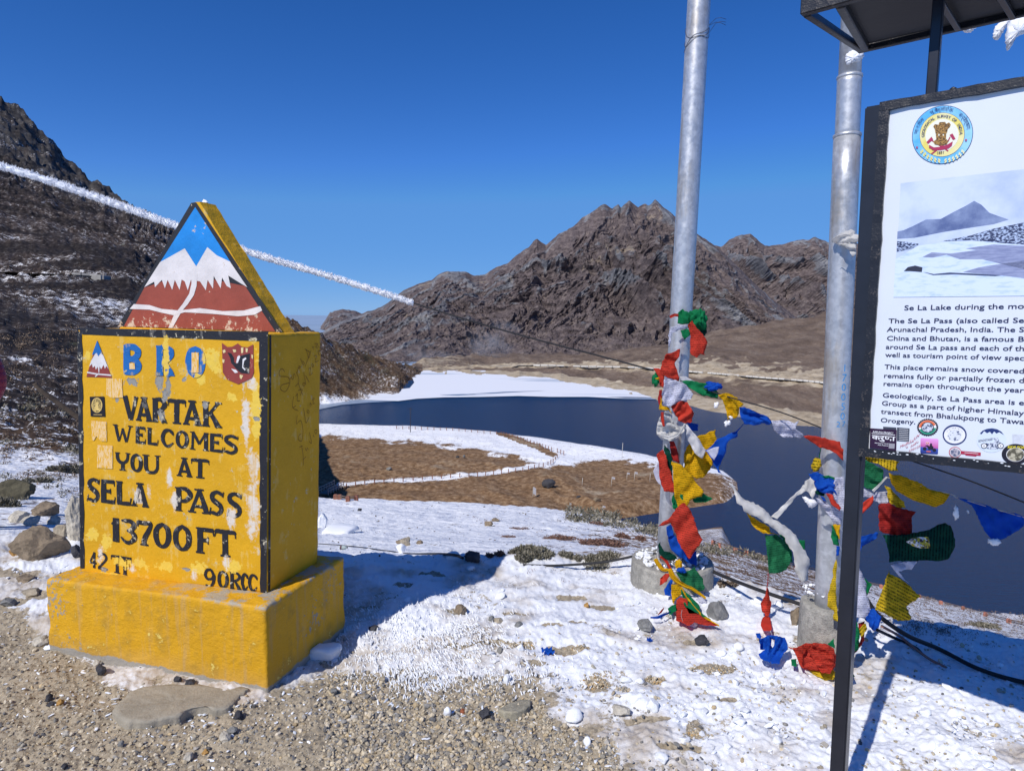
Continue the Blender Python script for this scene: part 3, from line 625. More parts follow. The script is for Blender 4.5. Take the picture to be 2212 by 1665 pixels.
def painted(name, basec, border=False, bump_=.55):
    """paint in worn layers over concrete; everything on the pillar shares its frame, so chips run through the letters too"""
    m = M(name, .62, .35); v = m.coord('Object')
    n1 = m.noise(v, 14, 8, .65); n2 = m.noise(v, 45, 8, .7); n3 = m.noise(v, 3, 5, .6); nv = m.noise(m.mapping(v, (22, 22, 1.6)), 1.6, 6, .65)
    base = m.mix(m.rng(n3, .3, .7), tuple(x*.86 for x in basec), tuple(min(1, x*1.06) for x in basec))
    base = m.mix(m.math('MULTIPLY', m.rng(m.math('ADD', n1, m.math('MULTIPLY', n2, .6)), .92, 1.0), .35), base, tuple(x*.55 for x in basec))
    nn = m.math('SUBTRACT', m.math('ADD', m.math('MULTIPLY', n1, .6), m.math('MULTIPLY', n2, .5)), .55)
    lw = wear_nodes(m, v, wear_light, 1); ww = wear_nodes(m, v, wear_white, 2); gw = wear_nodes(m, v, wear_gray, 3)
    front = m.rng(m.xyz(v)[1], cf+.08, cf+.03)
    def msk(w, a, b, extra=0): return m.math('MULTIPLY', m.rng(m.math('ADD', m.math('ADD', w, m.math('MULTIPLY', nn, 3.4)), extra), a, b), front)
    base = m.mix(msk(lw, .42, .50), base, (.80, .55, .07)); base = m.mix(m.math('MULTIPLY', m.rng(m.math('ADD', n1, m.math('MULTIPLY', nv, .7)), .93, 1.0), .55), base, (.74, .50, .12) if not border else (.20, .19, .17))
    base = m.mix(m.math('MULTIPLY', msk(ww, .40, .75, 0), m.rng(nv, .28, .48)), base, (.72, .65, .56))
    base = m.mix(msk(gw, .42, .47), base, (.30, .29, .26))
    ch_ = m.rng(m.math('ADD', n2, m.math('MULTIPLY', n1, .7)), 1.03 if not border else .985, 1.045 if not border else 1.0)
    base = m.mix(ch_, base, (.55, .50, .36))
    m.color(base)
    m.bump(m.math('ADD', m.math('ADD', n2, m.math('MULTIPLY', n1, 1.2)), m.math('MULTIPLY', msk(gw, .5, .6), -1.5)), .55, .006)
    return m.m
YEL = painted('yellow_paint', (.72, .385, .008))
BLK = painted('black_paint', (.016, .017, .024), True)
BLU = painted('blue_paint', (.012, .135, .42))
# plinth paint: no lettering wear, brush marks and a bare grey foot
m = M('plinth_paint', .65, .3); v = m.coord('Object')
n1 = m.noise(v, 10, 8, .65); n2 = m.noise(v, 45, 8, .7); nb = m.noise(m.mapping(v, (5, 5, 16)), 2.0, 6, .65, 3.0); n3 = m.noise(v, 2.3, 5, .6)
c = m.mix(m.rng(n3, .3, .7), (.62, .32, .008), (.76, .405, .012))
c = m.mix(m.math('MULTIPLY', m.rng(n1, .50, .66), .5), c, (.34, .21, .04)); drip = m.noise(m.mapping(v, (16, 16, 1.2)), 1.4, 6, .65); c = m.mix(m.math('MULTIPLY', m.rng(drip, .54, .66), .45), c, (.50, .34, .16)); c = m.mix(m.math('MULTIPLY', m.rng(m.math('ADD', m.xyz(v)[2], m.math('MULTIPLY', n1, .12)), .16, .05), .4), c, (.38, .27, .14))
c = m.mix(m.rng(m.math('ADD', n2, n1), 1.20, 1.22), c, (.76, .58, .14))
c = m.mix(m.rng(m.math('ADD', n2, n3), 1.20, 1.22), c, (.33, .31, .27))
z_ = m.xyz(v)[2]
c = m.mix(m.rng(m.math('ADD', z_, m.math('MULTIPLY', m.math('SUBTRACT', n1, .5), .06)), .030, .024), c, (.34, .315, .27))
top = m.math('MULTIPLY', m.rng(z_, ph-.02, ph-.008), m.rng(m.math('ADD', n1, m.math('MULTIPLY', n2, .4)), .68, .74)); c = m.mix(m.math('MULTIPLY', top, .9), c, (.40, .37, .31))
m.color(c); m.bump(m.math('ADD', m.math('ADD', n2, m.math('MULTIPLY', nb, .45)), n1), .8, .008); PLI = m.m
def box8(x0, x1, y0, y1, z0, z1, sh=0.0):
    return [(x0, y0, z0), (x1, y0, z0), (x0, y1, z0), (x1, y1, z0), (x0+sh, y0, z1), (x1+sh, y0, z1), (x0+sh, y1, z1), (x1+sh, y1, z1)]
phl = float(plane_hit(109, 1252, MO, ey)[2])
pb8 = box8(-pw, 0, 0, pd, -.06, ph); pb8[4] = (-pw, 0, phl); pb8[6] = (-pw, pd, phl)
hexa('plinth', pb8, (110, 56, 36), .010, .0030, PLI, mon, 3, 11)
cc = [(bl[0], cf, phl-.02), (br[0], cf, ph-.01), (bl[0], cf+cdp, phl-.02), (br[0], cf+cdp, ph-.01), (tl[0], cf, ch), (tr[0], cf, ch), (tl[0], cf+cdp, ch), (tr[0], cf+cdp, ch)]
hexa('column', cc, (60, 24, 64), .008, .0010, YEL, mon, 5, 9)
# gable slab
gy = cf+.14; gth = .105; gp0 = wor((0, gy, 0))
GL = loc(plane_hit(256, 706, gp0, ey)); GR = loc(plane_hit(607, 717, gp0, ey)); GA = loc(plane_hit(426, 436, gp0, ey))
GL[2] = GR[2] = ch-.004
def gable():
    n = 40; pts = []; 
    def edge(a, b, s): 
        t = np.linspace(0, 1, n, endpoint=False)[:, None]; p = np.array(a)*(1-t)+np.array(b)*t
        p[:, 0] += .003*fbm(t[:, 0]*9, t[:, 0]*0+s, s, 3); p[:, 2] += .003*fbm(t[:, 0]*9, t[:, 0]*0+s+4, s+2, 3); return p
    apl = GA+np.array([-.012, 0, 0]); apr = GA+np.array([.012, 0, 0])
    out = np.vstack([edge(GL, GR, 1), edge(GR, apr, 2), edge(apr, apl, 5)[::10], edge(apl, GL, 3)])
    m_ = len(out); rows = [0, .03, .3, .6, .97, 1]; vs = []
    for r in rows:
        ins = .004 if r in (0, 1) else 0
        q = out.copy(); q[:, 1] = gy+r*gth; c = q.mean(0); q[:, [0, 2]] += (c-q)[:, [0, 2]]*ins
        q[:, 2] += (.004*fbm(q[:, 0]*12, q[:, 2]*12+r*5, 8, 3) if 0 < r < 1 else 0); vs.append(q)
    V_ = np.vstack(vs); f = []
    for a in range(len(rows)-1):
        for i in range(m_):
            j = (i+1) % m_; f.append((a*m_+i, a*m_+j, (a+1)*m_+j, (a+1)*m_+i))
    bm = bmesh.new(); bv = [bm.verts.new(p) for p in V_]
    for q in f: bm.faces.new([bv[i] for i in q])
    f0 = bm.faces.new(bv[:m_][::-1]); f1 = bm.faces.new(bv[-m_:]); bmesh.ops.triangulate(bm, faces=[f0, f1]); bmesh.ops.recalc_face_normals(bm, faces=bm.faces[:])
    return bm_obj('gable', bm, YEL, mon)
gab = gable()
def gpaint(name, c, lowwear=1):
    m = M(name, .6, .35); v = m.coord('Object'); n1 = m.noise(v, 12, 8, .6); n2 = m.noise(v, 50, 8, .7)
    z = m.xyz(v)[2]
    b = m.mix(m.rng(n1, .3, .7), tuple(x*.82 for x in c), tuple(min(1, x*1.08) for x in c))
    low = m.rng(z, ch+.11, ch, 0, 1) if lowwear else m.rng(z, 0, 9, 0, 0)
    b = m.mix(m.rng(m.math('ADD', m.math('ADD', n2, n1), m.math('MULTIPLY', low, .22)), 1.22, 1.27), b, (.62, .50, .38))
    b = m.mix(m.rng(m.math('ADD', m.math('ADD', n2, m.math('MULTIPLY', n1, .8)), m.math('MULTIPLY', low, .1)), 1.20, 1.22), b, (.35, .34, .30))
    m.color(b); m.bump(m.math('ADD', n1, n2), .45, .004); return m.m
PB, PWH, PRD, PBK = gpaint('sky_blue_paint', (.012, .25, .68)), gpaint('white_paint', (.76, .72, .70)), gpaint('brick_red_paint', (.33, .072, .045)), gpaint('black_edge_paint', (.022, .024, .03))
def decal(name, crop, poly, p0, n, off, mat, parent=mon, inv=None, pts_only=False, smoothn=0):
    pp = np.array(poly, float)
    if smoothn: pp = smooth_path(np.vstack([pp, pp[:1]]), smoothn)[:-1]
    inv = inv or loc
    pts = [inv(plane_hit(*crop_px(crop, x, y), p0, n)) for x, y in pp]
    for q in pts: q[1] -= off
    if pts_only: return pts
    bm = bmesh.new(); poly3(bm, pts, (0, -1, 0)); bmesh.ops.triangulate(bm, faces=bm.faces[:])
    return bm_obj(name, bm, mat, parent)
g = lambda name, poly, off, mat: decal(name, 'm', poly, gp0, ey, off, mat, gab)
g('painted_border', [(558, 905), (1638, 943), (1072, 92), (1040, 96)], .0015, PBK)
g('painted_brown_slope', [(600, 903), (1592, 937), (1394, 640), (1000, 560), (735, 650)], .0025, PRD)
g('painted_sky', [(1068, 124), (1300, 484), (1160, 500), (1000, 520), (838, 486)], .0030, PB)
g('painted_snow', [(838, 484), (900, 450), (1000, 394), (1075, 512), (1148, 386), (1210, 440), (1296, 480), (1350, 560), (1410, 648), (1370, 625), (1330, 600), (1285, 572), (1302, 655), (1275, 640), (1245, 585), (1235, 655), (1190, 575), (1185, 658), (1150, 600), (1138, 668), (1100, 610), (1040, 600), (1020, 668), (1000, 610), (980, 598), (966, 665), (935, 600), (918, 665), (888, 600), (870, 655), (850, 600), (805, 648), (800, 612), (735, 648), (780, 575)], .0035, PWH)
g('painted_stream', [(1040, 560), (1082, 560), (1078, 640), (1060, 700), (1020, 760), (985, 800), (955, 850), (920, 915), (893, 914), (930, 830), (985, 760), (1030, 690), (1045, 620)], .0040, PWH)
g('painted_road', [(668, 758), (770, 765), (850, 790), (960, 800), (1100, 785), (1250, 805), (1390, 800), (1495, 772), (1508, 800), (1460, 828), (1350, 838), (1180, 822), (1000, 812), (930, 832), (850, 815), (770, 795), (640, 790)], .0044, PWH)
# black border of the face: left, top, right bands
f_ = lambda name, k, poly, off, mat, parent=mon: decal(name, k, poly, cp0, ey, off, mat, parent)
border = f_('painted_border', 'm', [(292, 914), (1545, 942), (1560, 2640), (1520, 2640)][:0] or [(292, 914), (1548, 940), (1530, 1003), (330, 958)], .0015, BLK)
def band(x0t, x1t, yt, x0b, x1b, yb, off):
    n = 26; L_, R__ = [], []
    for t in np.linspace(0, 1, n):
        y = yt*(1-t)+yb*t; j = .9*math.sin(t*37+x0t)+.7*math.sin(t*91)
        L_.append((x0t*(1-t)+x0b*t, y)); R__.append((x1t*(1-t)+x1b*t+j*(1 if x0t < 300 else 0), y))
        if x0t > 300: L_[-1] = (L_[-1][0]+j, y)
    pts = [loc(plane_hit(a, b, cp0, ey)) for a, b in L_+R__[::-1]]
    for q in pts: q[1] -= off
    bm = bmesh.new(); poly3(bm, pts, (0, -1, 0)); bmesh.ops.triangulate(bm, faces=bm.faces[:]); bm_obj('painted_border', bm, BLK, mon)
band(167.5, 178, 716, 174, 183, 1227, .0019); band(560, 579, 718, 563, 576.4, 1281, .0019)
# thin black strip that turns the corner onto the shaded side
bm = bmesh.new(); xr0, xr1 = br[0]+.0022, tr[0]+.0022
poly3(bm, [(xr0, cf+.004, ph+.002), (xr0, cf+.020, ph+.002), (xr1, cf+.016, ch-.004), (xr1, cf+.004, ch-.004)], (1, 0, 0)); bm_obj('painted_border', bm, BLK, mon)

# ---- painted letters: brush strokes with flared ends
T_, t_ = .21, .13
GLY = {
 'V': [[(.12, 1, T_), (.52, 0, .16)], [(.90, 1, t_), (.56, 0, .12)], [(-.02, .97, .05), (.30, .97, .05)], [(.74, .97, .05), (1.02, .97, .05)]],
 'A': [[(.52, 1, .13), (.14, .02, .14)], [(.50, 1, .14), (.86, .02, T_)], [(.26, .27, .11), (.76, .27, .11)], [(.28, .97, .06), (.72, .97, .06)], [(-.02, .03, .06), (.36, .03, .06)], [(.64, .03, .06), (1.04, .03, .06)]],
 'R': [[(.22, 1, T_), (.22, 0, T_)], [(.2, .93, .12), (.6, .95, .14), (.86, .76, .18), (.62, .53, .14), (.25, .50, .11)], [(.46, .5, .15), (.84, .02, T_)], [(.02, .97, .05), (.4, .97, .05)], [(.02, .03, .05), (.42, .03, .05)], [(.66, .03, .05), (1.03, .03, .05)]],
 'T': [[(-.02, .86, .05), (.06, .93, .13), (.5, .93, .14), (.94, .93, .13), (1.02, .86, .05)], [(.5, 1, T_), (.5, 0, T_)], [(.26, .03, .06), (.76, .03, .06)], [(.02, .98, .05), (-.02, .72, .03)], [(.98, .98, .05), (1.03, .72, .03)]],
 'K': [[(.2, 1, T_), (.2, 0, T_)], [(.88, 1, .10), (.3, .46, .12)], [(.42, .6, .14), (.84, .02, T_)], [(0, .97, .05), (.4, .97, .05)], [(.68, .97, .06), (1.03, .97, .06)], [(0, .03, .05), (.4, .03, .05)], [(.66, .03, .06), (1.03, .03, .06)]],
 'W': [[(.10, 1, .17), (.30, 0, .15)], [(.30, 0, .1), (.50, .8, .08)], [(.48, .8, .15), (.68, 0, .15)], [(.70, 0, .1), (.90, 1, .1)], [(-.03, .97, .05), (.24, .97, .05)], [(.78, .97, .05), (1.03, .97, .05)]],
 'E': [[(.2, 1, T_), (.2, 0, T_)], [(.1, .93, .12), (.92, .93, .14)], [(.2, .52, .1), (.66, .52, .14)], [(.1, .07, .12), (.95, .07, .14)], [(.93, 1, .05), (.96, .74, .04)], [(.95, 0, .05), (1, .30, .04)], [(.68, .64, .04), (.68, .4, .04)]],
 'L': [[(.25, 1, T_), (.25, 0, T_)], [(.1, .07, .12), (.9, .07, .14)], [(.05, .97, .05), (.45, .97, .05)], [(.92, 0, .05), (1.0, .34, .04)]],
 'C': [[(.93, .68, .05), (.84, .84, .16), (.60, .95, .14), (.32, .88, .17), (.15, .6, .2), (.16, .35, .2), (.35, .08, .16), (.62, .04, .13), (.95, .26, .05)]],
 'O': [[(.5, .95, .12), (.22, .80, .18), (.13, .5, T_), (.22, .2, .18), (.5, .05, .12), (.78, .2, .18), (.87, .5, T_), (.78, .8, .18), (.5, .95, .12)]],
 'M': [[(.12, 0, .12), (.15, 1, .12)], [(.15, .98, .15), (.5, .34, .16)], [(.5, .34, .10), (.83, .98, .10)], [(.86, 1, T_), (.87, 0, T_)], [(-.02, .03, .05), (.28, .03, .05)], [(.70, .03, .05), (1.03, .03, .05)], [(0, .97, .05), (.2, .97, .05)], [(.8, .97, .05), (1.02, .97, .05)]],
 'S': [[(.97, .86, .05), (.78, .90, .14), (.5, .96, .12), (.22, .84, .16), (.22, .66, .18), (.5, .52, .2), (.78, .38, .18), (.82, .18, .16), (.55, .04, .13), (.3, .08, .13), (.02, .10, .05)], [(.98, .98, .03), (.9, .76, .05)], [(.02, .0, .03), (.12, .3, .04)]],
 'U': [[(.18, 1, T_), (.18, .35, T_), (.30, .09, .16), (.5, .04, .13), (.72, .1, .15), (.84, .35, .14), (.84, 1, .14)], [(-.02, .97, .05), (.38, .97, .05)], [(.68, .97, .05), (1.02, .97, .05)]],
 'Y': [[(.14, 1, .18), (.2, .6, .18), (.5, .42, .16), (.8, .6, .14), (.86, 1, .13)], [(.52, .45, T_), (.52, 0, T_)], [(0, .97, .05), (.32, .97, .05)], [(.70, .97, .05), (1.02, .97, .05)], [(.3, .03, .06), (.74, .03, .06)]],
 'P': [[(.22, 1, T_), (.22, 0, T_)], [(.2, .93, .12), (.62, .95, .14), (.90, .72, .2), (.62, .46, .14), (.25, .44, .11)], [(.0, .97, .05), (.4, .97, .05)], [(.0, .03, .05), (.44, .03, .05)]],
 'F': [[(.25, 1, T_), (.25, 0, T_)], [(.1, .93, .12), (.95, .93, .14)], [(.2, .52, .1), (.68, .52, .14)], [(.95, 1, .05), (1, .70, .04)], [(.70, .66, .04), (.70, .38, .04)], [(.02, .97, .05), (.45, .97, .05)], [(.02, .03, .06), (.5, .03, .06)]],
 'B': [[(.18, 1, T_), (.18, 0, T_)], [(.1, .92, .16), (.6, .92, .17), (.85, .74, T_), (.6, .53, .17), (.2, .52, .14)], [(.2, .51, .14), (.62, .50, .17), (.87, .28, T_), (.6, .08, .17), (.1, .08, .16)]],
 '1': [[(.58, 1, .26), (.58, 0, .26)], [(.60, .95, .06), (.05, .72, .06)], [(.2, .03, .06), (.95, .03, .06)]],
 '3': [[(.05, .93, .06), (.3, .93, .13), (.65, .92, .15), (.84, .75, .2), (.62, .55, .14), (.4, .54, .08)], [(.4, .54, .08), (.68, .50, .15), (.88, .28, .2), (.62, .05, .14), (.3, .06, .12), (.02, .24, .05)]],
 '7': [[(.02, .76, .04), (.06, .92, .14), (.5, .92, .15), (.94, .92, .14), (.82, .66, .16), (.52, .3, .2), (.46, 0, T_)], [(.2, .03, .06), (.78, .03, .06)]],
 '4': [[(.66, 1, .16), (.66, 0, .18)], [(.64, .98, .07), (.06, .34, .09)], [(.04, .32, .12), (.98, .32, .12)]],
 '2': [[(.06, .72, .12), (.3, .94, .14), (.7, .93, .16), (.86, .7, .18), (.5, .36, .15), (.1, .08, .14)], [(.05, .07, .14), (.95, .07, .14)]],
 '9': [[(.86, .66, .18), (.6, .95, .14), (.25, .9, .16), (.13, .66, .18), (.3, .45, .14), (.65, .46, .14), (.86, .66, .18)], [(.86, .7, .18), (.84, .35, .18), (.6, .06, .14), (.15, .08, .12)]],
}
GLY['0'] = GLY['O']
_lay = [0]
def letter_mesh(bm, ch_, quad, off, fat=1.0, curve_n=22, jit=.006):
    """quad: local corners TL TR BR BL on the face"""
    TL, TR, BR, BL = [np.array(q) for q in quad]
    hgt = np.linalg.norm(TL-BL); wid = max(np.linalg.norm(TR-TL), 1e-4); asp = wid/hgt
    for st in GLY[ch_]:
        a = np.array(st, float)
        if len(a) > 2: a = smooth_path(a, curve_n)
        else: a = smooth_path(a, 5)
        xy = a[:, :2]*[asp, 1]; w = a[:, 2]*fat
        tan = np.gradient(xy, axis=0); 
        if np.allclose(xy[0], xy[-1]): tan[0] = tan[-1] = xy[1]-xy[-2]
        tan /= np.linalg.norm(tan, axis=1)[:, None]+1e-9
        nn = np.stack([-tan[:, 1], tan[:, 0]], 1)
        s = rng.normal(size=len(xy))*jit; s2 = rng.normal(size=len(xy))*jit
        lft = xy+nn*(w/2+s)[:, None]; rgt = xy-nn*(w/2+s2)[:, None]
        if np.allclose(xy[0], xy[-1]): lft[-1] = lft[0]; rgt[-1] = rgt[0]
        _lay[0] = (_lay[0]+1) % 9
        def to3(q):
            u, v_ = q[0]/asp, q[1]; p = (TL*(1-u)+TR*u)*v_+(BL*(1-u)+BR*u)*(1-v_); return (p[0], p[1]-off-_lay[0]*.00012, p[2])
        for i in range(len(xy)-1):
            poly3(bm, [to3(lft[i]), to3(lft[i+1]), to3(rgt[i+1]), to3(rgt[i])], (0, -1, 0))
def word(k, letters, topl, botl, off=.0024, mat=BLK, fat=1.22, name='lettering', slant=0):
    bm = bmesh.new()
    for ch_, x0, x1 in letters:
        tp = lambda x: np.interp(x, [topl[0], topl[2]], [topl[1], topl[3]]) if topl[0] <= x <= topl[2] else topl[1]+(x-topl[0])*(topl[3]-topl[1])/(topl[2]-topl[0])
        bt = lambda x: botl[1]+(x-botl[0])*(botl[3]-botl[1])/(botl[2]-botl[0])
        q = [face_uv(k, x0, tp(x0)), face_uv(k, x1, tp(x1)), face_uv(k, x1, bt(x1)), face_uv(k, x0, bt(x0))]
        for z in q: z[1] = cf
        letter_mesh(bm, ch_, q, off, fat)
    return bm_obj(name, bm, mat, mon)
word('1', [('B', 520, 700), ('R', 855, 1045), ('O', 1172, 1362)], (520, 90, 1360, 115), (530, 392, 1360, 434), mat=BLU, fat=1.3)
word('1', [('V', 515, 668), ('A', 652, 812), ('R', 815, 968), ('T', 985, 1160), ('A', 1140, 1325), ('K', 1335, 1535)], (515, 620, 1530, 692), (560, 868, 1500, 948))
word('1', [('W', 415, 612), ('E', 645, 748), ('L', 760, 880), ('C', 908, 1045), ('O', 1062, 1195), ('M', 1212, 1402), ('E', 1410, 1550), ('S', 1552, 1716)], (415, 915, 1715, 1035), (440, 1088, 1680, 1225))
word('2', [('Y', 432, 588), ('O', 595, 716), ('U', 720, 902), ('A', 1075, 1228), ('T', 1228, 1404)], (432, 12, 1404, 92), (480, 200, 1350, 285))
word('2', [('S', 140, 275), ('E', 285, 432), ('L', 435, 600), ('A', 603, 778), ('P', 1055, 1232), ('A', 1195, 1415), ('S', 1408, 1562), ('S', 1590, 1752)], (140, 278, 1750, 442), (150, 520, 1740, 692))
word('2', [('1', 392, 478), ('3', 490, 656), ('7', 665, 812), ('0', 832, 1012), ('0', 1036, 1226), ('F', 1268, 1456), ('T', 1474, 1678)], (392, 690, 1675, 832), (420, 938, 1640, 1105))
word('2', [('4', 168, 242), ('2', 250, 356), ('T', 394, 516), ('F', 514, 600)], (170, 1042, 600, 1105), (215, 1215, 550, 1290), fat=1.0)
word('2', [('9', 1355, 1476), ('0', 1498, 1610), ('R', 1620, 1742), ('C', 1744, 1812), ('C', 1815, 1912)], (1355, 1216, 1910, 1285), (1380, 1408, 1900, 1456), fat=1.0)
# small painted peak, shield with elephant head, sticker, three scraped squares
WHI = gpaint('white_badge_paint', (.76, .73, .72), 0); RDB = gpaint('maroon_badge_paint', (.28, .05, .04), 0)
f_('painted_badge', '1', [(250, 48), (400, 435), (135, 425)], .0024, RDB)
f_('painted_badge_snow', '1', [(250, 150), (310, 195), (370, 350), (345, 310), (330, 340), (315, 300), (290, 345), (275, 315), (268, 400), (255, 320), (235, 350), (225, 310), (205, 330), (195, 290), (165, 320), (190, 250)], .0030, WHI)
f_('painted_badge_sky', '1', [(250, 46), (310, 198), (285, 178), (262, 212), (245, 175), (195, 200)], .0036, BLU)
f_('painted_badge_road', '1', [(145, 370), (260, 390), (390, 400), (395, 415), (260, 403), (235, 425), (225, 422), (240, 402), (145, 385)], .0034, WHI)
f_('painted_shield', '1', [(1542, 72), (1600, 115), (1650, 112), (1708, 78), (1750, 112), (1810, 118), (1868, 88), (1874, 380), (1850, 440), (1712, 502), (1600, 455), (1552, 380)], .0024, RDB)
for q in ([(1550, 150), (1575, 140), (1585, 165), (1560, 180)], [(1655, 140), (1690, 142), (1692, 165), (1668, 172)], [(1742, 122), (1768, 120), (1764, 175), (1745, 180)], [(1790, 125), (1815, 130), (1808, 170), (1792, 168)], [(1850, 190), (1868, 200), (1864, 240), (1852, 228)], [(1730, 400), (1765, 410), (1745, 450), (1728, 430)], [(1548, 240), (1572, 246), (1566, 282), (1550, 274)]): f_('scraped_patch', '1', q, .0033, simple('pale_yellow_chip', (.72, .58, .30), .8, .2, 60))
f_('painted_elephant', '1', [(1600, 172), (1640, 180), (1668, 225), (1670, 270), (1700, 290), (1712, 240), (1740, 205), (1835, 180), (1830, 395), (1740, 385), (1690, 340), (1640, 280), (1628, 225)], .0030, BLK)
f_('painted_tusk', '1', [(1640, 340), (1690, 350), (1712, 378), (1680, 385)], .0034, WHI)
for q in ([(1705, 215), (1725, 200), (1735, 215), (1710, 280), (1692, 280)], [(1760, 240), (1790, 222), (1800, 235), (1775, 260), (1765, 320), (1790, 345), (1785, 360), (1755, 330)]): f_('painted_ear_line', '1', q, .0036, WHI)
STB = simple('black_sticker_vinyl', (.018, .015, .018), .4, .1, 5); STY = simple('gold_print', (.70, .50, .16), .5, .25, 90)
f_('sticker', '1', [(172, 630), (322, 628), (334, 838), (182, 834)], .0034, STB)
ring = [(248+56*math.cos(a), 718+78*math.sin(a)) for a in np.linspace(0, 2*math.pi, 28, endpoint=False)]
f_('sticker_print', '1', ring, .0040, STY)
ring2 = [(248+47*math.cos(a), 718+68*math.sin(a)) for a in np.linspace(0, 2*math.pi, 28, endpoint=False)]
m = M('tree_print', .5); v = m.coord('Object'); m.color(m.mix(m.rng(m.noise(v, 260, 3, .6), .48, .52), (.02, .016, .016), (.70, .50, .16))); TREEP = m.m
f_('sticker_print', '1', ring2, .0044, TREEP)
f_('sticker_print', '1', [(248, 680), (262, 700), (262, 725), (275, 760), (300, 772), (200, 772), (222, 760), (234, 725), (234, 700)], .0048, STY)
f_('sticker_print', '1', [(215, 812), (302, 813), (302, 819), (215, 818)], .0048, STY)
PALE = M('scraped_paint', .8); v = PALE.coord('Object'); PALE.color(PALE.mix(PALE.rng(PALE.noise(PALE.mapping(v, (60, 60, 14)), 2.2, 6, .7), .46, .52), (.74, .40, .03), (.80, .56, .28))); PALE = PALE.m
f_('scraped_patch', '1', [(345, 440), (505, 445), (515, 640), (400, 645), (345, 610)], .0030, PALE)
f_('scraped_patch', '1', [(185, 878), (345, 890), (347, 1095), (290, 1090), (240, 1040), (215, 1085), (195, 1080)], .0030, PALE)
f_('scraped_patch', '2', [(248, -60), (408, -55), (408, 188), (248, 175)], .0030, PALE)
for q in ([(585, 282), (640, 282), (645, 345), (588, 345)], [(1232, 172), (1305, 172), (1305, 380), (1232, 380)]): f_('scraped_patch', '1', q, .0048, PALE)
# red marker scrawl on the shaded side: centre-line strokes
sp0 = wor((br[0]+.018, 0, 0)); SN = ex
INK = simple('red_marker', (.12, .006, .004), .6, .1, 5)
def stroke(bm, pts, w, n=None, inv=None, face=(1, 0, 0), ax_n=0, lift=0.0):
    pts = np.array(pts, float); 
    if len(pts) > 2: pts = smooth_path(pts, max(12, len(pts)*5))
    q = np.array([inv(*p) for p in pts]); tan = np.gradient(q, axis=0); tan /= np.linalg.norm(tan, axis=1)[:, None]+1e-9
    side = np.cross(tan, face); a = q+side*w/2; b = q-side*w/2
    _lay[0] = (_lay[0]+1) % 9; a += np.array(face)*(lift+_lay[0]*.00008); b += np.array(face)*(lift+_lay[0]*.00008)
    for i in range(len(q)-1): poly3(bm, [a[i], a[i+1], b[i+1], b[i]], face)
def side_inv(x, y):
    z = loc(plane_hit(*crop_px('n', x, y), sp0, SN)); zz = (z[2]-ph)/(ch-ph); z[0] = br[0]*(1-zz)+tr[0]*zz+.0035; return z
bm = bmesh.new()
for s in [[(180, 430), (150, 390), (115, 420), (125, 480), (220, 490), (245, 560), (200, 660), (140, 640), (145, 590), (200, 570), (240, 560)], [(245, 520), (260, 490), (275, 520), (290, 500)], [(290, 500), (285, 470), (300, 455), (310, 490)], [(320, 430), (350, 500), (350, 560), (310, 605)], [(330, 440), (345, 380), (360, 390), (350, 360), (380, 370)], [(365, 270), (400, 340), (415, 320), (390, 300)],
          [(430, 155), (465, 260), (480, 200), (415, 155)], [(490, 170), (425, 365)], [(500, 140), (520, 130), (520, 165)], [(530, 90), (570, 95), (545, 130), (570, 140)], [(575, 120), (610, 150)],
          [(295, 720), (290, 850), (360, 895)], [(290, 860), (330, 830)], [(320, 720), (345, 690), (340, 770), (375, 775)], [(350, 650), (400, 640), (375, 710)], [(345, 560), (410, 710)], [(400, 580), (420, 600), (430, 560), (400, 570)], [(410, 430), (440, 580)], [(430, 470), (480, 555)],
          [(465, 400), (490, 380), (480, 470), (515, 440)], [(505, 330), (530, 350), (520, 370), (500, 345)], [(530, 240), (560, 235), (545, 310), (590, 290)], [(570, 190), (600, 170), (580, 210), (600, 230)],
          [(420, 860), (440, 960), (455, 1040), (490, 970)], [(470, 880), (490, 900), (480, 925), (462, 895)], [(500, 850), (500, 800), (520, 830)], [(520, 770), (545, 740), (530, 810), (555, 800)],
          [(345, 950), (340, 1050), (390, 1010), (420, 1120), (410, 1250), (370, 1240), (375, 1190), (400, 1170)], [(410, 1310), (430, 1420), (440, 1545)], [(385, 1330), (425, 1310)], [(430, 1480), (470, 1440)], [(455, 1340), (470, 1370), (480, 1340), (495, 1360)], [(500, 1260), (530, 1280), (500, 1150)], [(545, 1180), (560, 1210)], [(560, 1130), (590, 1120), (580, 1170), (560, 1140)]]:
    stroke(bm, s, .0020, None, side_inv)
bm_obj('scrawled_writing', bm, INK, mon)
# ------------------------------------------------------------------ THE INFORMATION BOARD
bdir = np.array([1.141, -1.0, 0]); bdir /= np.linalg.norm(bdir); bnor = np.array([bdir[1], -bdir[0], 0])     # bnor faces the viewer
BP0 = P(1900, 600, 1.95)
bq = lambda px, py: plane_hit(px, py, BP0, bnor)
iTL, iBL = bq(1922, 239), bq(1877, 970); iTR, iBR = bq(2212, 189), bq(2212, 1004)
root_xy = (iBL[0], iBL[1], 0.0)
brd = empty('information_board', root_xy, math.atan2(bdir[1], bdir[0]), 'white information board with a lake photo and small dark print in a black steel frame', 'sign board')
RB = np.stack([bdir, -bnor, [0, 0, 1]])                       # local: x along board, y back, z up
bloc = lambda p: (np.asarray(p)-np.array(root_xy))@RB.T
BX = 0.98                                                     # real width of the board; it runs on past the picture edge
a, b, c, d = bloc(iTL), bloc(iBL), bloc(iTR), bloc(iBR)
def ext(p, q, x): return p+(q-p)*((x-p[0])/(q[0]-p[0]))
aR, bR = ext(a, c, BX), ext(b, d, BX)
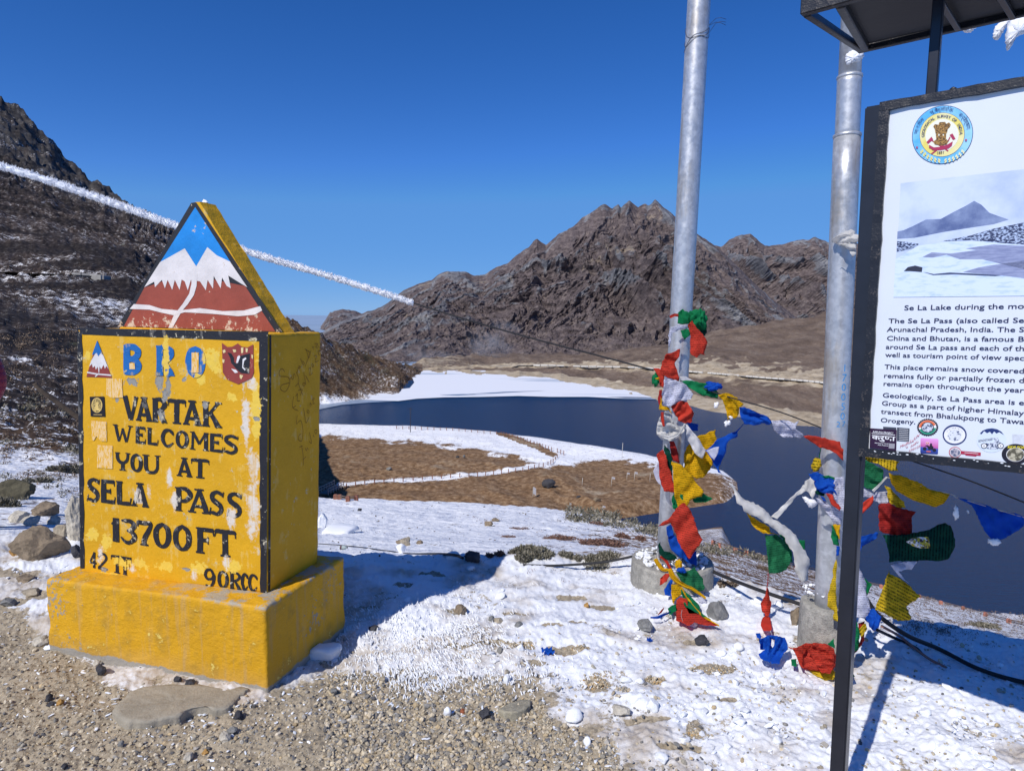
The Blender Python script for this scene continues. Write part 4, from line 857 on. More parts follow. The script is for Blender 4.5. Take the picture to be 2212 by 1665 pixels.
BLKM = M('black_enamel', .38, .5); v = BLKM.coord('Object'); nn = BLKM.noise(v, 30, 6, .6); n9 = BLKM.noise(v, 220, 4, .6)
BLKM.color(BLKM.mix(BLKM.rng(BLKM.math('ADD', nn, n9), 1.16, 1.2), (.012, .013, .018), (.07, .06, .055))); BLKM.bump(BLKM.math('ADD', nn, BLKM.math('MULTIPLY', n9, .3)), .5, .004); BLKM = BLKM.m
PAN = simple('white_sign_vinyl', (.70, .745, .81), .35, .035, 4, 0, 0, .4)
def slab(name, pts, y0, y1, mat, parent):                     # pts: x,z outline
    bm = bmesh.new(); A = [bm.verts.new((p[0], y0, p[-1])) for p in pts]; B = [bm.verts.new((p[0], y1, p[-1])) for p in pts]
    bm.faces.new(A); bm.faces.new(B[::-1])
    for i in range(len(pts)): bm.faces.new([A[i], B[i], B[(i+1) % len(pts)], A[(i+1) % len(pts)]])
    bmesh.ops.recalc_face_normals(bm, faces=bm.faces[:]); return bm_obj(name, bm, mat, parent)
slab('panel', [b+[-.01, 0, -.005], bR+[.01, 0, -.005], aR+[.01, 0, .005], a+[-.01, 0, .005]], .0, .006, PAN, brd)
def rough_bar(name, p, q, w0, w1, dep, mat, parent, y0=-.012, seed=3, n=40, amp=.0022):
    """bar between two (x,z) points; w0/w1 signed extents across it"""
    p, q = np.array([p[0], p[-1]]), np.array([q[0], q[-1]]); t = (q-p)/np.linalg.norm(q-p); nrm = np.array([-t[1], t[0]])
    vs, f = [], []
    for i in range(n+1):
        c_ = p+(q-p)*i/n; j = amp*fbm(np.array([i*.5]), np.array([seed*3.1]), seed, 3)[0]; k = amp*fbm(np.array([i*.5]), np.array([seed*7.7]), seed+4, 3)[0]
        for wv_, yy in ((w0+j, y0), (w1+k, y0), (w1+k, y0+dep), (w0+j, y0+dep)):
            g2 = c_+nrm*wv_; vs.append((g2[0], yy+j*.6, g2[1]))
    for i in range(n):
        for e in range(4): f.append((i*4+e, i*4+(e+1) % 4, i*4+4+(e+1) % 4, i*4+4+e))
    f += [(0, 3, 2, 1), (n*4, n*4+1, n*4+2, n*4+3)]
    return pyobj(name, vs, f, mat, parent, False)
fwid = .024
rough_bar('frame_bar', a+[-fwid, 0, 0], aR, 0, fwid, .03, BLKM, brd, seed=3)
rough_bar('frame_bar', b+[-fwid, 0, 0], bR, -fwid*.92, .0015, .03, BLKM, brd, seed=5, amp=.0015)
rough_bar('frame_bar', b+[0, 0, -.01], a+[0, 0, .01], 0, fwid, .03, BLKM, brd, seed=8, y0=-.011)
rough_bar('frame_bar', bR, aR, -fwid, 0, .03, BLKM, brd, seed=9, y0=-.011)
# square post beside the frame
pT = bloc(bq(1869, 231)); pB = bloc(bq(1792, 1660)); pdv = (pB-pT)/(pT[2]-pB[2]); pG = pT+pdv*(pT[2]+.05)
pw_ = .043
vs = []
for P_ in (pG, pT):
    for dx, dy in ((0, 0), (pw_, 0), (pw_, .045), (0, .045)): vs.append((P_[0]+dx+(0 if P_ is pG else -.001), P_[1]+dy+.0, P_[2]))
bm = bmesh.new(); bv = [bm.verts.new(q) for q in vs]
for q in ((0, 1, 5, 4), (1, 2, 6, 5), (2, 3, 7, 6), (3, 0, 4, 7), (4, 5, 6, 7), (3, 2, 1, 0)): bm.faces.new([bv[i] for i in q])
bmesh.ops.bevel(bm, geom=bm.edges[:], offset=.004, segments=2, affect='EDGES'); bmesh.ops.recalc_face_normals(bm, faces=bm.faces[:])
SATIN = simple('black_satin_steel', (.016, .018, .026), .32, .2, 12, .15, 0, .5); bm_obj('post', bm, SATIN, brd)
bm = bmesh.new(); off = bR-b
bv = [bm.verts.new((q[0]+BX+.0, q[1], q[2])) for q in vs]
for q in ((0, 1, 5, 4), (1, 2, 6, 5), (2, 3, 7, 6), (3, 0, 4, 7), (4, 5, 6, 7), (3, 2, 1, 0)): bm.faces.new([bv[i] for i in q])
bmesh.ops.recalc_face_normals(bm, faces=bm.faces[:]); bm_obj('post', bm, SATIN, brd)
# canopy: shallow roof tray on two struts
cB0 = P(1853, 110, 2.5)                                       # back left corner
cz = cB0[2]; 
def on_z(px, py, z): return np.array(Pz(px, py, z))
cA0 = P(1731, 28, 2.0); cnor = np.cross(bdir, cB0-cA0)
on_c = lambda px, py: plane_hit(px, py, cB0, cnor)
la, lb = bloc(cA0), bloc(cB0)
tray_w = BX+.12
TRM = simple('black_sheet_steel', (.020, .020, .022), .55, .25, 14, .2, 0, .4)
def bar3(name, p, q, w, h, mat, parent, seed=1):
    p, q = Vector(p), Vector(q); dd = (q-p); L_ = dd.length; zq = dd.to_track_quat('X', 'Z').to_matrix()
    bm = bmesh.new(); box_bm(bm, (p+q)/2, (L_, w, h), zq); bmesh.ops.bevel(bm, geom=bm.edges[:], offset=min(w, h)*.12, segments=1, affect='EDGES'); return bm_obj(name, bm, mat, parent)
la2, lb2 = la+[tray_w, 0, .0], lb+[tray_w, 0, .0]
cp = empty('board_canopy', wor((0, 0, 0))*0+np.array([cB0[0], cB0[1], cz]), math.atan2(bdir[1], bdir[0]), 'black steel canopy tray on struts above the information board', 'canopy')
o_ = bloc(np.array([cB0[0], cB0[1], cz]))
T = lambda p: np.asarray(p)-o_
bar3('canopy_rail', T(la)+[0, 0, .012], T(la2)+[0, 0, .012], .024, .042, BLKM, cp)
bar3('canopy_rail', T(lb)+[0, 0, .006], T(lb2)+[0, 0, .006], .020, .030, BLKM, cp)
bar3('canopy_rail', T(la)+[.012, .012, .0], T(lb)+[.012, -.012, .0], .020, .022, BLKM, cp)
lm = bloc(on_c(1819, 14)); lm2 = T(lb)+[.028, -.016, .0]
lmT = T(lm); dvec = (lm2-lmT); lmF = lm2-dvec*((lm2[1]-T(la)[1]-.012)/dvec[1])
bar3('canopy_rail', lmF, lm2, .024, .026, BLKM, cp)
bm = bmesh.new(); zz = .010; zA = T(la)[2]+.010
poly3(bm, [(lmF[0], lmF[1], zA), (T(la2)[0], T(la2)[1], zA), (T(lb2)[0], T(lb2)[1], zz), (lm2[0], lm2[1], zz)], (0, 0, -1)); poly3(bm, [(lmF[0], lmF[1], zA+.004), (T(la2)[0], T(la2)[1], zA+.004), (T(lb2)[0], T(lb2)[1], zz+.004), (lm2[0], lm2[1], zz+.004)], (0, 0, 1))
bm_obj('roof_sheet', bm, TRM, cp)
s0 = bloc(bq(2011, 196)); s1 = s0.copy(); s1[2] = cA0[2]+.01; s0[1] = s1[1] = .012; s0[2] -= .02
s1[0] -= .0
bar3('strut', T(s0), T(s1), .024, .026, SATIN, cp)
bar3('strut', T(s0)+[.62, 0, 0], T(s1)+[.62, 0, 0], .024, .026, SATIN, cp)
e0 = T(s1)+[.0, .0, -.012]; e1 = bloc(on_c(2071, 57)); bar3('brace', e0, T(e1)+[0, 0, -.01], .016, .012, SATIN, cp)
bar3('brace', [T(s1)[0]+.11, T(la)[1], T(la)[2]-.004], [T(s1)[0]+.11, T(lb)[1], -.006], .016, .014, SATIN, cp)
# weld lump on the frame
vv, ff = rock_np(2, 5, .5); lump = bloc(bq(2058, 196)); pyobj('weld_lump', vv*[.012, .010, .011]+lump+[0, .004, 0], ff, BLKM, brd, True)

# ---- print on the panel
INKB = simple('navy_print', (.022, .027, .085), .5, .1, 5)
def flat(name, pts, off, mat, parent=brd):                     # pts in board-local (x,z)
    bm = bmesh.new(); poly3(bm, [(p[0], -off, p[1]) for p in pts], (0, -1, 0)); bmesh.ops.triangulate(bm, faces=bm.faces[:]); return bm_obj(name, bm, mat, parent)
def lp(k, x, y):
    q = bloc(bq(*crop_px(k, x, y))); return (q[0], q[2])
def text_obj(name, body, p, hgt, mat, parent, off=.0012, x_to=None, bold=.012, shear=0, rot=0.0, align='LEFT', mirror=False, m4=None, slope=0.0):
    c = bpy.data.curves.new(name, 'FONT'); c.body = body; c.size = 1.0; c.offset = bold; c.shear = shear; c.align_x = align; c.resolution_u = 3
    o = bpy.data.objects.new('tmp', c); COL.objects.link(o); dg = bpy.context.evaluated_depsgraph_get(); dg.update()
    me = bpy.data.meshes.new_from_object(o.evaluated_get(dg)); bpy.data.objects.remove(o); bpy.data.curves.remove(c)
    n = len(me.vertices); co = np.zeros(n*3, np.float32); me.vertices.foreach_get('co', co); co = co.reshape(-1, 3)
    sz = hgt/.70; sx = sz
    if x_to is not None: sx = (x_to-p[0])/co[:, 0].max()
    x, y = co[:, 0]*sx, co[:, 1]*sz; cr_, sr_ = math.cos(rot), math.sin(rot)
    X_, Z_ = x*cr_-y*sr_, x*sr_+y*cr_+x*slope
    out = np.stack([p[0]+X_, np.full(n, -off), p[1]+Z_], 1) if m4 is None else m4(X_, Z_)
    me.vertices.foreach_set('co', out.astype(np.float32).ravel()); me.update(); me.name = name; me.materials.clear(); me.materials.append(mat)
    ob = bpy.data.objects.new(name, me); COL.objects.link(ob); ob.parent = parent; return ob
lines = [(515, 362, 'Se La Lake during the mo', 46), (397, 459, 'The Se La Pass (also called Se ', 43), (386, 523, 'Arunachal Pradesh, India. The S', 43), (384, 589, 'China and Bhutan, is a famous B', 43), (377, 653, 'around Se La pass and each of th', 43), (374, 713, 'well as tourism point of view spec', 43),
         (367, 803, 'This place remains snow covered', 43), (361, 869, 'remains fully or partially frozen d', 43), (357, 929, 'remains open throughout the year', 43), (352, 1016, 'Geologically, Se La Pass area is e', 43), (346, 1076, 'Group as a part of higher Himalay', 43), (341, 1138, 'transect from Bhalukpong to Tawa', 43)]
edge_y = [350, 456, 526, 598, 668, 740, 837, 908, 982, 1076, 1154, 1220]
for (x, y, s_, hh_), ey_ in zip(lines, edge_y):
    p = lp('t', x, y); q = lp('t', 1418, ey_); h_ = (lp('t', x, y-hh_*.80)[1]-p[1])
    text_obj('print_line', s_, p, h_, INKB, brd, x_to=q[0], slope=(q[1]-p[1])/(q[0]-p[0]))
p = lp('t', 337, 1203); q = lp('t', 600, 1218); text_obj('print_line', 'Orogeny.', p, .0128, INKB, brd, x_to=q[0], slope=(q[1]-p[1])/(q[0]-p[0]))
# printed photograph of the lake in snow
def pic(poly, off, mat, name='printed_photo'):
    return flat(name, [lp('s', *q) for q in poly], off, mat)
def tint(name, c1, c2, sc, lo=.4, hi=.6, stretch=(1, 1, 1)):
    m = M(name, .4, .4); v = m.mapping(m.coord('Object'), stretch); m.color(m.mix(m.rng(m.noise(v, sc, 6, .6), lo, hi), c1, c2)); return m.m
CL = tint('print_cloud', (.62, .70, .86), (.36, .46, .70), 6, .45, .75); MT = tint('print_far_mountain', (.10, .14, .30), (.34, .42, .62), 16, .35, .75); SNW = tint('print_snow', (.66, .76, .93), (.44, .58, .86), 26, .5, .7, (1, 1, 4))
SH = tint('print_dark_slope', (.03, .04, .10), (.45, .55, .75), 160, .48, .56, (1, 1, 2)); WT = tint('print_water', (.22, .25, .42), (.32, .36, .54), 30, .4, .6, (1, 1, 6))
pic([(575, 970), (1000, 920), (1800, 830), (1800, 1962), (512, 1975), (530, 1660), (560, 1300)], .0008, CL)
pic([(548, 1395), (600, 1385), (680, 1350), (800, 1290), (930, 1285), (1050, 1220), (1150, 1170), (1225, 1125), (1290, 1160), (1360, 1230), (1440, 1260), (1530, 1290), (1400, 1330), (1200, 1360), (950, 1400), (700, 1450), (545, 1460)], .0012, MT)
pic([(545, 1480), (640, 1490), (740, 1505), (680, 1545), (540, 1575)], .0016, SH)
pic([(950, 1480), (1200, 1430), (1400, 1370), (1800, 1290), (1800, 1520), (1500, 1500), (1200, 1470)], .0016, SH)
pic([(735, 1520), (1000, 1485), (1400, 1480), (1800, 1530), (1800, 1962), (512, 1975), (530, 1640)], .0014, SNW)
pic([(770, 1620), (850, 1580), (1020, 1590), (1250, 1560), (1150, 1545), (1400, 1510), (1800, 1530), (1800, 1760), (1500, 1690), (1300, 1640), (1100, 1640), (980, 1600), (860, 1625)], .0018, WT)
def tpic(poly, off, mat): return flat('printed_photo', [lp('t', *q) for q in poly], off, mat)
tpic([(960, 75), (1080, 40), (1300, 5), (1500, -20), (1500, 130), (1250, 100), (1060, 85)], .0018, WT)
tpic([(515, 68), (545, 38), (600, 26), (655, 40), (650, 75), (560, 68)], .0020, simple('print_boulder', (.03, .035, .06), .5, .2, 30))
tpic([(660, 74), (740, 90), (860, 78), (1060, 88), (1250, 100), (1200, 106), (900, 92), (735, 98)], .0020, simple('print_dark_shore', (.06, .08, .16), .5, .3, 60))
# round emblem
def disc(cx_, cy_, rx, ry, off, mat, k='s', n=48, name='emblem', rot=0.0):
    pts = []
    for t in np.linspace(0, 2*math.pi, n, endpoint=False):
        x, y = rx*math.cos(t), ry*math.sin(t); pts.append(lp(k, cx_+x*math.cos(rot)-y*math.sin(rot), cy_+x*math.sin(rot)+y*math.cos(rot)))
    return flat(name, pts, off, mat)
EB = tint('emblem_blue', (.10, .45, .82), (.34, .66, .88), 9, .42, .6); EN = simple('emblem_navy', (.02, .04, .16), .5, .1, 5); EY = tint('emblem_yellow', (.80, .68, .16), (.85, .80, .45), 14); EC = simple('emblem_cream', (.84, .83, .70), .5, .04, 5)
GOLD = tint('emblem_gold', (.42, .23, .06), (.09, .05, .02), 260, .48, .54); CRM = simple('emblem_crimson', (.42, .03, .10), .5, .1, 5)
er = -.55
disc(946, 542, 276, 253, .0012, EN, rot=er); disc(946, 542, 271, 248, .0016, EB, rot=er); disc(943, 542, 202, 193, .0020, EN, rot=er); disc(943, 542, 199, 190, .0024, EY, rot=er); disc(943, 548, 150, 140, .0028, EC, rot=er)
ecx, ecy = 944, 542
em = lambda dx, dy: lp('s', ecx+dx, ecy+dy)
def emb(poly, off, mat): return flat('emblem_figure', [lp('s', *q) for q in poly], off, mat)
emb([(865, 470), (880, 450), (912, 455), (920, 432), (970, 430), (980, 448), (1005, 434), (1020, 455), (1008, 480), (995, 490), (985, 530), (935, 540), (885, 530), (880, 495)], .0034, GOLD)
emb([(888, 530), (905, 530), (915, 560), (925, 535), (945, 535), (955, 560), (962, 530), (980, 530), (978, 580), (1000, 600), (985, 628), (940, 640), (880, 630), (865, 605), (892, 585)], .0036, GOLD)
emb([(828, 632), (870, 655), (930, 650), (990, 630), (1038, 602), (1030, 640), (1000, 665), (930, 680), (860, 680), (845, 665), (828, 660)], .0038, CRM)
emb([(806, 608), (850, 560), (865, 585), (820, 625)], .0036, CRM); emb([(1010, 545), (1035, 532), (1062, 580), (1040, 590)], .0036, CRM)
emb([(845, 708), (990, 600), (1010, 560), (1018, 565), (1000, 605), (856, 716)], .0032, CRM); emb([(850, 585), (1000, 680), (995, 692), (840, 592)], .0032, CRM)
def arc_text(body, c, rx, ry, t0, t1, hgt, mat, off):
    n = len(body)
    for i, chh in enumerate(body):
        if chh == ' ': continue
        th = t0+(t1-t0)*i/(n-1); x = c[0]+rx*math.cos(th)*math.cos(er)-ry*math.sin(th)*math.sin(er); y = c[1]+rx*math.cos(th)*math.sin(er)+ry*math.sin(th)*math.cos(er)
        p = lp('s', x, y); cc_ = lp('s', *c); rot = math.atan2(p[1]-cc_[1], p[0]-cc_[0])-math.pi/2
        text_obj('emblem_lettering', chh, p, hgt, mat, brd, off, align='CENTER', rot=rot, bold=.01)
arc_text('GEOLOGICAL SURVEY OF INDIA', (943, 542), 157, 150, -math.pi-.05-er*1.0+.0, -er+.0-.05, .0068, EN, .0040)
def dwords(words, rx, ry, h_):
    for wtxt, th in words:
        tt = th-er; x = 946+rx*math.cos(tt)*math.cos(er)-ry*math.sin(tt)*math.sin(er); y = 542+rx*math.cos(tt)*math.sin(er)+ry*math.sin(tt)*math.cos(er)
        p = lp('s', x, y); c_ = lp('s', 946, 542); rot = math.atan2(p[1]-c_[1], p[0]-c_[0])-math.pi/2
        text_obj('emblem_lettering', wtxt, p, h_, EN, brd, .0042, align='CENTER', rot=rot, bold=.0)
dwords([('भा', -2.98), ('र', -2.80), ('ती', -2.64), ('य', -2.48), ('भू', -2.02), ('वै', -1.84), ('ज्ञा', -1.66), ('नि', -1.44), ('क', -1.26), ('स', -.84), ('र्वे', -.66), ('क्ष', -.46), ('ण', -.27)], 222, 208, .0088)
p = lp('s', 893, 716); text_obj('emblem_lettering', '1851', p, .0068, INKB, brd, .0042, x_to=lp('s', 958, 706)[0])
for sgn, bx, by in ((-1, 930, 775), (1, 940, 775)):
    for i in range(6):
        th = (math.pi/2 - .12 - i*.15) if sgn > 0 else (math.pi/2+.12+i*.15)
        for rr in (228, 246):
            x = 946+rr*math.cos(th)*1.0; y = 542+rr*math.sin(th)*.98
            disc(x, y, 15, 7, .0042, EY, n=8, name='emblem_leaf', rot=th+.9*sgn)
for x, y in ((722, 655), (1155, 590)):
    st = [lp('s', x+math.cos(t-1.57)*(15 if i % 2 == 0 else 6), y+math.sin(t-1.57)*(15 if i % 2 == 0 else 6)) for i, t in enumerate(np.linspace(0, 2*math.pi, 10, endpoint=False))]
    flat('emblem_star', st, .0042, CRM)
# stickers along the foot of the board (crop u)
def up_(x, y): return lp('u', x, y)
def fu(name, poly, off, mat): return flat(name, [up_(*q) for q in poly], off, mat)
WP = simple('white_print', (.82, .82, .84), .4, .03, 5); PLUM = simple('plum_sticker', (.035, .014, .045), .35, .1, 5); SLATE = simple('slate_sticker', (.06, .07, .10), .4, .2, 5)
fu('sticker', [(262, 120), (445, 132), (445, 300), (262, 300)], .0010, SLATE)
fu('sticker', [(455, 130), (628, 145), (620, 330), (452, 318)], .0010, SLATE)
for i in range(7): fu('sticker_print', [(482, 152+i*25), (612, 160+i*25), (611, 165+i*25), (482, 157+i*25)], .0014, WP)
fu('sticker', [(85, 142), (452, 165), (444, 455), (75, 415)], .0016, PLUM)
def tu(body, x, y, x2, y2, hpx, mat, off=.0024, bold=.01, **kw):
    p = up_(x, y); q = up_(x2, y2); h_ = up_(x, y-hpx)[1]-p[1]; return text_obj('sticker_lettering', body, p, h_, mat, brd, off, x_to=q[0], slope=(q[1]-p[1])/(q[0]-p[0]), bold=bold, **kw)
tu('KARUNA PROJECT', 122, 198, 405, 222, 22, WP, bold=.02); fu('sticker_print', [(105, 207), (430, 232), (430, 240), (105, 214)], .0024, WP)
tu('करुणा', 108, 292, 430, 318, 62, WP, bold=.02); tu('Adventure Travel', 145, 350, 335, 362, 16, WP); tu('with Purpose', 190, 378, 335, 390, 16, WP)
fu('sticker_print', [(345, 350), (425, 356), (420, 425), (340, 418)], .0024, simple('worn_label_grey', (.35, .34, .38), .5, .2, 40))
REDM = simple('red_pen', (.50, .02, .04), .6, .1, 5)
for body, x, y, x2, y2, hp in (('Madhu', 492, 415, 645, 345, 34), ('JUN', 680, 318, 765, 250, 40), ('beb', 640, 410, 720, 360, 34), ('27/01/25', 612, 478, 775, 400, 32)):
    tu(body, x, y, x2, y2, hp, REDM, bold=-.004, shear=.2)
def heart(x, y, s):
    t = np.linspace(0, 2*math.pi, 20, endpoint=False); hx = 16*np.sin(t)**3; hy = -(13*np.cos(t)-5*np.cos(2*t)-2*np.cos(3*t)-np.cos(4*t))
    fu('pen_heart', [(x+a*s, y+b*s) for a, b in zip(hx, hy)], .0018, REDM); fu('pen_heart', [(x+a*s*.7, y+b*s*.7) for a, b in zip(hx, hy)], .0022, PAN)
heart(655, 322, 1.3); heart(590, 403, 1.0); heart(735, 335, 1.0)
def du(cx_, cy_, rx, ry, off, mat, n=36): return disc(cx_, cy_, rx, ry, off, mat, 'u', n, 'sticker')
ORG = simple('orange_print', (.75, .17, .07), .4, .1, 5); TEAL = simple('teal_print', (.03, .28, .18), .4, .1, 5); DKP = simple('dark_print', (.018, .018, .03), .4, .1, 5)
GREYD = tint('grey_print_drawing', (.62, .66, .74), (.06, .08, .16), 240, .50, .54)
# gear badge
gear = [(878+(143+(9 if i % 2 else -5))*math.cos(t), 130+(118+(8 if i % 2 else -4))*math.sin(t)) for i, t in enumerate(np.linspace(0, 2*math.pi, 56, endpoint=False))]
fu('sticker', gear, .0010, DKP); du(878, 130, 122, 100, .0014, WP)
fu('sticker_print', [(878+119*math.cos(t), 130+98*math.sin(t)) for t in np.linspace(-math.pi, -.35, 24)]+[(878+88*math.cos(t), 130+72*math.sin(t)) for t in np.linspace(-.35, -math.pi, 24)], .0018, ORG)
fu('sticker_print', [(878+119*math.cos(t), 130+98*math.sin(t)) for t in np.linspace(.1, math.pi-.3, 24)]+[(878+88*math.cos(t), 130+72*math.sin(t)) for t in np.linspace(math.pi-.3, .1, 24)], .0018, TEAL)
du(878, 130, 88, 74, .0022, DKP); du(878, 130, 78, 66, .0026, GREYD)
# square sunset sticker with rider
m = M('sunset_print', .4); v = m.coord('Object'); zt = up_(800, 280)[1]; zb_ = up_(800, 490)[1]
m.color(m.ramp(m.rng(m.xyz(v)[2], zb_, zt), [(0, (.02, .03, .18)), (.38, (.05, .10, .42)), (.5, (.55, .12, .35)), (1, (.78, .35, .72))])); SUNP = m.m
fu('sticker', [(790, 276), (1015, 290), (1028, 302), (1022, 495), (1008, 504), (788, 490), (776, 478), (780, 288)], .0010, SUNP)
fu('sticker_print', [(885, 440), (890, 400), (910, 385), (912, 358), (925, 348), (940, 358), (938, 380), (960, 400), (955, 440)], .0016, DKP); du(838, 425, 26, 24, .0014, DKP, 16); du(972, 445, 26, 24, .0014, DKP, 16); fu('sticker_print', [(835, 380), (880, 376), (960, 430), (900, 436), (870, 395)], .0018, DKP)
fu('sticker_print', [(855, 330), (902, 334), (900, 364), (854, 360)], .0016, WP); fu('sticker_print', [(860, 335), (897, 338), (895, 359), (859, 356)], .0020, simple('red_print', (.6, .03, .04), .4, .1, 5)); fu('sticker_print', [(872, 341), (888, 348), (872, 354)], .0024, WP)
fu('sticker_print', [(862, 455), (922, 459), (921, 472), (861, 468)], .0016, ORG)
# riders' ring, mountain-and-motorcycle disc, small red round with ribbon, pencil square, last ring
du(1252, 233, 167, 142, .0010, EN); du(1252, 236, 148, 118, .0014, WP); du(1252, 240, 96, 78, .0018, tint('pale_line_print', (.70, .73, .78), (.10, .12, .22), 150, .55, .60))
for i in range(12):
    t = -2.6+i*.19; fu('sticker_print', [(1252+122*math.cos(t)-5, 236+98*math.sin(t)-6), (1252+122*math.cos(t)+5, 236+98*math.sin(t)-6), (1252+122*math.cos(t)+5, 236+98*math.sin(t)+6), (1252+122*math.cos(t)-5, 236+98*math.sin(t)+6)], .0018, GREYD)
du(1762, 308, 205, 168, .0010, simple('pale_blue_print', (.66, .74, .84), .4, .05, 5))
fu('sticker_print', [(1600, 215), (1640, 175), (1700, 150), (1770, 142), (1840, 155), (1900, 190), (1935, 235), (1870, 195), (1830, 215), (1800, 185), (1770, 225), (1740, 190), (1700, 210), (1660, 180), (1625, 225)], .0014, EN)
tu('BONGVOYAGES', 1580, 335, 1775, 308, 32, INKB, .0018)
fu('sticker_print', [(1610, 365), (1680, 350), (1760, 340), (1820, 320), (1780, 275), (1850, 272), (1880, 320), (1900, 380), (1850, 430), (1760, 435), (1700, 420), (1640, 400)], .0018, GREYD)
for x, y in ((1660, 385), (1890, 385)): du(x, y, 42, 38, .0022, DKP, 24); du(x, y, 33, 29, .0026, WP, 24); du(x, y, 8, 8, .0030, DKP, 8)
RDP = simple('crimson_print', (.42, .03, .07), .4, .1, 5)
du(1258, 475, 86, 76, .0012, RDP); du(1260, 475, 76, 66, .0016, WP); du(1260, 476, 68, 58, .0020, tint('red_grey_print', (.10, .12, .2), (.5, .45, .5), 200, .45, .55)); fu('sticker', [(1340, 455), (1615, 478), (1612, 525), (1342, 500)], .0010, RDP); fu('sticker', [(1400, 508), (1556, 522), (1550, 534), (1402, 520)], .0008, RDP)
fu('sticker_print', [(1390, 476), (1580, 492), (1579, 498), (1389, 482)], .0014, WP)
fu('sticker', [(2050, 225), (2230, 235), (2230, 370), (2055, 365)], .0010, simple('pale_grey_paper', (.60, .63, .70), .6, .15, 60))
du(2095, 500, 192, 142, .0016, DKP); du(2095, 505, 128, 98, .0020, WP); du(2095, 505, 120, 92, .0024, tint('khaki_print', (.10, .09, .06), (.50, .46, .34), 110, .45, .55))
tu('RIDE FOR', 1985, 420, 2225, 425, 36, simple('yellow_print', (.75, .62, .03), .4, .1, 5), .0024, .02)
# blobs of dried paint and drip along the lower frame
vv, ff = ico(1); fs_ = []; vs_ = []; kx = 0
for i in range(26):
    xx_ = rng.uniform(.01, .42); p = ext(b, d, xx_); s_ = rng.uniform(.001, .0028)
    vs_.append(vv*[s_*1.7, s_*.5, s_*.7]+[xx_, -.013, p[2]-rng.uniform(-.002, .006)]); fs_.append(ff+kx); kx += len(vv)
tag(pyobj('frost_specks', np.vstack(vs_), np.vstack(fs_), simple('frost_speck', (.75, .78, .82), .4, .05, 10), brd, True), kind='stuff')
# ------------------------------------------------------------------ POLES, ROPE, CABLES
m = M('galvanised_steel', .36, .5); v = m.coord('Object'); n1 = m.noise(v, 26, 6, .6); n2 = m.noise(m.mapping(v, (3, 3, .5)), 3, 6, .6); vo = m.voro(v, 60, 'Color')
c = m.mix(m.rng(m.math('ADD', n1, m.math('MULTIPLY', m.sep(vo)[0], .3)), .45, .85), (.46, .475, .50), (.60, .615, .64)); c = m.mix(m.math('MULTIPLY', m.rng(n2, .53, .64), .6), c, (.38, .31, .22)); m.color(c)
m.b.inputs['Metallic'].default_value = .55; m.L(m.rng(n1, .3, .7, .32, .52), m.b.inputs['Roughness']); m.bump(n1, .25, .002); GALV = m.m
m = M('rough_concrete', .95, .15); v = m.coord('Object'); n1 = m.noise(v, 30, 8, .7); n2 = m.noise(v, 4, 6, .6); n3 = m.voro(v, 130)
m.color(m.mix(m.rng(n3, .0, .25), (.16, .15, .13), m.mix(m.rng(m.math('ADD', n1, m.math('MULTIPLY', n2, .8)), .75, 1.05), (.26, .25, .225), (.44, .42, .37)))); m.bump(m.math('ADD', n1, m.math('MULTIPLY', n3, .4)), .8, .008); CONC = m.m
SNOWM = M('snow_lump', .6, .3); v = SNOWM.coord('Object'); SNOWM.color((.82, .84, .87)); SNOWM.bump(SNOWM.noise(v, 60, 6, .7), .5, .006); SNOWM = SNOWM.m
def cyl_prof(name, c, prof, mat, parent, seg=32, wob=.0, seed=1):
    vs, f = [], []; n = len(prof)
    for i, (r, z) in enumerate(prof):
        for j in range(seg):
            a = j/seg*2*math.pi; w = 1+wob*math.sin(a*3+seed)+wob*.6*math.sin(a*7+i+seed); vs.append((c[0]+r*w*math.cos(a), c[1]+r*w*math.sin(a), c[2]+z+wob*r*.5*math.sin(a*2+seed)))
    for i in range(n-1):
        for j in range(seg): f.append((i*seg+j, i*seg+(j+1) % seg, (i+1)*seg+(j+1) % seg, (i+1)*seg+j))
    f.append(tuple(range(seg))[::-1]); f.append(tuple((n-1)*seg+j for j in range(seg))); return pyobj(name, vs, f, mat, parent, False)
def pole(label, base_px, base_Y, top_px, top_Y, radii, drum_r, drum_h, cz):
    b0 = P(*base_px, base_Y); g0 = np.array([b0[0], b0[1], 0.0]); t0 = P(*top_px, top_Y); dr = (t0-b0)/(t0[2]-b0[2])
    r = empty('flag_pole', g0, 0, label, 'pole', 'galvanised poles on concrete drums')
    dz = lambda z: (b0+dr*(z-b0[2]))-g0
    vs = []; 
    for i, (z0, z1, rad) in enumerate(radii):
        path = [dz(z) for z in np.linspace(z0, z1, 12)]; tube('pole_section' , path, rad, GALV, r, 28)
        if i: tube('joint_collar', [dz(z0-.006), dz(z0-.004), dz(z0+.006), dz(z0+.010)], [radii[i-1][2]*1.0, radii[i-1][2]*1.05, radii[i-1][2]*1.04, rad*1.0], GALV, r, 28)
    d = cyl_prof('concrete_drum', (cz[0], cz[1], -.05), [(drum_r, 0), (drum_r*1.0, drum_h*.5), (drum_r*.99, drum_h+.035), (drum_r*.965, drum_h+.05), (drum_r*.5, drum_h+.054)], CONC, r, 40, .008)
    return r, dz, g0
pl1, dz1, g1 = pole('taller galvanised pole left of the other, rising from a low wide concrete drum', (1441, 1210), 3.95, (1510, 0), 3.95, [(.10, 7.2, .0625)], .245, .145, (.03, .0))
pl2, dz2, g2 = pole('stepped galvanised pole behind the information board with blue numbers and a tall concrete drum', (1789, 1250), 3.10, (1840, 60), 3.10, [(.20, 2.41, .0560), (2.41, 2.66, .0505), (2.66, 7.0, .0455)], .118, .245, (0.014, .03))
BLW = simple('blue_marker', (.02, .30, .72), .6, .1, 5)
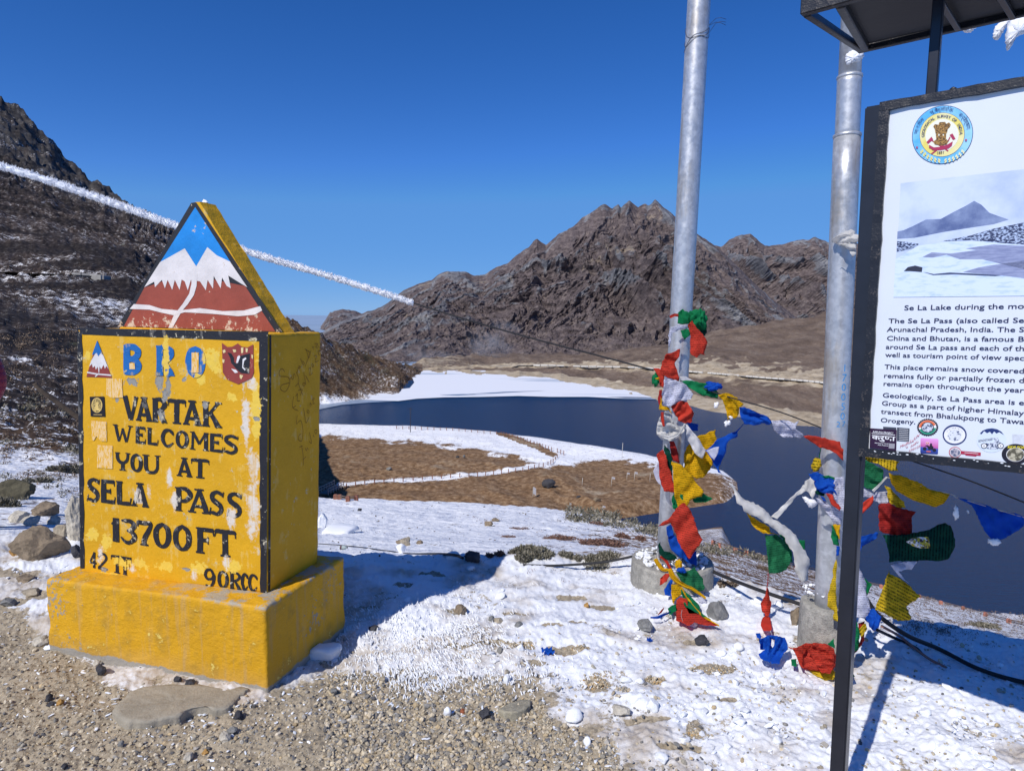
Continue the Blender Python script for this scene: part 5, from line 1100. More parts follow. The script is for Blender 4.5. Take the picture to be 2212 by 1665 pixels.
def pole_text(body, px, py, hpx, wpx):
    for i, chh in enumerate(body):
        y = py+i*hpx*1.32; c = P(px+(-i*.3), y, 3.06-.0)
        def m4(Xa, Za, y=y):
            w_ = .056; a0 = (px-1806)/1460*3.1/w_; base = np.array(dz2((P(px, y, 3.1))[2]))+g2
            th = np.arcsin(np.clip((Xa+(px-1806)/1460*3.1)/w_, -.95, .95)); 
            return np.stack([base[0]-g2[0]+np.sin(th)*(w_+.0012)-.0*th, base[1]-g2[1]-np.cos(th)*(w_+.0012), base[2]+Za], 1)
        text_obj('marker_digit', chh, (0, 0), hpx/1460*3.1, BLW, pl2, m4=m4, bold=-.012, align='CENTER')
pole_text('170050', 1809, 800, 15.5, 9); pole_text('2', 1801, 918, 12, 9); pole_text('7', 1812, 917, 12, 9)
# twist of wire round the taller pole
wr = simple('dark_wire', (.03, .03, .04), .5, .2, 10)
bm = None; 
for k in range(3):
    pts = []; zc = P(1508, 72+k*8, 3.95)[2]
    for a in np.linspace(0, 2*math.pi*1.1, 30): c_ = dz1(zc+.05*math.sin(a*1.0+k)); pts.append(c_+np.array([math.cos(a), math.sin(a), 0])*.065+[0, 0, .012*math.sin(a*3+k)])
    pts += [c_+np.array([.09, -.05, .01+k*.02]), c_+np.array([.14, -.06, -.01+k*.03])]
    tube('wire_tie', smooth_path(pts, 60), .0011, wr, pl1, 5)
# frost-coated rope -> bare cable -> pole 1 -> pole 2 -> on past the board
ropeF = simple('rime_frost', (.88, .89, .92), .6, .04, 30, .5, 0, .3, .004)
rope = empty('frosted_rope', V(895, 655, 4.1), 0, 'thick white frost crusted rope sagging from upper left to the bare black cable', 'rope')
rl = np.array(rope.location)
fr = [P(-260, 300, 3.75), P(0, 359, 3.8), P(200, 424, 3.86), P(376, 487, 3.92), P(540, 546, 3.96), P(700, 594, 4.02), P(893, 655, 4.1)]
path = smooth_path(fr, 500)-rl
ln_ = np.concatenate([[0], np.cumsum(np.linalg.norm(np.diff(path, axis=0), axis=1))]); 
rad = .0140+.0035*np.array([gnoise(np.array([s*14]), np.array([.3]), 3)[0] for s in ln_])+.0045*np.abs(np.sin(ln_*60+2*np.sin(ln_*11)))-.002*sstep(ln_[-1]*.5, ln_[-1], ln_); rad[-1] *= .6
tube('rope_core', path, rad, ropeF, rope, 12)
vv, ff = ico(1); n_ = 9000; sel = rng.integers(0, 499, n_); ang = rng.uniform(0, 2*math.pi, n_); vs_ = np.zeros((n_, len(vv), 3)); tdir = (path[-1]-path[0])/np.linalg.norm(path[-1]-path[0])
na = np.cross(tdir, [0, 0, 1]); na /= np.linalg.norm(na); nb_ = np.cross(tdir, na)
dirs = na*np.cos(ang)[:, None]+nb_*np.sin(ang)[:, None]+rng.normal(size=(n_, 3))*.35; dirs /= np.linalg.norm(dirs, axis=1)[:, None]
ctr = path[sel]+(rng.random((n_, 1)))*(path[np.minimum(sel+1, 499)]-path[sel])+dirs*(rad[sel]*.95)[:, None]
ll = rng.uniform(.002, .0105, n_)*(1+.8*(dirs[:, 2] > .3)); ww = rng.uniform(.0010, .0024, n_)
for i in range(3): vs_[..., i] = ctr[:, None, i]
along = vv@np.array([0, 0, 1.0]); side1 = vv[:, 0]; side2 = vv[:, 1]
s1_ = np.cross(dirs, rng.normal(size=(n_, 3))); s1_ /= np.linalg.norm(s1_, axis=1)[:, None]; s2_ = np.cross(dirs, s1_)
vs_ += dirs[:, None, :]*(along[None, :, None]*ll[:, None, None]) + s1_[:, None, :]*(side1[None, :, None]*ww[:, None, None]) + s2_[:, None, :]*(side2[None, :, None]*ww[:, None, None])
fs_ = (ff[None]+(np.arange(n_)*len(vv))[:, None, None]).reshape(-1, 3)
o = mesh_np('rime_crystals', vs_.reshape(-1, 3), fs_, ropeF, rope); tag(o, kind='stuff')
CAB = simple('black_cable', (.022, .022, .025), .6, .3, 200, .4, 0, .3, .002)
def wire(name, pts, rad, label, cat='cable', group=None, mat=None, n=60, seg=8):
    o = tube(name, smooth_path(pts, n), rad, mat or CAB, None, seg); tag(o, label, cat, group); return o
wire('cable', [P(891, 654, 4.1), P(1000, 688, 4.05), P(1150, 731, 3.98), P(1300, 770, 3.92), P(1412, 800, 3.86)], .0048, 'bare black cable running on from the frosted rope to the flag tied pole')
wire('cable', [P(1470, 822, 3.86), P(1560, 853, 3.62), P(1640, 876, 3.42), P(1700, 895, 3.3), P(1777, 925, 3.14)], .0034, 'thin taut cable carrying flags between the two poles over the lake')
wire('cable', [P(1830, 948, 3.08), P(1993, 1003, 2.95), P(2100, 1040, 2.88), P(2230, 1092, 2.8)], .0034, 'thin cable passing behind the information board over dark water')
def gp(px, py, dz=.012): h = hit(px, py); return np.array([h.x, h.y, h.z+dz])
def drape(px_list, dz=.012): return [gp(a, b, dz) for a, b in px_list]
wire('cable', [gp(688, 1176, .02), gp(760, 1181, .015), gp(830, 1190, .012), gp(880, 1196, .008), gp(960, 1203, .02), gp(1000, 1208, .01)], .009, 'black cable lying on snow behind the yellow pillar with a bottle on it')
wire('cable', [gp(1130, 1222, .006), gp(1200, 1225), P(1300, 1214, 4.15), P(1380, 1199, 4.1), P(1425, 1196, 4.02), P(1460, 1200, 3.98)], .008, 'black cable rising off the snow to the wide concrete drum')
wire('cable', [P(1520, 1224, 3.9), P(1560, 1243, 3.8), P(1640, 1274, 3.55), P(1740, 1308, 3.35), P(1800, 1325, 3.28)], .0105, 'black cable slanting from the wide drum to behind the narrow drum')
wire('cable', [P(1868, 1288, 3.0), P(1900, 1330, 3.02), P(1960, 1372, 3.06), gp(2030, 1408, .014), gp(2110, 1448), gp(2200, 1476), gp(2300, 1492)], .0105, 'thick black cable curving over shaded snow right of the board post')
wire('cable', [P(1895, 1360, 3.0), gp(1930, 1385, .02), gp(1975, 1402), gp(1990, 1410, .0)], .0075, 'short black cable end half buried beside the blue knotted flag')
wire('hose', [P(1905, 1352, 2.98), gp(1945, 1388, .03), gp(2000, 1425, .016), gp(2045, 1442, .0)], .0065, 'dull pink hose end sinking into snow beside the black cable', 'hose', None, simple('dull_pink_hose', (.30, .16, .13), .7, .2, 20))

# ------------------------------------------------------------------ PRAYER FLAGS AND SCARVES
FC = {'red': (.72, .075, .045), 'dred': (.50, .040, .035), 'yellow': (.86, .54, .012), 'oyellow': (.80, .58, .03), 'green': (.010, .27, .10), 'dgreen': (.004, .085, .055), 'blue': (.010, .115, .60), 'white': (.82, .82, .84), 'lav': (.76, .77, .88), 'silk': (.83, .82, .80), 'pgreen': (.03, .25, .11)}
_cm = {}
def cloth_mat(col, prt):
    k = (col, prt)
    if k in _cm: return _cm[k]
    c = FC[col]; m = M('cloth_'+{'dred': 'dark_red', 'oyellow': 'ochre', 'dgreen': 'dark_green', 'lav': 'pale_lavender', 'silk': 'white_silk', 'pgreen': 'pale_green'}.get(col, col)+('_printed' if prt else ''), .8 if col != 'silk' else .45, .2)
    uvn = m.new('ShaderNodeUVMap'); uvn.uv_map = 'UVMap'; uv = uvn.outputs[0]; v = m.coord('Object')
    n1 = m.noise(v, 18, 6, .6)
    base = m.mix(m.rng(n1, .3, .7), tuple(x*.86 for x in c), tuple(min(1, x*1.12) for x in c))
    if prt:
        sx = m.xyz(uv); per = {1: 25.0, 2: 18.0}[prt]
        wob = m.math('MULTIPLY', m.noise(m.mapping(uv, (9, 3, 1)), 3, 3, .5), .35)
        fr_ = m.math('FRACT', m.math('ADD', m.math('MULTIPLY', sx[1], per), wob))
        line = m.rng(m.math('ABSOLUTE', m.math('SUBTRACT', fr_, .5)), .20, .27, 1, 0)
        brk = m.rng(m.noise(m.mapping(uv, (90, per*1.0, 1)), 1.0, 2, .6), .44, .52)
        dk = m.math('MULTIPLY', line, brk); dk = m.math('MULTIPLY', dk, .85 if prt == 2 else .5)
        base = m.mix(dk, base, tuple(x*.07 for x in c) if col not in ('white', 'lav') else (.16, .16, .22))
    m.color(base)
    w = m.math('ADD', m.noise(v, 90, 5, .7), m.math('MULTIPLY', m.noise(m.mapping(v, (1, 1, .35), (0, .6, 0)), 26, 4, .6), 1.2))
    bnode = m.bump(w, .35, .004)
    tr = m.new('ShaderNodeBsdfTranslucent'); m.L(base, tr.inputs[0]); mx = m.new('ShaderNodeMixShader'); mx.inputs[0].default_value = .5
    m.L(m.b.outputs[0], mx.inputs[1]); m.L(tr.outputs[0], mx.inputs[2]); m.L(mx.outputs[0], m.out.inputs[0]); _cm[k] = m.m; return m.m
def in_poly(pt, poly):
    x, y = pt; c = False; n = len(poly)
    for i in range(n):
        x1, y1 = poly[i]; x2, y2 = poly[(i+1) % n]
        if (y1 > y) != (y2 > y) and x < (x2-x1)*(y-y1)/(y2-y1)+x1: c = not c
    return c
_fid = [0]
def on_snow(px, py, Y):
    v_ = ray(px, py)[..., 2]; return np.where(v_ < -.2, np.minimum(Y, (CAM[2]-.050)/np.maximum(-v_, .2)), Y)
def flag_piece(polys, Y, fold=None, amp=.02, nf=2.5, fray=.5, tang=90, per=None, lean=(0, 0)):
    """cloth cut to an outline, hung at its own depth with real folds; returns verts, faces, uv"""
    _fid[0] += 1; sd_ = _fid[0]
    pl = np.array([crop_px(*q) for q in polys]); cen = pl.mean(0); ext_ = np.ptp(pl, axis=0).max()
    if fold is None: fold = 70
    # frayed, slightly curved outline
    out = []; n = len(pl)
    for i in range(n):
        a, b = pl[i], pl[(i+1) % n]; L_ = np.hypot(*(b-a)); k = max(2, int(L_/5.0)); nrm = np.array([(b-a)[1], -(b-a)[0]])/(L_+1e-6); bow = rng.normal()*.03*L_
        for j in range(k):
            t = j/k; out.append(a*(1-t)+b*t+nrm*(bow*4*t*(1-t)*(1 if L_ > 20 else 0)+(rng.normal()*fray if j else 0)))
    out = np.array(out)
    st = max(3.2, ext_/22.0); mn, mx = out.min(0), out.max(0); pin = []
    for y in np.arange(mn[1]+st/2, mx[1], st):
        for x in np.arange(mn[0]+st/2, mx[0], st):
            q = (x+rng.uniform(-.2, .2)*st, y+rng.uniform(-.2, .2)*st)
            if in_poly(q, out) and np.min(np.hypot(*(out-q).T)) > st*.45: pin.append(q)
    pts2 = [Vector((float(p[0]), float(p[1]))) for p in list(out)+pin]; m_ = len(out)
    r = delaunay_2d_cdt(pts2, [], [list(range(m_))], 1, 1e-4)
    V2 = np.array([v[:] for v in r[0]]); Fc = [tuple(f) for f in r[2]]
    fa = math.radians(fold); ux = (V2-cen)@np.array([math.sin(fa), -math.cos(fa)])/ext_; uy = (V2-cen)@np.array([math.cos(fa), math.sin(fa)])/ext_
    ph_ = rng.uniform(0, 6.28, 4); q = ux+.10*np.sin(uy*4+ph_[3])+.05*fbm(V2[:, 0]/30, V2[:, 1]/30, sd_, 2)
    d = np.sin(q*nf*6.28+ph_[0])*.55+np.sin(q*nf*1.9*6.28+uy*3+ph_[1])*.3+np.sin(q*nf*3.7*6.28-uy*5+ph_[2])*.15
    d = d*amp*.62+amp*.35*fbm(V2[:, 0]/18, V2[:, 1]/18, sd_+40, 3)+(V2-cen)@np.array(lean)/1460*Y
    Yv_ = on_snow(V2[:, 0], V2[:, 1], Y+d); pts3 = P(V2[:, 0], V2[:, 1], Yv_)
    ta = math.radians(tang); uvx = (V2-cen)@np.array([math.cos(ta-math.pi/2), math.sin(ta-math.pi/2)])/120; uvy = (V2-cen)@np.array([-math.sin(ta-math.pi/2), math.cos(ta-math.pi/2)])/120
    return pts3, Fc, np.stack([uvx+.5, uvy+.5], 1)
def cloth_obj(name, pts3, Fc, uv, mat, parent=None, origin=None):
    origin = pts3.mean(0) if origin is None else origin
    me = bpy.data.meshes.new(name); me.from_pydata([tuple(map(float, p)) for p in pts3-origin], [], Fc); me.update()
    l = me.uv_layers.new(name='UVMap'); vi = np.zeros(len(me.loops), np.int32); me.loops.foreach_get('vertex_index', vi); l.data.foreach_set('uv', uv[vi].astype(np.float32).ravel())
    me.polygons.foreach_set('use_smooth', [True]*len(me.polygons)); me.materials.append(mat)
    o = bpy.data.objects.new(name, me); COL.objects.link(o); o.location = tuple(map(float, origin))
    md = o.modifiers.new('cloth_thickness', 'SOLIDIFY'); md.thickness = .0012; md.offset = 0
    if parent: o.parent = parent
    return o
def flag(k, poly, Y, col, label, prt=0, fold=None, amp=.02, nf=2.5, name='prayer_flag', cat='prayer flag', fray=.7, tang=90, lean=(0, 0), group='prayer flags around the poles'):
    p, f, uv = flag_piece([(k, x, y) for x, y in poly], Y, fold, amp, nf, fray, tang, None, lean)
    o = cloth_obj(name, p, f, uv, cloth_mat(col, prt)); return tag(o, label, cat, group)
def bundle(k, cxy, rxy, Y, col, label, ry=.035, fold=3, prt=0, name='prayer_flag', cat='prayer flag', seed=1, amp=.32, group='prayer flags around the poles'):
    """wadded cloth: a knot of deep radial folds"""
    a, b = crop_px(k, *cxy); c = P(a, b, Y); s = crop_px(k, cxy[0]+rxy[0], cxy[1]); rx = abs(s[0]-a)/1460*Y; s = crop_px(k, cxy[0], cxy[1]+rxy[1]); rz = abs(s[1]-b)/1460*Y
    vv, ff = ico(5 if max(rx, rz) > .05 else 4); th = np.arctan2(vv[:, 2], vv[:, 0]); rg = np.random.default_rng(seed+50)
    q = fbm(vv[:, 0]*1.6+seed, vv[:, 2]*1.6+vv[:, 1], seed, 3)
    da = rg.uniform(0, 3.14); wq = vv[:, 0]*math.cos(da)+vv[:, 2]*math.sin(da)+.35*q; fo = np.sin(wq*fold*2.6+vv[:, 1]*2)*.45+np.sin(wq*fold*5.3+q*6+seed)*.2; cr = ridged(vv[:, 0]*1.1+vv[:, 1]*.6, vv[:, 2]*1.1+seed+vv[:, 1]*.5, seed+3, 4)-.8
    rr = 1+amp*.5*fo+amp*.6*cr+amp*.9*q
    p = vv*rr[:, None]*[rx, ry, rz]
    uv = np.stack([p[:, 0]/.25+.5, p[:, 2]/.25+.5], 1)
    me = bpy.data.meshes.new(name); me.from_pydata([tuple(map(float, x)) for x in p], [], [tuple(map(int, x)) for x in ff]); me.update()
    l = me.uv_layers.new(name='UVMap'); vi = np.zeros(len(me.loops), np.int32); me.loops.foreach_get('vertex_index', vi); l.data.foreach_set('uv', uv[vi].astype(np.float32).ravel())
    me.polygons.foreach_set('use_smooth', [True]*len(me.polygons)); me.materials.append(cloth_mat(col, prt)); o = bpy.data.objects.new(name, me); COL.objects.link(o); o.location = tuple(map(float, c))
    return tag(o, label, cat, group)
def ribbon(k, pts, ws, Y, col, label, prt=0, name='prayer_flag', cat='prayer flag', tw=1.5, group='prayer flags around the poles', Ys=None, n=60):
    """twisted strip of cloth along a path, gathered into lengthwise folds"""
    px = np.array([crop_px(k, x, y) for x, y in pts]); px = smooth_path(px, n); w = np.interp(np.linspace(0, 1, n), np.linspace(0, 1, len(ws)), ws)
    Yy = np.full(n, Y) if Ys is None else np.interp(np.linspace(0, 1, n), np.linspace(0, 1, len(Ys)), Ys)
    Yy = on_snow(px[:, 0], px[:, 1], Yy); wm = w*{'a': .2551, 'b': .2869, 'c': .3188, 's': .2444}[k]/1460*Yy
    c = P(px[:, 0], px[:, 1], Yy); tan = np.gradient(c, axis=0); tan /= np.linalg.norm(tan, axis=1)[:, None]; vw = np.array([0, -1.0, 0])
    side = np.cross(tan, vw); side /= np.linalg.norm(side, axis=1)[:, None]+1e-9; seg = 10; rows = []; uv = []; ph = rng.uniform(0, 6)
    for i in range(n):
        tws = tw*math.sin(i/n*4+ph)
        for j in range(seg):
            u = j/(seg-1)-.5; dpt = .35*math.sin(u*9+i*.15+ph)+.25*math.sin(u*17+i*.35)+.5*u*tws
            rows.append(c[i]+side[i]*u*wm[i]*(1+.06*math.sin(i*.9+j))+vw*wm[i]*dpt*.5); uv.append((u*wm[i]/.25+.5, i/n))
    f = [(i*seg+j, i*seg+j+1, (i+1)*seg+j+1, (i+1)*seg+j) for i in range(n-1) for j in range(seg-1)]
    o = cloth_obj(name, np.array(rows), f, np.array(uv), cloth_mat(col, prt)); return tag(o, label, cat, group)
Y1 = 3.84                                                      # front of the taller pole
# --- round the taller pole, from its top knot down
bundle('a', (560, 210), (72, 95), Y1-.03, 'green', 'dark green knotted cloth at the top of the flags on the taller pole', .05, 3, seed=3)
flag('a', [(395, 240), (400, 150), (440, 118), (500, 160), (500, 240), (440, 250)], Y1-.06, 'green', 'green flag corner bunched left of the topmost green knot', fold=80, amp=.02)
flag('a', [(560, 250), (600, 230), (640, 255), (645, 320), (630, 350), (600, 330)], Y1-.03, 'dgreen', 'shaded dark green tail hanging right of the topmost knot', amp=.012)
ribbon('a', [(332, 190), (365, 172), (402, 172)], [22, 24, 22], Y1-.065, 'red', 'narrow red band tied round the taller pole beside the top green knot', n=16, tw=.3)
flag('a', [(480, 255), (520, 218), (560, 285), (650, 400), (622, 490), (628, 510), (590, 500), (560, 532), (510, 505), (508, 350)], Y1-.09, 'red', 'red flag hanging straight down below the topmost green knot', 1, fold=75, amp=.02, nf=2)
flag('a', [(316, 345), (335, 272), (400, 255), (478, 252), (482, 285), (400, 298), (345, 330), (330, 440), (318, 430)], Y1-.08, 'lav', 'white printed strip wrapped round the taller pole under the red band', 1, fold=10, amp=.01)
flag('a', [(420, 300), (470, 285), (505, 292), (500, 342), (455, 382), (435, 350)], Y1-.085, 'green', 'small green flag corner over the white strip on the taller pole', amp=.01)
flag('a', [(245, 640), (268, 560), (300, 500), (418, 455), (412, 520), (372, 575), (395, 650), (412, 705), (402, 732), (330, 705), (262, 680)], Y1-.10, 'red', 'red flag blown up to the left where the black cable meets the taller pole', 1, fold=30, amp=.03, nf=1.6)
flag('a', [(190, 620), (242, 622), (262, 660), (285, 700), (275, 785), (245, 770), (238, 700)], Y1-.09, 'red', 'narrow red flag knotted at the cable end left of the taller pole', fold=80, amp=.015)
bundle('a', (208, 715), (30, 58), Y1-.05, 'green', 'small green crumpled flag left of the cable knot', .025, 3, seed=6)
flag('a', [(203, 708), (242, 694), (238, 722)], Y1-.11, 'yellow', 'tiny yellow flag tip poking out beside the cable knot', amp=.004, fray=.2)
flag('a', [(262, 800), (245, 800), (232, 900), (240, 960), (262, 950)], Y1-.07, 'dred', 'thin dark red strip behind the white printed flag on the taller pole', amp=.01)
flag('a', [(285, 688), (340, 700), (400, 732), (470, 760), (532, 840), (500, 890), (400, 898), (322, 948), (272, 930), (262, 840), (280, 770)], Y1-.11, 'lav', 'white flag with rows of print billowing on the taller pole below the red flag', 1, fold=95, amp=.03, nf=1.8, tang=80)
flag('a', [(408, 688), (470, 690), (545, 732), (430, 728)], Y1-.07, 'white', 'white flag edge showing above the long green flag', amp=.006)
flag('a', [(430, 730), (540, 732), (640, 748), (690, 780), (745, 832), (735, 878), (680, 868), (600, 850), (520, 800)], 3.72, 'green', 'long green flag first on the cable between the poles', fold=20, amp=.03, nf=1.6, lean=(-.25, 0))
bundle('a', (700, 772), (70, 36), 3.68, 'blue', 'crumpled blue flag hanging behind the long green flag', .02, 2, seed=8)
flag('a', [(740, 845), (780, 835), (830, 833), (900, 868), (958, 922), (920, 955), (915, 1000), (888, 1045), (850, 1040), (818, 1062), (800, 960), (778, 890)], 3.60, 'yellow', 'frayed yellow flag with drooping corner on the cable between the poles', 1, fold=60, amp=.035, nf=2)
flag('a', [(920, 950), (1000, 962), (1080, 1000), (1150, 1025), (1195, 1070), (1172, 1100), (1110, 1085), (1060, 1102), (960, 1092), (928, 1025)], 3.50, 'blue', 'crumpled blue flag on the cable right of the yellow one', fold=20, amp=.035, nf=2.4)
flag('a', [(1188, 1064), (1300, 1058), (1382, 1085), (1425, 1060), (1400, 1110), (1396, 1135), (1468, 1192), (1438, 1212), (1300, 1205), (1215, 1150)], 3.38, 'lav', 'pale white printed flag on the cable nearing the second pole', 1, fold=20, amp=.03, nf=1.5, tang=95)
flag('a', [(1462, 1194), (1600, 1203), (1700, 1228), (1772, 1240), (1780, 1290), (1802, 1310), (1800, 1405), (1740, 1342), (1600, 1292), (1520, 1240)], 3.0, 'red', 'torn red flag stretched across the second pole towards the board post', fold=15, amp=.02, nf=1.6)
flag('a', [(338, 945), (390, 915), (440, 895), (482, 910), (512, 960), (535, 1000), (520, 1072), (462, 1088), (400, 1062)], Y1-.10, 'red', 'faded red flag blown right below the white printed flag', fold=120, amp=.03, nf=1.8)
flag('a', [(255, 865), (268, 940), (320, 950), (352, 1018), (320, 975), (240, 972)], Y1-.09, 'yellow', 'small yellow scraps between white flag and white scarf', amp=.01)
bundle('a', (330, 1160), (70, 46), Y1-.04, 'silk', 'loose white silk scarf knotted in a heap round the taller pole', .07, 2, seed=12, name='scarf', cat='scarf', group='white silk scarves')
flag('a', [(222, 1110), (240, 1040), (290, 985), (335, 1000), (352, 1060), (400, 1108), (440, 1112), (464, 1085), (456, 1150), (400, 1206), (330, 1236), (258, 1225), (220, 1180)], Y1-.125, 'silk', 'loosely gathered white silk scarf round the taller pole below the faded red flag', fold=20, amp=.05, nf=3.4, name='scarf', cat='scarf', group='white silk scarves')
ribbon('a', [(250, 1180), (320, 1205), (400, 1180), (462, 1090)], [34, 30, 26, 14], Y1-.17, 'silk', 'twisted edge of white silk scarf looping up to the right', name='scarf', cat='scarf', group='white silk scarves')
flag('a', [(278, 1225), (330, 1235), (318, 1262), (275, 1262)], Y1-.10, 'silk', 'small white scarf end below the knotted heap', amp=.008, name='scarf', cat='scarf', group='white silk scarves')
ribbon('a', [(268, 992), (268, 1050), (280, 1112)], [28, 26, 18], Y1-.165, 'red', 'short red strip trapped in the white scarf knot', n=16)
flag('a', [(475, 1078), (572, 1098), (570, 1148), (512, 1145)], Y1-.02, 'blue', 'small blue flag behind the white scarf knot', amp=.012)
flag('a', [(458, 1088), (480, 1100), (525, 1160), (600, 1262), (636, 1312), (608, 1386), (590, 1378), (540, 1338), (480, 1230)], Y1-.12, 'white', 'thin white flag slanting down right from the white knot', fold=60, amp=.025, nf=1.4)
flag('a', [(560, 1200), (650, 1168), (718, 1140), (728, 1240), (715, 1350), (690, 1440), (622, 1540), (540, 1548), (455, 1480), (450, 1370), (470, 1290)], Y1-.02, 'yellow', 'large yellow printed flag bellying out behind the blue triangle', 1, fold=75, amp=.035, nf=1.8, tang=80)
p_ = flag('a', [(630, 1315), (730, 1222), (820, 1180), (898, 1150), (905, 1198), (850, 1220), (812, 1262), (802, 1340), (742, 1470), (778, 1520), (740, 1502), (700, 1430)], Y1-.16, 'blue', 'blue triangular flag pulled up by a string right of the taller pole', fold=45, amp=.02, nf=1.3)
flag('a', [(640, 1318), (700, 1292), (748, 1285), (740, 1330), (705, 1400)], Y1-.20, 'lav', 'pale grey printed patch lying on the blue triangular flag', amp=.006, fray=.3)
ribbon('a', [(895, 1160), (930, 1120), (965, 1085)], [12, 5, 5], Y1-.16, 'blue', 'twisted blue string lifting the triangular flag to the cable', n=16, tw=.2, name='flag_string', cat='string', group=None)
flag('a', [(325, 1240), (365, 1240), (412, 1410), (408, 1425), (340, 1392)], Y1-.09, 'dred', 'dark red flag pressed on the taller pole below the white knot', amp=.012)
flag('a', [(285, 1268), (318, 1300), (352, 1392), (352, 1535), (300, 1480), (290, 1400)], Y1-.10, 'dgreen', 'dark green narrow flag left of the taller pole above the yellow one', amp=.015)
flag('a', [(190, 1490), (215, 1450), (245, 1400), (262, 1620), (240, 1600), (200, 1525)], Y1-.07, 'lav', 'pale flag edge peeping out left of the long red flag', amp=.01)
flag('a', [(220, 1350), (272, 1308), (300, 1360), (312, 1440), (350, 1540), (385, 1640), (475, 1642), (450, 1668), (360, 1670), (280, 1660), (240, 1520)], Y1-.13, 'red', 'long red printed flag running down the left of the taller pole', 1, fold=75, amp=.025, nf=1.6, tang=75)
flag('a', [(345, 1410), (420, 1432), (480, 1490), (540, 1570), (620, 1665), (600, 1705), (560, 1712), (500, 1740), (470, 1800), (400, 1800), (370, 1700)], Y1-.15, 'yellow', 'yellow printed flag spread across the taller pole below the large yellow one', 1, fold=110, amp=.025, nf=1.4, tang=100)
flag('b', [(338, 188), (400, 210), (412, 232), (400, 292), (372, 336), (318, 312), (308, 240)], Y1-.13, 'green', 'green folded flag above the large red one', amp=.025)
flag('b', [(440, 212), (490, 190), (552, 200), (618, 242), (560, 266), (482, 268)], Y1-.12, 'green', 'dark green printed flag tip pointing right under the yellow flag', 1, fold=10, amp=.02)
flag('b', [(402, 30), (440, 60), (490, 110), (470, 100)], Y1-.10, 'green', 'sliver of green between the two yellow flags', amp=.01)
flag('b', [(205, 445), (240, 412), (278, 395), (340, 312), (402, 268), (440, 312), (490, 440), (542, 545), (492, 620), (440, 692), (405, 640), (340, 500), (300, 420)], Y1-.15, 'red', 'large red printed flag low on the taller pole', 1, fold=110, amp=.03, nf=1.5, tang=105)
flag('b', [(268, 450), (300, 430), (340, 530), (402, 612), (470, 640), (496, 630), (496, 742), (440, 722), (380, 682), (300, 612), (282, 540)], Y1-.08, 'blue', 'blue flag hanging behind the large red flag', fold=70, amp=.025)
flag('b', [(205, 582), (222, 562), (252, 632), (330, 660), (352, 692), (290, 702), (215, 652)], Y1-.12, 'dgreen', 'green wrap where the taller pole enters the wide drum', 1, amp=.02)
# --- tangle spilling over the wide drum
for pts, ws, col, lab, yy in [
    ([(182, 690), (215, 740), (245, 770), (280, 770)], [30, 34, 26, 16], 'yellow', 'yellow twist at the left of the tangle on the wide drum', 3.74),
    ([(225, 668), (262, 700), (300, 770)], [26, 24, 16], 'red', 'red string twist over snow on top of the wide drum', 3.73),
    ([(290, 765), (330, 840), (400, 890), (470, 920), (565, 985)], [34, 44, 34, 26, 14], 'yellow', 'long yellow strip crossing the tangle on the wide drum', 3.63),
    ([(380, 900), (430, 990), (520, 1100), (600, 1160), (665, 1192)], [10, 14, 20, 22, 10], 'yellow', 'yellow strip trailing right on the snow below the wide drum', 3.58),
    ([(148, 1132), (200, 1130), (250, 1110), (300, 1090)], [10, 18, 20, 24], 'blue', 'blue strip trailing left on the snow below the wide drum', 3.60),
    ([(205, 1110), (230, 1085), (250, 1060)], [10, 16, 12], 'red', 'tiny red and green strip end on the snow left of the tangle', 3.60),
    ([(385, 1080), (380, 1120), (390, 1160)], [16, 14, 6], 'silk', 'thin white string hanging over the red flag foot', 3.52),
    ([(505, 1070), (540, 1120), (600, 1150)], [24, 34, 20], 'green', 'green strip trailing beside the yellow one on the snow', 3.60),
    ([(205, 640), (200, 690), (235, 730)], [18, 26, 14], 'silk', 'white scarf end wound round the pole foot', 3.76)]:
    ribbon('b', pts, ws, yy, col, lab, n=34)
flag('b', [(340, 792), (400, 785), (480, 748), (545, 840), (552, 922), (470, 945), (420, 892)], 3.66, 'pgreen', 'green printed flag draped over the right edge of the wide drum', 1, amp=.03, nf=1.8)
flag('b', [(218, 890), (222, 835), (260, 800), (298, 800), (272, 860)], 3.64, 'red', 'red flag corner sticking out left of the tangle', amp=.015)
flag('b', [(250, 922), (275, 880), (312, 838), (308, 970), (258, 962)], 3.64, 'blue', 'blue flag in the middle of the tangle against the drum', amp=.02)
flag('b', [(305, 882), (350, 880), (385, 912), (382, 960), (345, 985), (322, 1032), (305, 962)], 3.61, 'yellow', 'yellow printed flag hanging down the face of the wide drum', 1, amp=.02)
flag('b', [(378, 918), (450, 970), (498, 1020), (522, 1052), (512, 1100), (440, 1102), (402, 1042)], 3.58, 'green', 'green folded flag below the drum at the heart of the tangle', amp=.03)
flag('b', [(340, 1040), (345, 1000), (372, 978), (422, 990), (432, 1060), (560, 1140), (655, 1190), (520, 1182), (480, 1165), (440, 1192), (340, 1152)], 3.56, 'red', 'red flag spreading like a skirt on the snow below the wide drum', 1, fold=60, amp=.035, nf=2.4)
flag('b', [(278, 1065), (310, 1040), (342, 1030), (352, 1080), (290, 1112)], 3.58, 'green', 'green flag lying left of the red skirt on the snow', amp=.02)
bundle('b', (380, 775), (36, 20), 3.66, 'blue', 'small blue knot on top of the tangle', .02, 3, seed=21)
bundle('b', (360, 730), (26, 36), 3.68, 'yellow', 'small yellow looped knot on top of the drum', .02, 2, seed=22)
bundle('b', (530, 1010), (40, 30), 3.64, 'lav', 'greyish white knot at the right of the tangle', .03, 2, seed=23, prt=1)
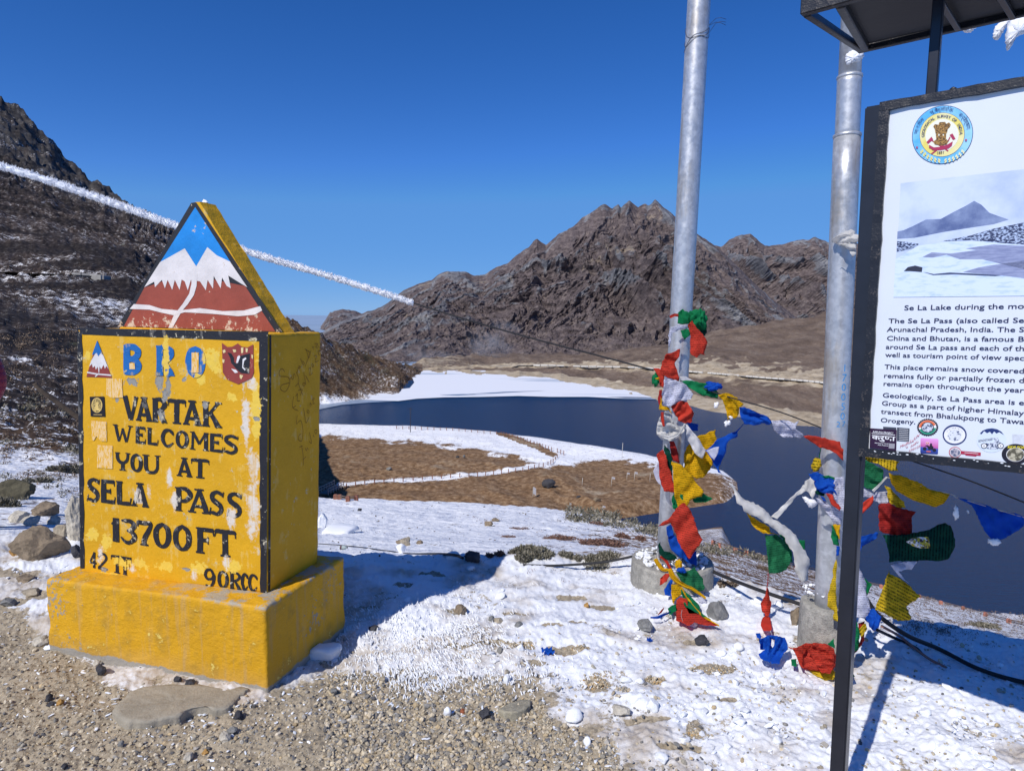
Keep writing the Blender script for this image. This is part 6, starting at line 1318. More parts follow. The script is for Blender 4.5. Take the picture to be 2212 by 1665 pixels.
# --- hanging between the poles
YB = 3.45
flag('b', [(738, 118), (768, 128), (800, 180), (830, 222), (862, 248), (960, 282), (1060, 378), (1200, 470), (1250, 530), (1290, 600), (1345, 712), (1335, 780), (1332, 850), (1302, 868), (1262, 835), (1240, 800), (1222, 640), (1150, 520), (1040, 432), (850, 330), (840, 290), (798, 270), (790, 220)], YB-.05, 'silk', 'long white silk scarf hanging diagonally between the two poles', fold=48, amp=.022, nf=3.6, name='scarf', cat='scarf', group='white silk scarves', fray=1)
flag('b', [(1055, 372), (1130, 300), (1200, 232), (1260, 180), (1300, 130), (1318, 180), (1250, 215), (1180, 300), (1102, 392)], YB-.02, 'silk', 'narrow white scarf strip tying the long scarf to the second pole', fold=-40, amp=.012, nf=2, name='scarf', cat='scarf', group='white silk scarves')
flag('b', [(1290, 140), (1372, 58), (1412, 82), (1402, 140), (1388, 192), (1372, 242), (1345, 200), (1320, 180)], 3.12, 'silk', 'white scarf end fanned out at the left of the second pole', fold=100, amp=.02, nf=2.5, name='scarf', cat='scarf', group='white silk scarves')
flag('b', [(868, 342), (900, 360), (942, 392), (1042, 450), (1052, 492), (1125, 508), (1000, 500), (950, 470), (918, 440)], YB-.0, 'yellow', 'small yellow flag above the green one between the poles', 1, amp=.02, fold=40)
flag('b', [(1012, 508), (1060, 515), (1102, 508), (1170, 572), (1208, 702), (1172, 772), (1102, 797), (1040, 800), (1025, 650)], YB+.02, 'pgreen', 'green printed flag hanging between the poles beside the long scarf', 1, fold=80, amp=.03, nf=1.3, tang=80)
flag('b', [(1118, 508), (1162, 520), (1212, 640), (1216, 722), (1180, 640)], YB+.05, 'green', 'darker green flag behind the long white scarf', amp=.02)
flag('b', [(1265, 545), (1308, 550), (1310, 655), (1285, 602)], YB+.05, 'green', 'green flag corner showing right of the long white scarf', amp=.01)
ribbon('b', [(1034, 798), (1032, 850), (1028, 896)], [9, 5, 8], YB, 'dred', 'thin red string below the hanging green flag', n=16, tw=.1, name='flag_string', cat='string', group=None)
flag('b', [(1024, 892), (1040, 930), (1045, 980), (1058, 1012), (1052, 1092), (1040, 1120), (1010, 1120), (985, 1070), (978, 1022), (1010, 970)], YB-.02, 'red', 'twisted red flag hanging over the snow between the poles', 1, amp=.03, nf=1.6)
flag('b', [(985, 1150), (1010, 1120), (1048, 1130), (1062, 1222), (1030, 1232), (1000, 1230), (978, 1190)], YB-.03, 'red', 'lower red flag knotted under the twisted one above the blue heap', amp=.03)
ribbon('b', [(1050, 1230), (1062, 1262), (1075, 1310)], [6, 5, 8], YB-.05, 'silk', 'thin white cord from the lower red flag to the blue heap', n=12, tw=.1, name='flag_string', cat='string', group=None)
flag('b', [(1035, 1262), (1060, 1290), (1055, 1340), (1075, 1400), (1050, 1470), (1010, 1455), (978, 1440), (962, 1405), (1010, 1372), (975, 1372), (968, 1300), (1000, 1285)], 3.00, 'blue', 'crumpled blue flag heap on the snow left of the narrow drum', fold=80, amp=.035, nf=2.6)
flag('b', [(1085, 1280), (1120, 1272), (1160, 1282), (1180, 1330), (1182, 1372), (1150, 1400), (1120, 1480), (1060, 1478), (1048, 1400), (1080, 1340)], 2.985, 'blue', 'second blue flag folded over the right of the blue heap', fold=100, amp=.035, nf=2.4)
flag('b', [(1040, 1262), (1100, 1268), (1125, 1290), (1080, 1300), (1045, 1290)], 3.01, 'blue', 'dark blue fold across the top of the blue heap', fold=10, amp=.02)
flag('b', [(940, 1250), (975, 1248), (985, 1275), (970, 1292), (948, 1280)], 3.20, 'blue', 'small blue cloth tuft above the blue heap', amp=.01)
bundle('b', (1108, 1400), (40, 52), 3.13, 'silk', 'white knotted cloth lying on the blue heap', .03, 2, seed=32, name='scarf', cat='scarf', group='white silk scarves')
bundle('b', (1170, 1445), (38, 40), 3.13, 'lav', 'frayed white cloth scrap right of the blue heap', .02, 4, seed=33, prt=1)
ribbon('b', [(1185, 1350), (1215, 1365), (1262, 1362)], [4, 10, 16], 3.02, 'red', 'red string joining the blue heap to the big red bundle', n=12, tw=.2, name='flag_string', cat='string', group=None)
flag('b', [(1205, 1445), (1246, 1443), (1246, 1502), (1210, 1492)], 3.0, 'green', 'small green cloth square left of the big red bundle', amp=.01)
bundle('b', (1405, 1432), (148, 104), 2.96, 'red', 'big red printed bundle wound round the foot of the narrow drum', .075, 3, seed=35, amp=.13, prt=1)
flag('b', [(1220, 1372), (1260, 1350), (1300, 1332), (1380, 1325), (1300, 1400), (1290, 1490), (1330, 1530), (1280, 1500), (1255, 1440)], 2.90, 'red', 'outer fold of red cloth at the left of the big red bundle', 1, fold=60, amp=.03, nf=2.4)
flag('b', [(1380, 1325), (1460, 1326), (1530, 1365), (1532, 1440), (1500, 1555), (1440, 1548), (1400, 1500), (1360, 1420), (1330, 1380)], 2.885, 'red', 'broad swirl of red cloth over the front of the big red bundle', 1, fold=35, amp=.035, nf=3)
bundle('b', (1440, 1535), (95, 42), 2.94, 'oyellow', 'yellow cloth showing under the big red bundle', .06, 2, seed=36, amp=.2)
flag('b', [(1480, 1330), (1530, 1290), (1535, 1362), (1500, 1345)], 2.92, 'green', 'green cloth tip over the big red bundle', amp=.01)
# --- round the second pole and out to the right
Y2 = 3.02
bundle('c', (148, 150), (30, 50), Y2+.03, 'oyellow', 'small yellow printed knot left of the second pole', .02, 2, seed=41, prt=2)
ribbon('c', [(180, 30), (172, 70), (166, 100)], [5, 6, 8], Y2+.03, 'green', 'teal string running up the left of the second pole', n=12, tw=.1, name='flag_string', cat='string', group=None)
bundle('c', (215, 288), (62, 56), Y2-.05, 'blue', 'crumpled blue cloth wound round the second pole', .05, 3, seed=42)
flag('c', [(95, 212), (150, 198), (200, 225), (272, 240), (240, 262), (160, 280), (112, 242)], Y2-.02, 'blue', 'blue flag tail left above the crumpled blue cloth', amp=.02)
flag('c', [(170, 228), (230, 222), (280, 238), (270, 252), (200, 240)], Y2-.07, 'green', 'thin green band tied round the second pole above the blue cloth', amp=.006)
flag('c', [(136, 330), (170, 318), (205, 350), (200, 362), (150, 352)], Y2-.05, 'dgreen', 'small dark green flag under the crumpled blue cloth', amp=.012)
flag('c', [(272, 240), (332, 228), (345, 420), (330, 472), (262, 352)], Y2-.09, 'lav', 'white printed flag squeezed between second pole and board post', 1, amp=.02)
flag('c', [(140, 372), (200, 395), (310, 450), (315, 552), (275, 560), (250, 522), (192, 442)], Y2-.08, 'lav', 'white printed flag sagging across the second pole', 1, fold=40, amp=.025, tang=100)
flag('c', [(213, 343), (252, 350), (300, 420), (315, 442), (305, 462), (250, 420)], Y2-.12, 'red', 'small red flag over the white printed one on the second pole', amp=.012)
flag('c', [(172, 362), (200, 372), (218, 402), (195, 392)], Y2-.10, 'blue', 'blue flag tip below the small dark green flag', amp=.006)
flag('c', [(245, 640), (250, 560), (275, 565), (302, 600), (300, 700), (262, 690)], Y2-.09, 'green', 'green flag hugging the second pole left of the board post', amp=.02)
flag('c', [(258, 556), (310, 556), (308, 662), (285, 620)], Y2-.11, 'yellow', 'yellow flag corner at the board post above the green one', amp=.012)
flag('c', [(282, 700), (305, 702), (302, 762), (280, 765)], Y2-.09, 'blue', 'short blue strip below the green flag beside the board post', amp=.006)
flag('c', [(290, 782), (295, 1212), (264, 1200), (262, 1135), (222, 1108), (225, 1030), (240, 980), (262, 900), (268, 822)], Y2-.14, 'oyellow', 'long yellow flag hanging down over the narrow drum', 1, fold=88, amp=.025, nf=2.2)
flag('c', [(368, 1230), (402, 1180), (428, 1230), (442, 1292), (432, 1402), (372, 1452)], Y2-.14, 'green', 'green flag wound round the right side of the narrow drum', 1, fold=85, amp=.03)
flag('c', [(430, 1222), (475, 1208), (472, 1340), (380, 1462), (388, 1432), (450, 1322)], Y2-.07, 'dred', 'dark red flag behind the green one on the narrow drum', amp=.02)
flag('c', [(428, 1270), (482, 1224), (492, 1262), (452, 1322)], Y2-.12, 'oyellow', 'small yellow printed flag between drum and blue knot', 2, amp=.012, tang=45)
flag('c', [(372, 1490), (380, 1520), (408, 1585), (372, 1595)], Y2-.12, 'dgreen', 'dark green cloth corner at the foot of the narrow drum', amp=.01)
flag('c', [(412, 830), (432, 828), (472, 920), (482, 1000), (508, 1082), (502, 1200), (450, 1185), (400, 1180), (402, 950)], Y2-.10, 'lav', 'white printed flag hanging right of the board post', 1, fold=85, amp=.03, nf=1.6, tang=92)
flag('c', [(472, 918), (526, 962), (490, 1042), (478, 1020)], Y2-.02, 'green', 'green flag tip right of the hanging white printed flag', amp=.015)
flag('c', [(412, 655), (480, 630), (568, 608), (560, 642), (500, 680), (460, 702), (425, 782), (412, 760)], 2.94, 'blue', 'blue flag tapering to the right of the board post', fold=-25, amp=.025, nf=1.8)
flag('c', [(448, 95), (560, 108), (712, 128), (690, 160), (702, 192), (640, 192), (560, 142), (500, 132)], 2.96, 'oyellow', 'yellow block printed flag just under the board frame', 2, fold=10, amp=.02, tang=5)
flag('c', [(445, 100), (520, 140), (602, 190), (592, 272), (540, 332), (442, 292)], 2.92, 'pgreen', 'green and teal flag right under the board corner', 1, amp=.02, fold=40)
ribbon('c', [(530, 330), (575, 285), (625, 232)], [14, 18, 12], 2.90, 'silk', 'short twisted white rope tying flags under the board', n=20, name='flag_string', cat='string', group=None)
flag('c', [(440, 300), (540, 340), (640, 328), (662, 400), (572, 412), (500, 372), (440, 365)], 2.93, 'lav', 'white printed flag crumpled under the green and teal one', 1, amp=.025)
flag('c', [(610, 290), (652, 310), (742, 400), (752, 442), (700, 445), (640, 400)], 2.90, 'oyellow', 'yellow flag folded above the dark red one', 1, amp=.02, fold=45)
flag('c', [(430, 440), (480, 395), (530, 358), (532, 400), (480, 460), (430, 502)], 2.90, 'red', 'narrow red flag slanting up from the board post', amp=.012, fold=-45)
flag('c', [(570, 420), (640, 408), (700, 440), (760, 452), (822, 470), (792, 510), (796, 612), (750, 628), (600, 612), (574, 590)], 2.88, 'dred', 'bright red square flag flying right of the board post', 1, fold=60, amp=.035, nf=1.6)
flag('c', [(638, 205), (720, 222), (830, 262), (900, 310), (940, 322), (1055, 345), (1035, 380), (1012, 412), (940, 436), (800, 390), (690, 330), (652, 270)], 2.84, 'yellow', 'long yellow printed flag flying under the board over the lake', 1, fold=25, amp=.03, nf=1.5, tang=110)
flag('c', [(1108, 374), (1200, 400), (1400, 470), (1570, 512), (1545, 572), (1400, 658), (1330, 650), (1280, 590), (1200, 425)], 2.78, 'blue', 'large blue triangular flag at the right edge over the lake', fold=60, amp=.03, nf=1.2)
flag('c', [(598, 625), (760, 622), (880, 598), (960, 562), (1022, 543), (1056, 562), (1078, 620), (1088, 692), (1070, 740), (1040, 790), (985, 802), (880, 798), (700, 802), (640, 812), (632, 720)], 2.84, 'dgreen', 'dark green flag with a yellow and white centre picture over the lake', 2, fold=70, amp=.03, nf=1.2, tang=3)
p, f, uv = flag_piece([('c', 755, 672), ('c', 800, 645), ('c', 905, 640), ('c', 918, 718), ('c', 850, 715), ('c', 800, 700)], 2.79, 70, .012, 1.2, .3)
m = M('flag_centre_print', .8); v = m.coord('Object'); vcn = m.sep(m.voro(v, 130, 'Color'))[0]
m.color(m.ramp(vcn, [(0, (.02, .02, .03)), (.45, (.60, .50, .04)), (.62, (.04, .02, .06)), (.85, (.75, .72, .70))])); tag(cloth_obj('flag_picture', p, f, uv, m.m), 'yellow and white block picture on the middle of the dark green flag', 'flag picture')
flag('c', [(648, 830), (740, 808), (832, 800), (792, 860), (740, 862), (702, 872), (735, 912), (775, 955), (690, 882)], 2.88, 'lav', 'shredded white flag below the dark green one', fold=20, amp=.02)
flag('c', [(640, 862), (645, 892), (700, 912), (780, 970), (855, 1040), (820, 1070), (780, 1090), (758, 1108), (790, 1180), (780, 1202), (700, 1208), (600, 1150), (545, 1132), (590, 1012), (625, 900)], 2.88, 'oyellow', 'ragged yellow flag with bold black block print near the blue knot', 2, fold=60, amp=.03, nf=1.6, tang=118)
bundle('c', (533, 1200), (42, 66), 2.90, 'blue', 'blue knotted cloth at the foot of the ragged yellow flag', .03, 2, seed=51)
# string carrying the right hand flags
wire('flag_string', [P(*crop_px('c', 625, 235), 2.88), P(*crop_px('c', 1060, 350), 2.82), P(*crop_px('c', 1110, 375), 2.80), P(*crop_px('c', 1570, 512), 2.76)], .0014, 'thin cord the yellow and blue flags hang from at the right', 'string', None, simple('pale_cord', (.55, .52, .45), .8, .2, 40), 40, 5)
# frost lumps on cloth, poles and canopy
def frost_chip(k, poly, Y, label, th=.02, cat='frost', name='frost_clump'):
    pl = np.array([crop_px(k, x, y) for x, y in poly]); out = smooth_path(np.vstack([pl, pl[:1]]), len(pl)*6)[:-1]; out += rng.normal(size=out.shape)*.9
    cen = out.mean(0); rings = []; R_s = [(0.0, -1), (.45, -.9), (.75, -.65), (1, 0), (.75, .6), (.4, .85)]
    vs, f = [], []; n = len(out)
    for (s, d) in R_s[1:]:
        q = cen+(out-cen)*s; dep = Y+d*th*(1+.35*fbm(q[:, 0]/5, q[:, 1]/5, int(d*9)+30, 3)); vs.append(P(q[:, 0], q[:, 1], dep))
    V_ = np.vstack(vs+[P(*cen, Y-th)[None], P(*cen, Y+th)[None]]); m_ = len(R_s)-1
    for a in range(m_-1):
        for i in range(n): f.append((a*n+i, a*n+(i+1) % n, (a+1)*n+(i+1) % n, (a+1)*n+i))
    for i in range(n): f.append((m_*n, (i+1) % n, i)); f.append((m_*n+1, (m_-1)*n+i, (m_-1)*n+(i+1) % n))
    o = V_.mean(0); ob = pyobj(name, V_-o, f, ropeF, None, True); ob.location = tuple(o); return tag(ob, label, cat)
frost_chip('a', [(703, 915), (742, 908), (748, 925), (735, 950), (712, 958)], 3.66, 'small white ice lump hanging under the long green flag', .01)
frost_chip('a', [(790, 1075), (820, 1060), (848, 1082), (825, 1105), (798, 1112)], 3.58, 'white ice lump at the tip of the frayed yellow flag', .01)
frost_chip('a', [(835, 1025), (860, 1030), (855, 1052), (838, 1050)], 3.56, 'tiny ice lump on the frayed yellow flag corner', .006)
frost_chip('c', [(52, 365), (100, 378), (157, 405), (120, 442), (82, 420)], 3.03, 'white ice lump caught on the scarf end at the second pole', .02)
frost_chip('c', [(1085, 425), (1105, 440), (1112, 500), (1095, 525), (1072, 485)], 2.80, 'thin icicle lump below the long yellow flag', .006)
frost_chip('c', [(1165, 458), (1180, 460), (1182, 474), (1168, 472)], 2.80, 'tiny ice drop right of the icicle lump', .004)
frost_chip('c', [(1312, 655), (1360, 650), (1395, 665), (1395, 688), (1350, 697), (1312, 680)], 2.77, 'ice fringe on the lower tip of the blue triangular flag', .006)
frost_chip('r', [(1145, 330), (1180, 305), (1245, 315), (1248, 345), (1225, 370), (1180, 375), (1150, 392), (1138, 365)], 3.05, 'ice crust on the second pole just under the canopy corner', .02)
bundle('s', (95, 1455), (92, 52), 3.02, 'silk', 'white scarf knotted round the second pole at mid height', .06, 3, seed=61, name='scarf', cat='scarf', group='white silk scarves')
flag('s', [(0, 1500), (60, 1500), (185, 1480), (185, 1590), (150, 1625), (120, 1560), (60, 1520)], 2.97, 'silk', 'white scarf tail below the mid height knot on the second pole', fold=30, amp=.02, name='scarf', cat='scarf', group='white silk scarves')
frost_chip('r', [(1822, 162), (1900, 148), (1978, 126), (1935, 160), (1890, 196), (1850, 193)], 2.52, 'flat ice sheet hanging left along the canopy back edge', .02)
frost_chip('r', [(2022, 210), (2040, 160), (2080, 130), (2128, 118), (2105, 165), (2060, 235), (2030, 238)], 2.5, 'ragged hanging ice wedge under the canopy edge', .02)
frost_chip('r', [(2098, 230), (2130, 115), (2215, 80), (2300, 70), (2280, 170), (2215, 200), (2160, 235), (2125, 298), (2102, 290)], 2.45, 'largest ragged hanging ice mass at the right picture edge', .025)
frost_chip('m', [(1108, 98), (1112, 80), (1130, 76), (1152, 92), (1140, 106), (1120, 108)], 3.42, 'small ice lump on the tip of the yellow pillar', .012)
# ------------------------------------------------------------------ STONES
def stone_mat(name, c, vary=.35, sc=9):
    m = M(name, .95, .15); v = m.coord('Object'); n1 = m.noise(v, sc, 8, .7); n2 = m.noise(v, sc*7, 6, .7)
    m.color(m.mix(m.rng(n2, .35, .65), m.mix(m.rng(n1, .3, .7), tuple(x*(1-vary) for x in c), tuple(x*(1+vary) for x in c)), tuple(x*.6 for x in c)) if False else m.mix(m.rng(m.math('ADD', n1, m.math('MULTIPLY', n2, .5)), .55, .95), tuple(x*(1-vary) for x in c), tuple(min(1, x*(1+vary)) for x in c)))
    m.bump(m.math('ADD', n2, n1), .7, .01); return m.m
ST = {'tan': stone_mat('tan_stone', (.36, .31, .235)), 'grey': stone_mat('grey_stone', (.21, .21, .205)), 'dark': stone_mat('dark_stone', (.062, .062, .07)), 'pale': stone_mat('pale_stone', (.50, .46, .385)), 'brown': stone_mat('brown_stone', (.235, .185, .13)), 'moss': stone_mat('mossy_stone', (.10, .09, .06)), 'snow': SNOWM, 'ochre': stone_mat('ochre_stone', (.42, .24, .08)), 'red': stone_mat('brick_red_chip', (.36, .12, .06))}
def rock(px, py, w, h, kind, label, name='rock', cat='rock', dep=1.0, seed=None, sub=3, sink=.35, rough=.5, group=None, on=None):
    """w,h: size in picture units; stands on the ground below the given point"""
    base = hit(px, py+h*.35) if on is None else Vector(on)
    Y = base.y; W_, H_ = w/1460*Y, h/1460*Y; seed = seed or int(px*7+py)
    v, f = rock_np(sub, seed, rough); v = v*[W_/2*1.12, W_/2*dep, H_*.72]
    n = fbm(v[:, 0]/W_*6+seed, v[:, 2]/W_*6+v[:, 1]/W_*4, seed, 4)[:, None]; v = v*(1+.10*n)
    o = pyobj(name, v, f, ST[kind], None, kind == 'snow'); o.location = (base.x, base.y+W_*.2*dep, base.z+H_*(.72-sink)-.0); o.rotation_euler = (0, 0, random.uniform(0, .4))
    return tag(o, label, cat, group)
rock(83, 1183, 122, 62, 'brown', 'large flat topped brown boulder left of the yellow pillar', cat='boulder', sub=4, dep=.8, rough=.35, seed=12)
rock(90, 1103, 58, 30, 'brown', 'rounded brown rock with orange stain behind the large boulder', sub=4, rough=.3, seed=6)
rock(18, 1062, 78, 44, 'moss', 'dark mossy rock at the left picture edge', sub=4, dep=.8)
rock(158, 1135, 46, 88, 'pale', 'pale upright rock half hidden by the pillar edge', cat='boulder', sub=4)
rock(36, 1119, 38, 24, 'pale', 'pale rough stone between the mossy rock and the pillar')
rock(60, 1128, 40, 20, 'pale', 'low pale rubble stone behind the large boulder')
rock(28, 1194, 18, 20, 'ochre', 'small ochre stone touching the left end of the large boulder')
rock(165, 1196, 26, 28, 'dark', 'dark stone wedged between boulder and pillar')
rock(130, 1150, 34, 30, 'tan', 'tan stone on the rubble behind the large boulder')
rock(112, 1126, 30, 18, 'pale', 'small pale stone on the rubble near the pillar')
rock(51, 1252, 38, 12, 'brown', 'flat brown stone on trampled snow left of the plinth')
rock(64, 1281, 40, 16, 'tan', 'low tan stone left of the plinth below the flat brown one')
rock(14, 1303, 32, 14, 'grey', 'flat grey slate at the left picture edge')
rock(86, 1386, 32, 24, 'pale', 'pale stone beside the lower left corner of the plinth')
rock(104, 1400, 22, 9, 'snow', 'snow chip by the plinth corner', name='snow_lump', cat='snow lump')
rock(216, 1448, 24, 20, 'dark', 'dark pebble in front of the left half of the plinth')
rock(208, 1433, 18, 14, 'pale', 'pale pebble above the dark one at the plinth foot')
rock(384, 1468, 18, 12, 'dark', 'dark pebble under the middle of the plinth front')
rock(408, 1476, 24, 12, 'dark', 'dark flat pebble just right of another at the plinth foot')
rock(104, 1508, 18, 18, 'dark', 'dark grey pebble on gravel at lower left')
rock(108, 1523, 20, 10, 'dark', 'flat black pebble on gravel at lower left')
rock(128, 1519, 16, 12, 'ochre', 'orange pebble on the lower left gravel')
rock(512, 1546, 22, 20, 'dark', 'dark stone below the crack of the stone slab')
rock(500, 1580, 26, 14, 'grey', 'grey stone below the slab end')
rock(485, 1594, 26, 24, 'pale', 'whitish stone on the gravel below the slab')
rock(442, 1627, 18, 12, 'ochre', 'orange brown pebble at the bottom left centre')
rock(140, 1586, 17, 14, 'pale', 'single whitish pebble at lower left')
rock(404, 1638, 26, 18, 'pale', 'pale grey pebble at the bottom edge left of centre')
rock(260, 1608, 14, 12, 'grey', 'grey pebble below the slab left end')
rock(137, 1657, 14, 12, 'dark', 'black pebble at the very bottom left')
rock(1046, 1543, 25, 24, 'dark', 'round black stone left of the flat speckled stone')
rock(875, 1171, 24, 20, 'tan', 'tan stone on snow above the bare cable')
rock(993, 1319, 30, 20, 'brown', 'brown stone on snow right of the pillar shadow')
rock(1062, 1338, 14, 12, 'grey', 'small grey stone paired with a tan one on open snow')
rock(1076, 1341, 20, 10, 'tan', 'small tan stone paired with a grey one on open snow')
rock(1120, 1350, 18, 10, 'grey', 'flat grey stone right of the pair on open snow')
rock(1267, 1308, 13, 10, 'ochre', 'tiny orange stone on snow left of the wide drum')
rock(1396, 1354, 38, 24, 'grey', 'angular grey stone left of the flags at the wide drum')
rock(1519, 1386, 33, 20, 'dark', 'dark grey stone on snow below the flags of the wide drum')
rock(1720, 1335, 26, 42, 'brown', 'brown rock leaning against the narrow drum')
rock(1552, 1322, 46, 40, 'grey', 'grey rock half under the flag tangle at the wide drum', rough=.3)
rock(1022, 1206, 38, 22, 'dark', 'black jagged lump at the tip of the pillar shadow')
rock(806, 1358, 22, 10, 'dark', 'dark slate lying in the pillar shadow')
rock(826, 1468, 14, 14, 'tan', 'tan stone where gravel meets snow right of the plinth')
rock(1000, 1538, 12, 11, 'red', 'brick red chip in the gravel by white crumbs')
rock(1343, 1537, 44, 18, 'pale', 'pale mottled stone in snow at lower centre right')
rock(720, 1494, 22, 13, 'grey', 'grey stone on gravel below the plinth right corner')
rock(1186, 1047, 29, 17, 'dark', 'dark boulder on the brown meadow below the path bend', cat='boulder', sub=3)
rock(1055, 1132, 18, 12, 'brown', 'brown stone high on the snow slope')
rock(1071, 1124, 18, 7, 'brown', 'flat brown stone beside another high on the snow slope')
rock(777, 1102, 10, 7, 'dark', 'dark stone alone on the far snow slope near the pillar')
rock(906, 1172, 16, 7, 'brown', 'thin brown stone right of the tan stone near the cable')
rock(862, 1172, 16, 7, 'brown', 'thin brown stone left of the tan stone near the cable')
rock(840, 1013, 13, 7, 'grey', 'grey stone on the brown meadow left part', cat='boulder'); rock(988, 988, 8, 5, 'dark', 'dark stone on the meadow near its snow edge', cat='boulder'); rock(1002, 986, 7, 5, 'grey', 'grey stone on the meadow near its snow edge', cat='boulder')
rock(1289, 1080, 16, 9, 'brown', 'brown boulder near the inlet shore', cat='boulder'); rock(1250, 1074, 10, 6, 'dark', 'dark boulder near the white flag pole', cat='boulder')
rock(1235, 800, 12, 9, 'dark', 'grey crag block at the mountain foot left of the cable', cat='boulder', on=V(1237, 862, 640)) if False else None
# snow lumps that stand out
sn = lambda px, py, w, h, lab, **k: rock(px, py, w, h, 'snow', lab, name='snow_lump', cat='snow lump', rough=.45, **k)
sn(700, 1412, 70, 34, 'big snow lump against the shaded right side of the plinth', dep=.8); sn(696, 1128, 26, 36, 'grey white snow mound right behind the pillar', sub=4); sn(730, 1147, 80, 14, 'low snow bank running right from the pillar')
sn(1410, 1527, 34, 26, 'rounded snow chunk at lower right of the gravel'); sn(1238, 1549, 44, 22, 'crumbly snow chunk beside the gravel tip'); sn(1383, 1471, 22, 12, 'small square ice block on the snow'); sn(1352, 1470, 28, 14, 'thin snow slab by a bare patch')
sn(1080, 1288, 22, 14, 'snow lump at the edge of the pillar shadow tip'); sn(866, 1187, 24, 16, 'snow lump in front of the tan stone'); sn(980, 1202, 34, 14, 'snow lump left of the black lump'); sn(1015, 1228, 20, 10, 'snow lump below the black lump')
for i, (a, b, w, h) in enumerate([(1096, 1467, 18, 20), (1125, 1400, 16, 12), (966, 1540, 18, 20), (972, 1352, 20, 10), (1595, 1400, 26, 16), (1560, 1412, 22, 12), (1640, 1300, 22, 14), (1680, 1310, 26, 16), (1500, 1350, 18, 12), (1660, 1460, 26, 18), (1590, 1475, 20, 12), (1920, 1500, 26, 16), (2000, 1540, 24, 16), (1480, 1600, 28, 14), (1600, 1560, 30, 16), (1680, 1600, 26, 14), (1430, 1640, 34, 16), (1270, 1605, 20, 20)]):
    rock(a, b, w, h, 'snow', 'loose rounded snow crumb lying on the trampled snow', name='snow_lump', cat='snow lump', group='loose snow crumbs on the trampled snow')
# snow on the drums
def crumbs(name, parent, n, c, rx, ry, h, s0, s1):
    vv, ff = ico(1); vs, fs = [], []; 
    for i in range(n):
        a, r = rng.uniform(0, 6.28), math.sqrt(rng.random()); s = rng.uniform(s0, s1); q = vv*(1+.3*rng.normal(size=(len(vv), 1)))*[s, s, s*.7]
        vs.append(q+[c[0]+rx*r*math.cos(a), c[1]+ry*r*math.sin(a), c[2]+h*rng.random()*(1-r)]); fs.append(ff+i*len(vv))
    return tag(pyobj(name, np.vstack(vs), np.vstack(fs), SNOWM, parent, False), kind='stuff')
crumbs('snow_crumbs', pl1, 150, (.03, 0, .152), .21, .21, .035, .006, .018); crumbs('snow_crumbs', pl2, 50, (0, .03, .305), .10, .10, .015, .004, .010)
# slab of rock at the foot of the plinth
def slab_stone(k, poly, th, mat, label, lift=.0, cat='stone slab'):
    pts = [crop_px(k, x, y) for x, y in poly] if k != 'f' else [(x*.4, 1327+y*.4) for x, y in poly]
    pts = smooth_path(np.array(pts+pts[:1]), len(pts)*5)[:-1]; pts += rng.normal(size=pts.shape)*.9
    g_ = np.array([hit(x, y)[:] for x, y in pts]); c = g_.mean(0); front = (c[1]-g_[:, 1])/np.ptp(g_[:, 1]); vs = []
    topz = c[2]+th*(.35+1.0*np.clip(front+.5, 0, 1)); n = len(g_)
    rings = [(1.0, None), (1.0, .75), (.985, .97), (.9, 1.0), (.8, 1.0), (.65, 1), (.5, 1.0), (.35, 1), (.2, 1.0), (.08, 1.0)]
    gs_ = np.array([np.roll(g_, k_, 0) for k_ in range(-3, 4)]).mean(0)
    for s, hgt in rings:
        q = c+((g_ if s > .98 else gs_)-c)*s; tz = c[2]+th*(.35+1.0*np.clip((c[1]-q[:, 1])/np.ptp(g_[:, 1])+.5, 0, 1)); z = np.full(n, c[2]-.03) if hgt is None else c[2]+(tz-c[2])*min(hgt, 1.0)
        z = z+(.004*fbm(q[:, 0]*18, q[:, 1]*18, 90, 4) if hgt else 0); vs.append(np.stack([q[:, 0], q[:, 1], z], 1))
    V_ = np.vstack(vs+[[[c[0], c[1], vs[-1][:, 2].mean()]]]); f = []
    for a in range(len(rings)-1):
        for i in range(n): f.append((a*n+i, a*n+(i+1) % n, (a+1)*n+(i+1) % n, (a+1)*n+i))
    for i in range(n): f.append(((len(rings)-1)*n+i, (len(rings)-1)*n+(i+1) % n, len(rings)*n))
    ob = pyobj('stone_slab', V_-c, f, mat, None, True); ob.location = tuple(c); return tag(ob, label, cat)
slab_stone('f', [(605, 545), (650, 500), (720, 440), (830, 400), (1060, 395), (1330, 405), (1290, 455), (1262, 500), (1190, 545), (1060, 545), (960, 590), (830, 608), (740, 622), (660, 612)], .030, ST['tan'] if False else stone_mat('grey_tan_slab', (.35, .315, .25), .18, 5), 'broad cracked stone slab sunk in gravel in front of the plinth')
slab_stone('q', [(1112, 1328), (1160, 1292), (1240, 1256), (1300, 1250), (1306, 1290), (1282, 1328), (1212, 1364), (1145, 1350)], .026, stone_mat('speckled_slab', (.44, .40, .30), .3, 60), 'flat speckled stone on gravel at the bottom centre')

